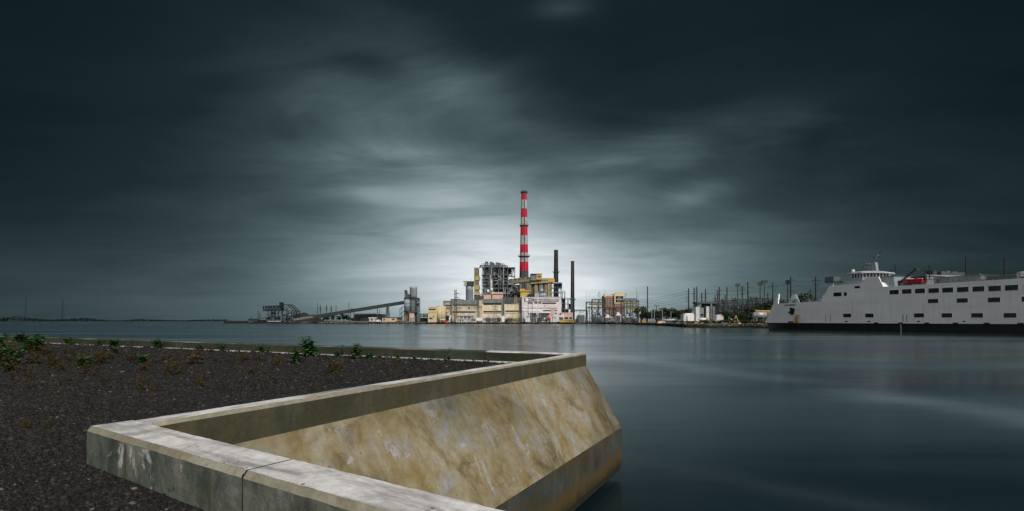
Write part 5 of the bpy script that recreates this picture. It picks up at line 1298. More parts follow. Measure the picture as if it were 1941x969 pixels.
    for px, lab in ((857, 'mooring dolphin at the left end of the quay wall'), (889, 'mooring dolphin below the white portals'), (905.5, 'mooring dolphin below the box truck'), (957, 'mooring dolphin below the slim lattice mast'), (980.5, 'mooring dolphin below the yellowish pylon'), (1017.5, 'heavy mooring dolphin below the pale pink building'), (1060.3, 'heavy mooring dolphin at the right end of the quay by the mustard wall')):
        Yd = 597; b = Vector((xp(px, Yd), Yd, 0)); root = T('mooring_dolphin', lab, 'mooring post', b, 'mooring dolphins along the quay')
        big = 'heavy' in lab; w = 1.1 if big else .6
        for dx in (-1, 0, 1):
            for dy in (0, 1): MB().tube(b + Vector((dx * w * .95, dy * w, -1)), b + Vector((dx * w * .75, dy * w * .8, 3.6 if big else 2.4)), .38, .33, 7).build('pile', M['darkwood'], root)
        mb = MB(); mb.lathe(b + Vector((0, w * .4, 3.3 if big else 2.1)), [(w * 1.35, 0), (w * 1.35, .4), (w * 1.1, .6)], 10); mb.build('cap', M['darkwood'], root)
    for x0, x1, y0, lab in ((1006, 1058, 612.2, 'long floating timber fender below the pale pink building'), (868, 902, 611.6, 'floating timber fender below the white portals')):
        mb = MB(); mb.pb(x0, x1, y0, y0 + 1, 598, 1.2); mb.thing('floating_fender', M['wood'], lab, 'fender', 'floating timber fenders')
switchyard()

def brick_hotel():
    Y = 800
    root = T('apartment_block', 'far dark red brick block with cream frames and a dark sign panel, behind the substation', 'building', base_at(1165, Y))
    MB().pb(1147, 1168, 560, 611, Y, 30).build('brick_wall', M['brickred'], root); MB().pb(1165, 1184, 557, 611, Y - 3, 32).build('brick_wall', M['brickred'], root)
    MB().pb(1164.6, 1184.6, 556.8, 575.5, Y - 4, 1.2).build('cream_front', M['hotelcream'], root); MB().pb(1146.5, 1166, 559, 561.8, Y - .6, 2).build('cornice', M['hotelcream'], root); MB().pb(1145, 1148, 557, 563, Y - 1, 6).build('corner_turret', M['hotelcream'], root)
    mb = MB(); mb.prism([(xp(a, Y - 4), zt(c, Y - 4)) for a, c in ((1167, 557), (1182, 557), (1181, 554.5), (1177, 554.3), (1172, 552.8), (1168, 555))], Y - 4, Y + 2); mb.build('roof_pediment', M['hotelcream'], root)
    MB().pb(1167.3, 1181.5, 561.4, 573, Y - 4.5, .5).build('sign_panel', M['window'], root)
    mb = MB()
    for x0, x1, y in ((1172.4, 1174, 562.8), (1175, 1176, 562.8)): mb.pb(x0, x1, y, y + 1.6, Y - 4.7, .2)
    mb.pb(1169, 1180, 566.4, 568.2, Y - 4.7, .2); mb.pb(1170.5, 1178, 570.4, 571.2, Y - 4.7, .2); mb.build('sign_mark', M['steellight'], root)
    mb = MB(); mw = MB()
    for i in range(7): mb.pb(1147 + i * 2.9, 1147.6 + i * 2.9, 561, 582, Y - .5, .6)
    for j in range(6): mb.pb(1147, 1165, 563.6 + j * 3.6, 564.2 + j * 3.6, Y - .55, .5)
    mb.build('facade_grid', M['pinkbrick'], root)
    for i in range(6):
        for j in range(5): MB().pb(1147.9 + i * 2.9, 1149.7 + i * 2.9, 564.6 + j * 3.6, 566.8 + j * 3.6, Y - .2, .3).build('window', M['window'], root)
brick_hotel()

def substation():
    Y = 560; yb = 611; r = random.Random(21)
    def gantry(x0, x1, yt, ybm, label, Y, mt='steel', cols=3, bar=None):
        root = T('substation_gantry', label, 'gantry', base_at((x0 + x1) / 2, Y), 'steel gantries of the substation')
        for i in range(cols):
            x = x0 + (x1 - x0) * i / (cols - 1)
            for d in (0, 4): MB().bar(base_at(x, Y) + Vector((0, d, 0)), W(x, yt, Y) + Vector((0, d, 0)), .5).build('column', M[mt], root)
        for y in ybm: mb = MB(); a, c = W(x0, y + 1.6, Y), W(x1, y + 1.6, Y); mb.truss(a, c, 1.0, max(4, int((x1 - x0) / 3)), .28, 4); mb.build('lattice_beam', M[mt], root)
        mb = MB()
        for i in range(int((x1 - x0) / 2.6)):
            for y in ybm: q = W(x0 + 1 + i * 2.6, y + 1.8, Y + 2); mb.lathe(q - Vector((0, 0, 1.7)), [(.12, 0), (.26, .4), (.12, .8), (.26, 1.2), (.12, 1.7)], 6)
        mb.build('insulator', M['insul'], root); return root
    g1 = gantry(1111.5, 1145, 572, (572.4, 582), 'left wide substation gantry with an ochre beam', Y, cols=4); MB().pb(1118, 1142, 575.6, 578.6, Y - .6, .5).build('ochre_panel', M['ochre'], g1)
    g1b = gantry(1122.5, 1148, 567, (567,), 'tall rear frame above the left substation gantry', Y + 12, cols=3)
    g2 = gantry(1178, 1211, 569.5, (570, 580), 'right wide substation gantry with two ochre beams', Y, cols=4); MB().pb(1181, 1206, 573.8, 577.4, Y - .6, .5).build('ochre_panel', M['ochre'], g2); MB().pb(1184, 1208, 581.4, 585.5, Y - .6, .5).build('ochre_panel', M['ochre'], g2)
    gantry(1184, 1207, 566, (566.2,), 'tall rear frame above the right substation gantry', Y + 12, cols=3)
    g3 = gantry(1144, 1180, 582, (582.6,), 'low middle gantry of the substation under the brick block', Y - 4, cols=4); MB().pb(1146, 1177, 581, 582.6, Y - 5, .5).build('ochre_panel', M['ochre'], g3)
    gantry(1089, 1113, 587, (587.4,), 'low thin gantry between the olive smokestack and the substation', Y + 20, cols=3)
    for px, yt, lab in ((1112, 552, 'thin lightning mast at the left end of the substation, outer of two'), (1117, 556, 'thin lightning mast at the left end of the substation, inner of two'), (1137.3, 554, 'hooked mast above the left gantry'), (1146.5, 548, 'thin mast at the left corner of the brick block'), (1187.3, 556, 'hooked mast right of the brick block'), (1207, 545, 'tall tapering mast at the right end of the substation'), (1209.5, 558, 'short mast beside the tall tapering one')):
        b = base_at(px, Y + 8); t = W(px, yt, Y + 8); t2 = Vector((b.x, b.y, t.z)); thick = .55 if 'tall' in lab else .3 if 'hook' in lab else .14
        root = T('lightning_mast', lab, 'mast', b, 'masts of the substation'); MB().tube(b, t2, thick, .08, 6).build('shaft', M['steel'], root)
        if 'hooked' in lab: MB().path([t2, t2 + Vector((-1.6, 0, -.6)), t2 + Vector((-1, 0, -1.8)), t2 + Vector((-2, 0, -3.4)), t2 + Vector((-1.0, 0, -4.6))], .22, 5).build('hook_arm', M['steel'], root)
    for i in range(44):
        x = r.uniform(1111, 1212); Yc = Y - 2 + r.uniform(0, 14); h = r.uniform(5, 15); q = base_at(x, Yc); mb = MB(); mb.bar(q, q + Vector((0, 0, h)), .36)
        for dz in (0, 2.4): mb.bar(q + Vector((-1.7, 0, h - dz)), q + Vector((1.7, 0, h - dz)), .26)
        for dx in (-1.5, 1.5): mb.lathe(q + Vector((dx, 0, h)), [(.14, 0), (.3, .4), (.14, .8), (.28, 1.2), (.1, 1.6)], 6)
        mb.thing('switchgear_post', M['steelblack'], 'dark switchgear post with two crossarms among many in the substation', 'post', 'dark posts of the substation')
    # transformers: pale tanks with radiators, conservators and bushings
    spots = ((1103, 592, 12, 'offwhite', 'big pale domed transformer left of the substation'), (1096, 600, 8, 'steellight', 'grey transformer low beside the mustard wall'), (1108, 602, 8, 'greyclad', 'dark grey transformer at the left foot of the substation'), (1127, 596, 8, 'steelmid', 'grey transformer under the left gantry, first from left'), (1136, 600, 8, 'steelmid', 'grey transformer under the left gantry, second from left'),
             (1153, 597, 11, 'white', 'white stepped transformer under the brick block'), (1161, 603, 9, 'greyclad', 'dark transformer between the two white stepped ones'), (1172.5, 593, 9, 'white', 'tall white stepped transformer right of centre in the substation'), (1182, 602, 9, 'steelmid', 'grey transformer beside the tall white one'), (1190, 597, 6, 'steellight', 'slim pale transformer below the right gantry'), (1198, 601, 10, 'greydark', 'dark transformer below the right gantry'), (1206, 603, 7, 'steelmid', 'grey transformer at the right foot of the substation'))
    for i, (x, y0, w, mt, lab) in enumerate(spots):
        Yc = Y - 14 + (i % 3) * 5; root = T('transformer', lab, 'transformer', base_at(x, Yc), 'transformers of the substation')
        if Yc < 545: pass
        MB().pb(x - w / 2, x + w / 2, y0 + 3, yb, Yc, 4).build('tank', M[mt], root); MB().pb(x - w * .32, x + w * .25, y0, y0 + 3.2, Yc + .3, 3).build('cover', M[mt], root)
        mb = MB()
        for k in range(7): mb.pb(x - w / 2 + .3 + k * w * .14, x - w / 2 + .3 + k * w * .14 + w * .06, y0 + 5, yb - 1, Yc - .8, .8)
        mb.build('radiator', M['steelmid'], root); MB().tube(W(x - w * .45, y0 - .4, Yc + 2), W(x + w * .1, y0 - .4, Yc + 2), .55, .55, 10).build('conservator', M['steellight'], root)
        mb = MB()
        for k in range(3): q = W(x - w * .25 + k * w * .25, y0 + .5, Yc + 2.2); mb.lathe(q, [(.2, 0), (.34, .4), (.16, .8), (.32, 1.2), (.14, 1.6), (.28, 2.0), (.06, 2.6)], 7)
        mb.build('bushing', M['insul'], root)
    # bus work: many small posts with insulators
    for i in range(26):
        x = r.uniform(1112, 1211); Yc = Y - 6 + r.uniform(0, 16); h = r.uniform(3, 9); root_b = base_at(x, Yc); mb = MB(); mb.bar(root_b, root_b + Vector((0, 0, h)), .25); mb.bar(root_b + Vector((-1.4, 0, h)), root_b + Vector((1.4, 0, h)), .2)
        for dx in (-1.2, 0, 1.2): mb.lathe(root_b + Vector((dx, 0, h)), [(.14, 0), (.26, .4), (.12, .8), (.24, 1.2), (.1, 1.6)], 6)
        mb.thing('busbar_post', M['steelmid' if i % 3 else 'palepole'], 'grey busbar support post with insulators among many in the substation', 'post', 'busbar posts of the substation')
    for px, yt, lab in ((1142, 586, 'pale lamp post in front of the left half of the substation'), (1185.5, 585, 'pale lamp post in front of the right half of the substation'), (1196, 592, 'shorter pale lamp post right of the other two')):
        root = T('lamp_post', lab, 'lamp post', base_at(px, 545 if False else 552), 'lamp posts before the substation'); b = base_at(px, 552); t = W(px, yt, 552); MB().tube(b, t, .22, .14, 8).build('shaft', M['palepole'], root); MB().box(t.x - .5, t.x + .5, t.y - .25, t.y + .25, t.z - .1, t.z + .25).build('lamp_head', M['steellight'], root)
    # frame beside the right end
    root = T('control_shed', 'white open-fronted shed at the right end of the substation', 'shed', base_at(1218, 540)); MB().pb(1211.5, 1221, 592.4, 594.2, 540, 5).build('roof', M['white'], root)
    for x in (1212, 1220.2): MB().pb(x, x + 1, 594, yb, 540, 4).build('side_wall', M['offwhite'], root)
    MB().pb(1221.5, 1226, 595, yb, 541, 4).build('side_room', M['white'], root); MB().pb(1222.4, 1224.6, 598.5, yb, 540.8, .3).build('doorway', M['greydark'], root); MB().pb(1213.2, 1220, 596, yb, 543, 1).build('back_wall', M['greydark'], root)
    root = T('yellow_skip', 'yellow skip at the foot of the tall pole', 'skip', base_at(1224, 500)); MB().prism([(xp(1218.5, 500), LZ + .2), (xp(1230, 500), LZ + .2), (xp(1231, 500), LZ + 2.6), (xp(1217.5, 500), LZ + 2.6)], 500, 503).build('body', M['mustard'], root); MB().pb(1219.5, 1226, 607.6, 608.8, 499.9, .2).build('side_panel', M['rust'], root)
substation()

def pole(px, yt, Y, label, arms=(), mt='pole', r0=.3, group='utility poles behind the right bank', kind='utility_pole', cat='utility pole'):
    b = base_at(px, Y); t = Vector((b.x, b.y, zt(yt, Y))); root = T(kind, label, cat, b, group)
    MB().tube(b, t, r0 * 1.15, r0 * .8, 8).build('shaft', M[mt], root)
    for y, x0, x1, drop in arms:
        mb = MB(); a, c = W(x0, y, Y), W(x1, y, Y); mb.bar(a, c, .34)
        if drop: mb.bar(a, a - Vector((0, 0, drop)), .18); mb.bar(c, c - Vector((0, 0, drop)), .18); mb.bar(a - Vector((0, 0, drop)), Vector((b.x, b.y, a.z - drop * 1.5)), .1); mb.bar(c - Vector((0, 0, drop)), Vector((b.x, b.y, a.z - drop * 1.5)), .1)
        mb.build('crossarm', M[mt], root)
        for q in (a, c): MB().lathe(q - Vector((0, 0, 1.0 if not drop else drop + .6)), [(.08, 0), (.18, .3), (.08, .5), (.18, .8), (.06, 1.0)], 6).build('insulator', M['insul'], root)
    return root
def ladder_arms(px, ys, d): return tuple((y, px - d, px + .5, 0) for y in ys)
PL = 'poles at the left under the conveyor'
for px, yt, lab in ((602, 574.5, 'leftmost and tallest plain pole rising behind the coal conveyor'), (607.3, 579, 'second pole behind the conveyor, thickened halfway'), (619, 578, 'third pole behind the conveyor, thickened halfway'), (628, 580.5, 'fourth pole behind the conveyor, shorter and thickened'), (637, 578, 'fifth pole behind the conveyor, thin'), (661.3, 574, 'thin pole with a small top fitting, above the middle of the conveyor'), (715.3, 583, 'short dark pole under the conveyor beside the trestle'), (719.5, 588, 'short pole with a side lamp beside the trestle')):
    Yp = 700; root = pole(px, yt, Yp, lab, (), 'pole', .4, PL)
    if 'thickened' in lab: a = W(px, (yt + 597) / 2 - 3, Yp); MB().lathe(a - Vector((0, 0, 3.5)), [(.4, 0), (.95, 1.5), (1.0, 4), (.4, 8)], 8).build('sleeve', M['steel'], root)
    if 'lamp' in lab or 'fitting' in lab: q = W(px, yt + 1, Yp); MB().bar(q, q + Vector((1.8, 0, .4)), .35).build('fitting', M['steelmid'], root)
pole(1227.4, 543, 500, 'tall dark lone pole between the substation and the trees', (), 'stackdark', .62)
for px, yt, lab in ((1235.5, 588, 'grey timber post left of the T-topped pole'), (1240.3, 589, 'grey timber post second from the left in the bank group'), (1255.5, 587, 'grey timber post right of the small T-topped pole'), (1271.7, 590, 'slender pale post in front of the trees')):
    pole(px, yt, 405, lab, (), 'palepole', .26, 'timber posts on the right bank')
pole(1244.5, 579.5, 440, 'short T-topped pole before the trees, larger of two', ((579.8, 1240.5, 1249, 0),), 'pole', .28); pole(1250.6, 584.5, 430, 'short T-topped pole before the trees, smaller of two', ((584.8, 1247.5, 1254, 0),), 'pole', .26)
PX = []
def hp(px, yt, lab, arms, Y=400, r0=.5): pole(px, yt, Y, lab, arms, 'pole', r0); PX.append((px, yt, Y))
hp(1305.3, 547, 'tall pole with a column of left-hand brackets, first of the right bank row', ladder_arms(1305.3, (553, 557.5, 563, 566.5, 571), 4))
hp(1315.8, 545, 'left pole of the twin pole frame with rungs between', ((556.5, 1312, 1316, 0),)); hp(1321, 543, 'right pole of the twin pole frame with rungs between', tuple((y, 1316, 1321, 0) for y in (549, 553, 557, 561.5, 566)))
hp(1330.3, 555.5, 'short pole with two small crossarms above the pump house', ((556, 1328.6, 1333, 0), (563.2, 1325, 1335, 0))); hp(1337.3, 548, 'pole with a right-hand arm above the pump house', ((555.5, 1336, 1344, 0), (563.5, 1337, 1340, 0)))
hp(1363.5, 544, 'pole where the sloping line meets, right of the pump house', ((551, 1358, 1368, 0), (558, 1362, 1367, 0))); hp(1360.4, 553, 'short pole with brackets close left of the sloping line pole', ((558, 1355, 1361, 0), (561, 1354, 1361, 0)))
hp(1378, 544, 'plain pole midway between pump house and floodlight', ()); hp(1374.5, 559, 'low plain pole left of the midway pole', ()); hp(1355.8, 563, 'low pole on the pump house skyline', ((566, 1352, 1359, 0),))
hp(1407, 542.5, 'pole with crowded crossarms right of the first floodlight', ((550, 1402, 1413, 0), (556.5, 1403.5, 1409, 0), (546, 1403, 1411, 0))); hp(1417.5, 534.5, 'tallest dark pole in the middle of the right bank row', ((545.8, 1417, 1429, 0), (555, 1416, 1421, 0), (563, 1417, 1424, 0)), 390, .5)
hp(1464.7, 535.5, 'pole with a hooped crossarm before the ferry bow', ((542.5, 1457.5, 1471.5, 1.2), (551, 1464, 1470, 0)), 330, .34)
hp(1498.7, 525, 'tall pole above the ferry foredeck, left one', ((531, 1499, 1505.5, 1.2), (552, 1494, 1505, 0)), 300, .44); hp(1546, 525, 'tall pole above the ferry foredeck with a two-sided drop arm', ((532, 1540, 1553, 1.3), (540.5, 1546, 1552.5, 0)), 300, .44)
hp(1536.3, 548, 'low pole with short arms over the foredeck trees', ((553, 1532, 1541, 0),), 310, .3)
hp(1697, 501.5, 'pole with a square drop arm behind the ferry boat crane', ((511.5, 1689.5, 1703.5, 1.6),), 255, .28); hp(1762, 501.5, 'pole with a square drop arm behind the ferry deckhouse', ((511.5, 1754.5, 1769.5, 1.6),), 250, .28)
hp(1831, 487, 'tall bare pole with one crossarm above the ferry, left of two', ((505.8, 1822, 1839, 0),), 245, .38); hp(1904.5, 488, 'tall bare pole with one crossarm above the ferry, right of two', ((507, 1896, 1913, 0),), 245, .38)
for px, yt, lab in ((1390, 567, 'small dark pole in the switchgear thicket, first'), (1394, 565, 'small dark pole in the switchgear thicket, beside the first'), (1369.5, 566, 'small dark pole left of the switchgear thicket'), (1434, 562, 'small dark pole before the tree tops left of the floodlights'), (1455, 556, 'small finned pole just left of the ferry bow')):
    hp(px, yt, lab, ((yt + 3, px - 2.5, px + 2.5, 0),), 370, .3)

def floodlight(px, yt, Y, lab, rows, w):
    b = base_at(px, Y); t = Vector((b.x, b.y, zt(yt, Y))); root = T('floodlight', lab, 'floodlight', b, 'stadium floodlights on masts'); MB().tube(b, t, .4, .25, 8).build('shaft', M['pole'], root)
    for k in range(rows):
        y = yt + k * 2.0; MB().bar(W(px - w, y, Y), W(px + w, y, Y), .25).build('crossarm', M['pole'], root)
        for i in range(5): q = W(px - w + 2 * w * i / 4, y, Y - .2); MB().box(q.x - .42, q.x + .42, q.y - .3, q.y, q.z - .1, q.z + .6).build('lamp', M['steel'], root)
floodlight(1398, 539.5, 400, 'floodlight mast with three lamp rows, left of the tallest pole', 3, 3.6); floodlight(1440.8, 536, 400, 'floodlight mast with stacked lamp rows, left one of the close pair', 4, 3.6); floodlight(1448.8, 533, 400, 'floodlight mast with the widest lamp rows, right one of the close pair', 3, 5.4); floodlight(1493, 533, 320, 'floodlight mast behind the tall pole over the foredeck', 4, 3.2)

def wires():
    def span(p, q, sag, lab, r=.085):
        p, q = Vector(p), Vector(q); pts = [p.lerp(q, i / 14) - Vector((0, 0, sag * 4 * (i / 14) * (1 - i / 14))) for i in range(15)]
        MB().path(pts, r, 4).thing('power_line', M['wire'], lab, 'power line', 'power lines of the right bank')
    for k, y in enumerate((553, 557.5, 563, 566.5, 571)):
        span(W(1086, 566 + k * 3.2, 640), W(1301.5, y, 400), 6, ('highest', 'second highest', 'middle', 'second lowest', 'lowest')[k] + ' of the five cables from the smokestack to the first pole of the row', .08)
    span(W(1305.3, 556, 400), W(1363.5, 551, 400), 2.5, 'cable sloping up from the twin poles to the sloping line pole'); span(W(1363.5, 551, 400), W(1407, 550, 400), .6, 'level cable from the sloping line pole to the crowded pole'); span(W(1367, 558, 400), W(1417, 555, 390), 1.2, 'lower cable right of the sloping line pole')
    span(W(1429, 545.8, 390), W(1464.7, 543, 330), .6, 'cable from the tallest pole to the hooped pole'); span(W(1471, 543, 330), W(1499, 531, 300), .8, 'cable from the hooped pole to the left foredeck pole'); span(W(1505, 533, 300), W(1546, 532, 300), .6, 'cable between the two foredeck poles'); span(W(1553, 532, 300), W(1690, 513, 255), 3, 'cable from the right foredeck pole to the boat crane pole')
    span(W(1505, 540, 300), W(1546, 540.5, 300), .8, 'lower cable between the two foredeck poles'); span(W(1703, 512, 255), W(1755, 512, 250), .8, 'cable between the two square drop arm poles'); span(W(1769, 512, 250), W(1823, 506, 245), .8, 'cable from the deckhouse pole to the left bare pole'); span(W(1839, 506, 245), W(1897, 507, 245), .8, 'cable between the two bare poles'); span(W(1913, 507, 245), W(1990, 498, 235), .8, 'cable leaving the right bare pole towards the picture edge')
    span(W(840, 557, 600), W(884, 557, 640), .4, 'short cable from the narrow pylon to the blue-grey silo', .06)
wires()

def right_bank():
    Y = 330
    root = T('pump_house', 'grey concrete pump house on tall pillars under a dark beam, middle of the right bank', 'building', base_at(1337, Y)); s = Y / 1000
    for x0, x1, y0, mt in ((1319, 1326, 582, 'offwhite'), (1326.5, 1334, 584, 'greyclad'), (1339, 1346, 581, 'offwhite'), (1347, 1350.5, 580, 'greyclad'), (1351.5, 1355, 581, 'greyclad')): MB().pb(x0, x1, y0, 609, Y, 6).build('pillar', M[mt], root)
    MB().pb(1321, 1360, 572.4, 575.6, Y - .5, 8).build('roof_beam', M['greydark'], root); MB().pb(1322, 1327, 575.6, 582.2, Y + .5, 5).build('upper_wall', M['greyclad'], root); MB().pb(1334.5, 1355, 575.6, 582, Y + .8, 5).build('upper_wall', M['core'], root)
    MB().pb(1334, 1339, 585, 609, Y + 3, 3).build('recess_wall', M['core'], root); MB().pb(1329, 1333, 595, 599, Y - .15, .2).build('window', M['window'], root); MB().pb(1346.8, 1350, 575, 609, Y - 1, .9).build('front_post', M['steelmid'], root)
    mb = MB()
    for i in range(12): a = W(1322 + i * 3.2, 572.4, Y); mb.bar(a, a + Vector((0, 0, .9)), .12)
    mb.pb(1322, 1358, 570, 570.3, Y - .1, .1); mb.build('roof_railing', M['steel'], root)
    MB().pb(1355, 1364, 574, 590, Y + 2, 4).build('side_bay', M['core'], root)
    root = T('white_hut', 'white flat-roofed hut left of the pump house', 'hut', base_at(1306, 325)); MB().pb(1296, 1303, 596, 609, 325, 6).build('wall', M['offwhite'], root); MB().pb(1303.2, 1316, 595.6, 609, 325.4, 6).build('wall', M['white'], root); MB().pb(1299, 1314, 594, 595.8, 325.8, 5).build('roof', M['white'], root); MB().pb(1301.6, 1303.1, 600, 609, 324.8, .3).build('doorway', M['greydark'], root); MB().pb(1311.5, 1316, 590.4, 594.6, 327, 3).build('roof_unit', M['greyclad'], root)
    root = T('storage_tank', 'long white horizontal tank with an orange end, before the pump house', 'tank', base_at(1334, 318)); Yt = 318
    MB().tube(W(1325.5, 605.4, Yt), W(1338, 605.4, Yt), .85, .85, 16).build('shell', M['white'], root, smooth=True); MB().ball(W(1325.5, 605.4, Yt), .5, .85, .85).build('dished_end', M['white'], root, smooth=True); MB().tube(W(1338, 605.4, Yt), W(1343.5, 605.4, Yt), .86, .86, 16).build('orange_end', M['mustard'], root, smooth=True)
    for x in (1328, 1340): MB().pb(x, x + 1.4, 606, 610, Yt - .6, 1.2).build('saddle', M['wood'], root)
    root = T('cylinder_tank', 'pale grey pipe-like tank lying at the left of the right bank', 'tank', base_at(1268, 345)); MB().tube(W(1258, 607.3, 345), W(1278, 606.8, 345), .7, .7, 12).build('shell', M['steellight'], root, smooth=True); MB().pb(1274, 1279.6, 604.8, 608.6, 344.4, 1.6).build('valve_box', M['offwhite'], root)
    for x in (1261, 1270): MB().pb(x, x + 1, 607.6, 610, 344.5, 1).build('saddle', M['wood'], root)
    root = T('tanker_dome', 'white rounded tent with a red stripe right of the pump house', 'tent', base_at(1365, 322)); mb = MB(); mb.prism([(xp(a, 322), zt(c, 322)) for a, c in ((1357.5, 609), (1372, 609), (1371, 599), (1368, 597), (1363, 596.4), (1359, 598.5))], 322, 326); mb.build('cover', M['offwhite'], root); MB().pb(1367, 1371.2, 598.2, 599.6, 321.8, .25).build('stripe', M['brightred'], root)
    # yellow barge / containers / floats
    root = T('yellow_barge', 'long mustard-yellow container lying on the rubble bank', 'container', Vector((xp(1320.5, 290), 290, LZ))); MB().pb(1308.5, 1333, 611.2, 615.2, 290, 2.4).build('body', M['mustard'], root)
    mb = MB()
    for i in range(14): x = 1309 + i * 1.75; mb.pb(x, x + .4, 611.6, 614.8, 289.9, .12)
    mb.build('rib', M['orange'], root)
    for x0, x1, y0, Yc, mt, lab, nm in ((1382.5, 1404.5, 611.6, 272, 'pinkbrick', 'pale pink open scow near the yellow excavator', 'scow'), (1247, 1262, 608.4, 372, 'pinkbrick', 'peach-coloured box container at the left of the bank', 'container'), (1281, 1292, 611.4, 305, 'steelmid', 'grey flat float left of the yellow container', 'float'), (1367, 1382, 610.4, 282, 'steelmid', 'grey flat float right of the yellow container', 'float'), (1340, 1366, 611.6, 284, 'steel', 'long dark float behind the rubble, centre of the bank', 'float')):
        root = T(nm, lab, nm, Vector((xp((x0 + x1) / 2, Yc), Yc, LZ)), None); y1 = YH + (E - LZ) / Yc * 1000 + .1; MB().pb(x0, x1, y0, y1, Yc, 2.4).build('hull', M[mt], root); MB().pb(x0 - .3, x1 + .3, y0 - .4, y0 + .02, Yc - .12, 2.7).build('rim', M['rust' if mt == 'pinkbrick' else 'greydark'], root)
    for px, Yc, lab, mt in ((1379, 292, 'yellow excavator with dark cab, left of two near the scow', 'mustard'), (1388, 288, 'yellow excavator with raised arm, right of two near the scow', 'mustard')):
        root = T('excavator', lab, 'excavator', base_at(px, Yc), 'yellow excavators on the bank'); b = base_at(px, Yc); x = b.x
        for dy in (-1, 1): MB().box(x - 1.6, x + 1.6, Yc + dy - .3, Yc + dy + .3, LZ, LZ + .7).build('track', M['rubber'], root)
        MB().box(x - 1.6, x + 1.2, Yc - 1.1, Yc + 1.1, LZ + .8, LZ + 1.9).build('body', M[mt], root); MB().box(x + .1, x + 1.2, Yc - 1, Yc - .1, LZ + 1.9, LZ + 2.8).build('cab', M['window'], root)
        h = 4.6 if 'raised' in lab else 3.0; mb = MB(); mb.bar((x + 1, Yc + .3, LZ + 1.6), (x + 2.2, Yc + .3, LZ + h), .35); mb.bar((x + 2.2, Yc + .3, LZ + h), (x + 3.4, Yc + .3, LZ + 1.2), .3); mb.build('arm', M[mt], root); MB().box(x + 3.1, x + 3.9, Yc - .1, Yc + .7, LZ + .4, LZ + 1.2).build('bucket', M['rust'], root)
    root = T('silver_tank', 'large silver horizontal tank under an orange rack, just left of the ferry bow', 'tank', base_at(1440, 275)); MB().tube(W(1429, 597.5, 275), W(1452, 596.5, 275), 1.55, 1.55, 20).build('shell', M['silver'], root, smooth=True); MB().ball(W(1429, 597.5, 275), .7, 1.55, 1.55).build('dished_end', M['silver'], root, smooth=True)
    for x in (1433, 1446): MB().pb(x, x + 1.6, 599, 610, 274, 2).build('saddle', M['steelmid'], root)
    root = T('orange_rack', 'orange pipe rack above the silver tank', 'rack', base_at(1445, 279)); MB().pb(1432, 1462, 588.4, 590, 279, .8).build('beam', M['orange'], root); MB().pb(1434, 1460, 591, 592, 279, .8).build('beam', M['mustard'], root)
    for x in (1435, 1446, 1457): MB().bar(base_at(x, 279.3), W(x, 588.6, 279.3), .3).build('post', M['orange'], root)
    root = T('dock', 'dark low timber dock at the bank before the silver tank', 'dock', Vector((xp(1440, 262), 262, 0))); MB().pb(1424, 1470, 605, 606, 262, 4).build('deck', M['darkwood'], root)
    for i in range(8): a = W(1425.5 + i * 6, 606, 263); MB().tube((a.x, a.y, -.5), a, .2, .18, 6).build('pile', M['wood'], root)
    # switchgear behind the thicket
    r = random.Random(17)
    for x0, x1, y, lab in ((1356, 1378, 570.5, 'dark switchgear gantry left in the thicket behind the right bank'), (1380, 1402, 569.5, 'dark switchgear gantry in the middle of the thicket'), (1404, 1421, 568, 'dark switchgear gantry right in the thicket, by the tallest pole'), (1420, 1458, 566.5, 'long dark busbar gantry on the skyline left of the ferry bow')):
        Yg = 385; root = T('switchgear_gantry', lab, 'gantry', base_at((x0 + x1) / 2, Yg), 'gantries behind the thicket'); n = int((x1 - x0) / 5)
        for i in range(n + 1): x = x0 + (x1 - x0) * i / n; MB().bar(base_at(x, Yg), W(x, y - 1, Yg), .35).build('column', M['steel'], root)
        for dy in (0, 5, 10.5):
            mb = MB(); mb.truss(W(x0, y + dy + 1, Yg), W(x1, y + dy + 1, Yg), .7, n * 2, .22, 3); mb.build('lattice_beam', M['steel'], root)
        mb = MB()
        for i in range(n * 5): q = W(x0 + (x1 - x0) * r.random(), y + r.choice((0, 5, 10.5)) + .8, Yg + r.uniform(0, 3)); mb.lathe(q, [(.16, 0), (.34, .4), (.14, .7), (.32, 1.0), (.1, 1.6)], 6)
        mb.build('insulator', M['insul'], root)
        for i in range(3): MB().pb(x0 + 2 + i * 6, x0 + 5 + i * 6, y + 12, y + 19, Yg + 2, 3).build('switch_cabinet', M['steelmid'], root)
    MB().tube((xp(1205, 395), 395, .12), (xp(1215, 395), 395, .12), .3, .3, 8).thing('log', M['darkwood'], 'dark log floating in the water below the yellow skip', 'log')
right_bank()

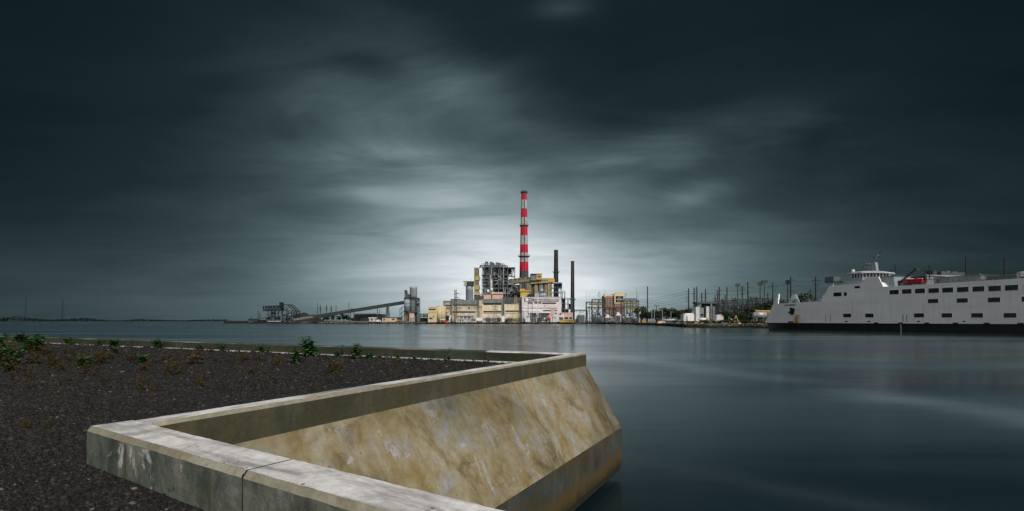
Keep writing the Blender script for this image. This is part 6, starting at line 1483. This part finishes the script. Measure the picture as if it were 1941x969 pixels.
def terminal():
    Y = 262
    root = T('ferry_terminal', 'long shed with a pale sloping roof rising behind the ferry deck', 'building', base_at(1850, Y))
    mb = MB(); mb.prism([(xp(a, Y), zt(c, Y)) for a, c in ((1745, 545), (1760, 521.5), (1800, 522.5), (1941, 526.5), (2060, 530), (2060, 600), (1745, 600))], Y + .5, Y + 30); mb.build('wall', M['greyclad'], root)
    mb = MB(); mb.prism([(xp(a, Y), zt(c, Y)) for a, c in ((1755, 520.8), (1800, 521.8), (1941, 525.6), (2062, 529.2), (2062, 531), (1941, 527.6), (1800, 525.5), (1790, 524), (1755, 522))], Y, Y + 31); mb.build('roof', M['silo'], root)
    root = T('harbour_building', 'dark flat building with roof units beyond the ferry terminal roof', 'building', base_at(1808, 330)); MB().pb(1784, 1830, 516.5, 600, 330, 20).build('wall', M['greydark'], root)
    for x0, x1, y in ((1785, 1792, 514.6), (1794, 1801, 513.8), (1806, 1814, 515)): MB().pb(x0, x1, y, 516.6, 331, 6).build('roof_unit', M['steelmid'], root)
    root = T('rooftop_tower', 'small dark louvred block beside the deckhouse pole', 'building', base_at(1771, 300)); MB().pb(1768, 1776, 512.5, 600, 300, 6).build('wall', M['steel'], root); MB().pb(1767.6, 1776.4, 512, 513, 299.7, 6.6).build('roof', M['steelmid'], root)
terminal()

# ------------------------------------------------------------------ ferry
def ferry():
    u = Vector((.324, -.946, 0)); P0 = Vector((89, 185, 0))
    root = T('ferry', 'large white double-ended car ferry with a black hull band, at the right edge', 'ferry', P0, None, math.atan2(-.946, .324), local=True)
    BEAM = 18.0; LEN = 126.0; ZB = 2.85; ZD = 9.55
    def F(px, py):                        # photo pixel on the near side -> (s, z) in ship coordinates
        a = (px - CX) / 1000; s = (185 * a - 89) / (.324 + .946 * a); Yw = 185 - .946 * s; return s, E - (py - YH) / 1000 * Yw
    def s0(z): return -5.9 + 5.7 * (z - ZB) / 9.9 if z >= ZB else -5.0 + (ZB - z) * .35
    def side(s, z):                       # y of the near side
        q = min(1, max(0, (s - s0(z)) / 24)); q2 = min(1, max(0, (LEN - s0(z) - s) / 24)); q = min(q, q2); return 9 - (3.6 + 5.4 * (1 - (1 - q) ** 2.2))
    m, g, b = newmat('ferry_white_paint')
    tc = g.new('ShaderNodeTexCoord').outputs['Object']; sp = g.new('ShaderNodeSeparateXYZ'); g.nt.links.new(tc, sp.inputs[0])
    n1 = g.noise(g.mapping(tc, (.08, .08, .25)), 1.0, 5, .6); col = g.mix(1.0, (.80, .80, .80), g.ramp(n1, [(.3, .86), (.7, 1.04)]), 'MULTIPLY')
    n2 = g.noise(g.mapping(tc, (1.4, 1.4, .1)), 1.0, 4, .6); col = g.mix(g.m('MULTIPLY', g.ramp(n2, [(.54, 0.0), (.72, 1.0)]), .28), col, (.33, .31, .27))
    # rust weeping from the anchor pocket
    sa, za = F(1507, 598)
    q = g.m('DIVIDE', g.m('SUBTRACT', sp.outputs[0], sa + .3), 1.5); f1 = g.m('EXPONENT', g.m('MULTIPLY', g.m('MULTIPLY', q, q), -1.0))
    f2 = g.m('MULTIPLY', g.ramp(g.m('DIVIDE', sp.outputs[2], 10.0), [(.3, 1.0), (.52, .75), (.6, 0.0)]), f1)
    f2 = g.m('MULTIPLY', f2, g.ramp(g.noise(g.mapping(tc, (.9, .9, .35)), 1.0, 4, .65), [(.32, .25), (.6, 1.0)]), clamp=True)
    col = g.mix(g.m('MULTIPLY', f2, 1.3, clamp=True), col, (.42, .2, .03))
    # plating: faint weld lines
    wv = g.m('ABSOLUTE', g.m('SUBTRACT', g.m('FRACT', g.m('DIVIDE', sp.outputs[0], 6.1)), .5)); ln = g.m('LESS_THAN', wv, .004)
    wz = g.m('ABSOLUTE', g.m('SUBTRACT', g.m('FRACT', g.m('DIVIDE', sp.outputs[2], 2.7)), .5)); ln = g.m('MAXIMUM', ln, g.m('LESS_THAN', wz, .006))
    col = g.mix(g.m('MULTIPLY', ln, .32), col, (.36, .36, .36))
    g.set(b.inputs['Base Color'], col); b.inputs['Roughness'].default_value = .45
    bp = g.new('ShaderNodeBump'); bp.inputs['Strength'].default_value = .15; bp.inputs['Distance'].default_value = .15; g.set(bp.inputs['Height'], g.noise(g.mapping(tc, (.5, .5, .5)), 1.0, 2, .5)); g.set(b.inputs['Normal'], bp.outputs[0])
    M['ferrywhite'] = m
    def shell(zr, name, mt, off=0.0, sA=None, sB=None, smooth=True):
        mb = MB(); ns = 60; rows = []
        for z in zr:
            a, c = s0(z), LEN - s0(z); ring = []
            ts = [a + (c - a) * i / ns for i in range(ns + 1)]
            for s in ts: ring.append((s, side(s, z) - off, z))
            for s in reversed(ts): ring.append((s, 18 - side(s, z) + off, z))
            rows.append(ring)
        k = len(mb.v); n = len(rows[0])
        for r_ in rows: mb.v += r_
        for j in range(len(rows) - 1):
            for i in range(n): i2 = (i + 1) % n; mb.f.append((k + j * n + i, k + j * n + i2, k + (j + 1) * n + i2, k + (j + 1) * n + i))
        mb.f.append(tuple(k + (len(rows) - 1) * n + i for i in range(n)))
        return mb.build(name, mt, root, smooth=False)
    shell([ZB, 5, 7, ZD], 'hull', m)
    shell([-1.5, 0, .62], 'boot_topping', M['boot'], -.15); shell([.62, 1.6, ZB - .14], 'hull_band', M['hullblack'], .0); shell([ZB - .14, ZB + .0], 'rubbing_strake', M['hullblack'], .22)
    # superstructure, full beam
    sA, sB, sC = F(1558, 573.5)[0], F(1577, 541)[0], F(1674, 543)[0]
    zf, zr_ = 14.3, 12.95
    s1, zs1 = F(1577, 541)
    mb = MB(); poly = [(sA - .2, ZD - .02), (LEN - sA, ZD - .02), (LEN - sB, zf), (LEN - sC - 2, zf), (LEN - sC, zr_), (sC, zr_), (sC - 1.2, zf), (sB + .6, zf), (sB - .4, zf - .5)]
    mb.prism(poly, 0.0, BEAM); mb.build('superstructure', m, root)
    # pale raked front edge of the superstructure
    mb = MB(); mb.hexa([(sA - .4, -.03, ZD), (sA + .5, -.03, ZD), (sA + .5, .4, ZD), (sA - .4, .4, ZD), (sB - .9, -.03, zf), (sB + .2, -.03, zf), (sB + .2, .4, zf), (sB - .9, .4, zf)]); mb.build('corner_plate', M['white'], root)
    # bulwark wings at the bow
    for ys, lab in ((1, 'near'), (-1, 'far')):
        z0, z1 = ZD, 13.0; a0, a1 = s0(z0) - .05, s0(z1); mb = MB()
        def yy(s, z): v = side(s, z); return v if ys == 1 else 18 - v
        pts = [(a0, z0), (a1, z1), (a1 + .9, z1), (a1 + 1.7, z0)]
        A = [(s, yy(max(s, s0(z)), z), z) for s, z in pts]; Bq = [(s, y + .5 * ys, z) for s, y, z in A]
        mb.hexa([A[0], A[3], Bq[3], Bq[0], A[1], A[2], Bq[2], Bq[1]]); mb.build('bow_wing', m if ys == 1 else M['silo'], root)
    # railings on the foredeck and sundry deck gear
    mb = MB()
    for k in range(26):
        s = 2.2 + k * .75; y = side(s, ZD) + .2; mb.bar((s, y, ZD), (s, y, ZD + 1.15), .07); y2 = side(s + .75, ZD) + .2
        for z in (.4, .8, 1.15): mb.bar((s, y, ZD + z), (s + .75, y2, ZD + z), .05)
    mb.build('railing', M['steel'], root)
    for s, y, l, w, h, mt in ((6, 7, 1.6, 1.4, 1.4, 'steelmid'), (9, 9, 2.4, 2, 1.1, 'greydark'), (12, 6, 1.2, 1.2, 1.6, 'steelmid'), (15, 8, 2.2, 2, 1.2, 'silo'), (17.5, 7, .8, .8, 2.4, 'offwhite')):
        mb = MB(); mb.box(s - l / 2, s + l / 2, y - w / 2, y + w / 2, ZD, ZD + h * .6); mb.tube((s - l * .3, y, ZD + h * .6), (s + l * .3, y, ZD + h * .6), h * .35, None, 10); mb.build('winch', M[mt], root)
    # windows: thin frames standing off the plating with dark glass set in them
    def win(x0, y0, x1, y1, name='window', fr=True, label=None):
        (sa_, za_), (sb_, zb_) = F(x0, y0), F(x1, y1); ya = side(sa_, za_)
        p = MB(); p.box(sa_, sb_, ya - .012, ya + .2, zb_, za_); o = p.build(name, M['window'], root, label)
        if fr:
            f = MB(); w = .09
            for a in ((sa_ - w, sb_ + w, za_, za_ + w), (sa_ - w, sb_ + w, zb_ - w, zb_), (sa_ - w, sa_, zb_, za_), (sb_, sb_ + w, zb_, za_)): f.box(a[0], a[1], ya - .05, ya + .05, a[2], a[3])
            f.build('frame', M['ferrywhite'], o)
    for x0, x1, yc in ((1686.2, 1703.8, 554), (1710, 1728, 552.7), (1734.5, 1753.4, 551.7), (1760, 1780, 551), (1786, 1807, 550), (1814, 1836, 549), (1843.5, 1866, 548), (1873.5, 1897.5, 547), (1905, 1930, 545.6), (1941, 1968, 544.5)):
        hh = 3.7 + (x0 - 1686) / 250 * 1.0; win(x0, yc - hh, x1, yc + hh)
    for x0, x1, yc in ((1759, 1778.6, 570.8), (1813.6, 1834.6, 569.8), (1872.6, 1896, 568.6), (1936.5, 1960, 567)):
        hh = 3.6 + (x0 - 1759) / 180 * .8; win(x0, yc - hh, x1, yc + hh, label='open dark car deck window')
    for x0, x1, yc in ((1598.3, 1613.5, 598.3), (1640.2, 1656, 598.2), (1732.5, 1751.6, 598), (1784.8, 1805, 598), (1841, 1863.4, 598), (1902.4, 1926.8, 598)):
        hh = 3.4 + (x0 - 1598) / 300 * .9; win(x0, yc - hh, x1, yc + hh, label='open dark lower deck window')
    win(1580, 555, 1595.4, 561.6); win(1599.4, 554.4, 1605.6, 561); win(1620, 542.6, 1629.8, 546.4, 'louvre', False)
    for x in (1604, 1647, 1741, 1827): win(x - 2.6, 608.4, x + 2.6, 610.6, 'freeing_port', False)
    # fender lugs, outflow
    for x in (1661.5, 1708, 1757.5, 1812, 1871, 1935): s, z = F(x, 613.4); MB().box(s - .5, s + .5, -.32, .1, ZB - .1, ZB + .28).build('fender_lug', M['hullblack'], root)
    s, z = F(1708, 614); mb = MB()
    for k in range(6):
        t0, t1 = k / 6, (k + 1) / 6; f = lambda t: (s + .9 * t, -.25 - 1.0 * t, ZB * (1 - t * t) + .02)
        mb.tube(f(t0), f(t1), .09 + .06 * t0, .09 + .06 * t1, 7)
    wm, g2, b2 = newmat('falling_water'); b2.inputs['Base Color'].default_value = (.25, .3, .3, 1); b2.inputs['Roughness'].default_value = .3; b2.inputs['Alpha'].default_value = .55
    mb.build('water_outflow', wm, root)
    # draught marks: two short dotted columns
    for x in (1565, 1711.5, 1718.5, 1574):
        mb = MB()
        for k in range(6): s, z = F(x + (k % 2) * .4, 597.5 + k * 2.2); y = side(s, z); mb.box(s - .12, s + .12, y - .02, y + .02, z - .1, z + .1)
        mb.build('draught_mark', M['lettering'], root)
    # anchor in its pocket
    s, z = F(1499, 590.5); y = side(s, z) - .1; mb = MB()
    mb.bar((s, y - .15, z + 1.2), (s, y - .15, z - .9), .35); mb.bar((s - .95, y - .2, z - .1), (s, y - .2, z - 1.0), .42); mb.bar((s + .95, y - .2, z + .9), (s + .1, y - .2, z - 1.0), .45); mb.bar((s - .5, y - .2, z + 1.2), (s - .1, y - .2, z - .7), .5); mb.bar((s - 1.5, y - .2, z - .2), (s + .1, y - .2, z - .8), .3); mb.box(s - .7, s + .8, y - .25, y + .1, z - .9, z - .3)
    mb.build('anchor', M['core'], root)
    s, z = F(1497.5, 610.3); y = side(s, z); MB().box(s - 1.0, s + 1.0, y - .3, y + .15, ZB - .05, ZB + .55).build('anchor_shelf', M['greydark'], root)
    # name on the bow
    (sa_, za_), (sb_, zb_) = F(1477.2, 580.4), F(1505, 580.4); L = 0
    def tm(v): s_ = sa_ + v.x; zz = za_ + v.y - (za_ - 8.7) * 0; return Vector((s_, side(s_, zz) - .03 - v.z, zz))
    o = text('GRAND REPUBLIC', .80, 'ship_name', M['lettering'], root, tm, 1.0, .015)
    xs = [v.co.x for v in o.data.vertices]; k = (sb_ - sa_) / (max(xs) - min(xs)); x_0 = min(xs)
    for v in o.data.vertices: v.co.x = sa_ + (v.co.x - x_0) * k; v.co.y = side(v.co.x, v.co.z) - .04
    # wheelhouse block
    sc_, yc_ = 31.4, 9.0
    # side supports rising to the bridge (near and far plating)
    t_ = [F(1629, 538.3), F(1643.5, 524.6), F(1665, 524.6), F(1675, 543)]
    for y0, y1 in ((-.004, .35), (BEAM - .35, BEAM + .004)): MB().prism([(t_[0][0], zf - .3), (t_[1][0], t_[1][1]), (t_[2][0], t_[2][1]), (t_[3][0], zr_ - .3)], y0, y1).build('bridge_support', m, root)
    zb = 15.5; zw0, zw1 = 16.3, 17.5
    mb = MB(); mb.slab([(sc_ - 4, 2.8), (sc_ + 4.0, 2.8), (sc_ + 4.0, 15.2), (sc_ - 4, 15.2)], zf - .1, zb - .01); mb.build('bridge_deckhouse', M['silo'], root)
    oct_ = lambda a, c: [(sc_ - a, yc_ - c * .45), (sc_ - a * .5, yc_ - c), (sc_ + a * .5, yc_ - c), (sc_ + a, yc_ - c * .45), (sc_ + a, yc_ + c * .45), (sc_ + a * .5, yc_ + c), (sc_ - a * .5, yc_ + c), (sc_ - a, yc_ + c * .45)]
    MB().slab(oct_(3.6, 5.9), zb, zw0).build('bridge_dado', M['silo'], root); MB().slab(oct_(3.4, 5.6), zw0, zw1).build('bridge_window', M['window'], root)
    o8 = oct_(3.48, 5.72)
    for i in range(8):
        a, c = Vector((*o8[i], 0)), Vector((*o8[(i + 1) % 8], 0)); n = 4
        for k in range(n): q = a.lerp(c, k / n); MB().bar((q.x, q.y, zw0), (q.x, q.y, zw1), .22).build('bridge_mullion', M['offwhite'], root)
    mb = MB(); A8 = oct_(4.5, 7.0); mb.slab(A8, zw1, zw1 + .28); C8 = oct_(2.4, 4.4)
    k = len(mb.v); mb.v += [(x, y, zw1 + .28) for x, y in oct_(4.3, 6.8)] + [(x, y, zw1 + .75) for x, y in C8]
    for i in range(8): mb.f.append((k + i, k + (i + 1) % 8, k + 8 + (i + 1) % 8, k + 8 + i))
    mb.f.append(tuple(range(k + 8, k + 16))); mb.build('bridge_roof', M['silolight'], root)
    # bridge wings
    for y0, y1 in ((.2, 3.2), (14.8, 17.8)):
        MB().box(sc_ - 8.2, sc_ - 4.6, y0, y1, zb - .25, zb).build('bridge_wing_deck', M['steel'], root); MB().box(sc_ - 8.2, sc_ - 5.2, y0, y1, zb, zb + 1.5).build('bridge_wing_cab', M['steelmid'], root)
        for dx in (-8, -5.4): MB().bar((sc_ + dx, y0 + .2, zf - .05), (sc_ + dx, y0 + .2, zb - .2), .2).build('wing_post', M['offwhite'], root)
    # mast, radars, aerials
    mb = MB(); z = zw1 + .7; mb.bar((sc_ + 1.4, 9, z), (sc_ + 1.0, 9, z + 2.6), 1.3, 1.0); mb.path([(sc_ + 1.3, 9, z + 2), (sc_ + .9, 9, z + 3.2), (sc_ + 1.9, 9, z + 4.3), (sc_ + 2.3, 9, z + 5.3)], .2, 7); mb.bar((sc_ - .9, 9, z), (sc_ + 1, 9, z + 2.5), .5); mb.build('mast', M['silo'], root)
    mb = MB(); mb.bar((sc_ + .4, 9, z + 4.2), (sc_ + 3, 9, z + 4.2), .18); mb.bar((sc_ + .8, 8.2, z + 3.4), (sc_ + 2.6, 9.8, z + 3.4), .18); mb.ball((sc_ + 2.3, 9, z + 5.3), .3); mb.ball((sc_ + 2.6, 8.6, z + 4.3), .28); mb.bar((sc_ + 2.3, 9, z + 5.2), (sc_ + 3.0, 9, z + 5.9), .14); mb.build('navigation_light', M['steel'], root)
    mb = MB(); mb.bar((sc_ - 1.6, 8, z + 1.5), (sc_ - 1.6, 10.5, z + 1.5), .3); mb.bar((sc_ - 1.6, 9, z), (sc_ - 1.6, 9, z + 1.5), .25); mb.bar((sc_ - .9, 7.6, z + 2.6), (sc_ - .9, 10, z + 2.6), .25); mb.bar((sc_ - .9, 9, z + 1), (sc_ - .9, 9, z + 2.6), .2); mb.build('radar', M['steelmid'], root)
    mb = MB(); mb.ball((sc_ - 3.4, 6, z + .5), .5); mb.lathe((sc_ - 3.4, 6, z - .4), [(.25, 0), (.25, .6)], 8); mb.build('satellite_dome', M['white'], root)
    for x, y, h in ((sc_ - 4.4, 5, 1.2), (sc_ - 2.6, 11, 2.2), (sc_ + 3.6, 7, 1.6)): MB().tube((x, y, z - .3), (x, y, z - .3 + h), .06, .03, 5).build('aerial', M['steel'], root)
    # upper deck behind the bridge
    for a, c, y0, y1, h, mt in ((38.2, 42.8, 2.5, 9, 2.9, 'silo'), (43.5, 47, 6, 12, 1.9, 'greyclad'), (52, 62, 4, 13, 1.7, 'greyclad'), (63, 69, 5, 12, 1.2, 'greydark'), (72, 80, 5, 12, 1.5, 'silo')):
        mb = MB(); mb.box(a, c, y0, y1, zr_ - .05, zr_ + h); o = mb.build('deckhouse', M[mt], root); MB().box(a + .6, a + 1.3, y0 - .03, y0 + .1, zr_ + .1, zr_ + min(2, h * .8)).build('door', M['greydark'], o); MB().box(a - .2, c + .2, y0 - .2, y1 + .2, zr_ + h, zr_ + h + .12).build('roof', M['steelmid'], o)
    mb = MB()
    for k in range(40):
        s = 43 + k * 1.2
        mb.bar((s, .35, zr_), (s, .35, zr_ + 1.1), .06)
        for z_ in (.4, .75, 1.1): mb.bar((s, .35, zr_ + z_), (s + 1.2, .35, zr_ + z_), .045)
    mb.build('railing', M['steelmid'], root)
    for s, z in ((F(1884, 524)[0] + 3.6, 0), (F(1930, 524)[0] + 2.4, 0)):
        MB().tube((s, 1.8, zr_ + 1.0), (s + 3.0, 1.8, zr_ + 1.0), .62, .62, 16).build('liferaft_canister', M['white'], root, smooth=True)
        mb = MB()
        for d in (.5, 1.5, 2.5): mb.tube((s + d - .06, 1.8, zr_ + 1.0), (s + d + .06, 1.8, zr_ + 1.0), .65, .65, 16)
        mb.bar((s + .4, 1.8, zr_ + .2), (s + 2.6, 1.8, zr_ + .2), .5, .4); mb.build('canister_strap', M['greydark'], root)
    mb = MB(); s = F(1841, 523)[0]; mb.tube((s, 3, zr_), (s, 3, zr_ + 1.5), .18, .18, 8); mb.ball((s, 3, zr_ + 1.6), .42, .42, .35); mb.build('ventilator', M['greydark'], root)
    # boat crane (davit) with its red rescue boat
    s, _ = F(1692, 533); dv = MB(); dv.bar((s + .2, 2.6, zr_), (s + .2, 2.6, zr_ + 1.6), .8); dv.bar((s, 2.6, zr_ + 1.0), (s + 5.0, 1.6, zr_ + 4.2), .4); dv.bar((s + .4, 2.6, zr_ + .6), (s + 2.6, 2.2, zr_ + 3.0), .22); dv.box(s + 4.6, s + 5.5, 1.2, 2.0, zr_ + 3.9, zr_ + 4.4); dv.build('boat_crane', M['steel'], root)
    def lw(p): return P0 + u * p[0] + Vector((.946, .324, 0)) * p[1] + Vector((0, 0, p[2]))
    s1_, _ = F(1705, 534); s2_, _ = F(1745, 534)
    rb = T('rescue_boat', 'bright red open rescue boat sitting on the ferry deck under the crane', 'boat', lw((s1_, 1.6, zr_)), None, math.atan2(-.946, .324), local=True); L = s2_ - s1_
    mb = MB(); ns = 14; rows = []
    for i in range(ns + 1):
        t = i / ns; w = 1.0 * min(1, (t / .35) ** .55 if t < .35 else 1); zt_ = 1.35 + .3 * (1 - t) ** 2.5; zb_ = .3 + .5 * max(0, 1 - t / .3) ** 2
        rows.append([(t * L, -w, zt_), (t * L, -w * .85, (zt_ + zb_) / 2), (t * L, 0, zb_), (t * L, w * .85, (zt_ + zb_) / 2), (t * L, w, zt_), (t * L, w * .7, zt_ - .25), (t * L, 0, zt_ - .3), (t * L, -w * .7, zt_ - .25)])
    k = 0
    for r_ in rows: mb.v += r_
    for i in range(ns):
        for j in range(8): j2 = (j + 1) % 8; mb.f.append((i * 8 + j, (i + 1) * 8 + j, (i + 1) * 8 + j2, i * 8 + j2))
    mb.f.append(tuple(range(7, -1, -1))); mb.f.append(tuple(ns * 8 + j for j in range(8))); mb.build('hull', M['red'], rb)
    for sy in (-1, 1): mb = MB(); mb.path([(L * t, sy * 1.0 * min(1, (t / .35) ** .55 if t < .35 else 1), 1.38 + .3 * (1 - t) ** 2.5) for t in (0.02, .1, .2, .35, .6, .8, 1.0)], .2, 8); mb.build('tube', M['red'], rb)
    mb = MB(); mb.box(L * .96, L * 1.06, -.3, .3, .7, 1.9); mb.box(L * .98, L * 1.03, -.12, .12, .1, .8); mb.build('outboard_motor', M['rubber'], rb); MB().box(L * .55, L * .68, -.35, .35, .9, 1.95).build('console', M['greydark'], rb)
    mb = MB(); mb.box(L * .2, L * .3, -.9, .9, 0.02, .45); mb.box(L * .75, L * .85, -.9, .9, .02, .35); mb.build('cradle', M['steel'], rb)
ferry()


# ------------------------------------------------------------------ small plant lying about on the quay
def clutter():
    r = random.Random(33)
    kinds = []
    for i in range(64):
        px = r.uniform(846, 1060) if i < 44 else r.uniform(1112, 1225); Y = r.uniform(594, 603) if i < 44 else r.uniform(552, 566)
        b = base_at(px, Y); k = i % 5; mt = r.choice(('white', 'offwhite', 'steellight', 'steelmid', 'steel', 'core', 'greydark', 'white'))
        mb = MB()
        if k == 0:      # pipe loop
            h = r.uniform(2, 5); w = r.uniform(1.5, 4); mb.path([b, b + Vector((0, 0, h)), b + Vector((w, 0, h)), b + Vector((w, 0, h * .3)), b + Vector((w * 1.6, 0, h * .3))], .28, 7); n, c = 'pipe_loop', 'bent pipe standing on the quay among the small plant'
        elif k == 1:    # upright drum with a domed top
            q = r.uniform(.7, 1.3); mb.lathe(b, [(q, 0), (q, q * 2), (q * .7, q * 2.6), (q * .15, q * 2.8), (q * .15, q * 3.6)], 12); n, c = 'drum', 'upright domed drum standing on the quay among the small plant'
        elif k == 2:    # stand with cross arm
            h = r.uniform(3, 6); mb.bar(b, b + Vector((0, 0, h)), .3); mb.bar(b + Vector((-1.4, 0, h)), b + Vector((1.4, 0, h)), .25); mb.bar(b + Vector((-1.2, 0, h * .6)), b + Vector((1.2, 0, h * .6)), .2)
            for dx in (-1.3, 0, 1.3): mb.lathe(b + Vector((dx, 0, h)), [(.12, 0), (.3, .4), (.14, .8), (.28, 1.2), (.08, 1.5)], 6)
            n, c = 'insulator_stand', 'post with a crossarm and insulators on the quay among the small plant'
        elif k == 3:    # box on legs with sloping lid
            w, h = r.uniform(1, 2.2), r.uniform(1.2, 2.4); mb.prism([(b.x - w, LZ + .5), (b.x + w, LZ + .5), (b.x + w, LZ + h), (b.x - w, LZ + h + .5)], Y, Y + 1.6)
            for dx in (-.8, .8): mb.bar(b + Vector((dx * w, .3, 0)), b + Vector((dx * w, .3, .5)), .2)
            n, c = 'meter_box', 'low box with sloping lid on the quay among the small plant'
        else:           # pallet stack
            w = r.uniform(1.2, 2.4)
            for j in range(3): mb.box(b.x - w + .1 * j, b.x + w - .15 * j, Y + .05 * j, Y + 1.4, LZ + .02 + j * .5, LZ + .42 + j * .5)
            n, c = 'pallet_stack', 'stack of flat packs on the quay among the small plant'
        if i >= 44: c = c.replace('on the quay among the small plant', 'among the transformers of the substation')
        mb.thing(n, M[mt], c, n.replace('_', ' '), 'small plant on the quay' if i < 44 else 'small plant in the substation')
clutter()

def more_plant():
    # pipe racks and scrub along the quay, more switchgear on the right
    for x0, x1, Y, lab in ((866, 950, 604, 'long dark pipe rack along the quay before the tan and cream halls'), (953, 1060, 601, 'long dark pipe rack along the quay before the pink building')):
        root = T('pipe_rack', lab, 'pipe rack', base_at((x0 + x1) / 2, Y), 'pipe racks on the quay'); n = 12
        for i in range(n + 1): x = x0 + (x1 - x0) * i / n; MB().bar(base_at(x, Y), W(x, 604.5, Y), .35).build('stanchion', M['steelblack'], root)
        for y, rr, mt in ((604.6, .42, 'steelblack'), (606.2, .3, 'steelmid'), (607.8, .36, 'core')): MB().tube(W(x0, y, Y), W(x1, y, Y), rr, rr, 8).build('pipe', M[mt], root)
    r = random.Random(41)
    for i in range(34):
        px = r.uniform(1356, 1462); Y = r.uniform(345, 395); yt = r.uniform(566, 588) - (px - 1356) * .06; b = base_at(px, Y); t = Vector((b.x, b.y, zt(yt, Y))); mb = MB(); mb.bar(b, t, .26)
        for dz in (0, 2.0): mb.bar(t - Vector((1.3, 0, dz + .4)), t + Vector((1.3, 0, -dz - .4)), .18)
        for dx in (-1.2, 1.2): mb.lathe(t + Vector((dx, 0, -.4)), [(.12, 0), (.28, .35), (.12, .7), (.26, 1.0), (.08, 1.4)], 6)
        mb.thing('switchgear_post', M['steelblack'], 'small dark switchgear post among many in the thicket left of the ferry bow', 'post', 'switchgear posts in the thicket')
    for i in range(20):
        px = 1250 + i * 10.4 + r.uniform(-3, 3); k = 0
        while k < len(shore) - 2 and shore[k + 1][0] < px: k += 1
        t = (px - shore[k][0]) / (shore[k + 1][0] - shore[k][0]); Y = shore[k][1] + (shore[k + 1][1] - shore[k][1]) * t + 6 + r.uniform(0, 5)
        tree(r.choice('dgo'), px, YH + (E - LZ) / Y * 1000 - r.uniform(4, 9), Y, 'low dark scrub bush on the edge of the right bank', 'scrub on the right bank', 2.2, i)
more_plant()
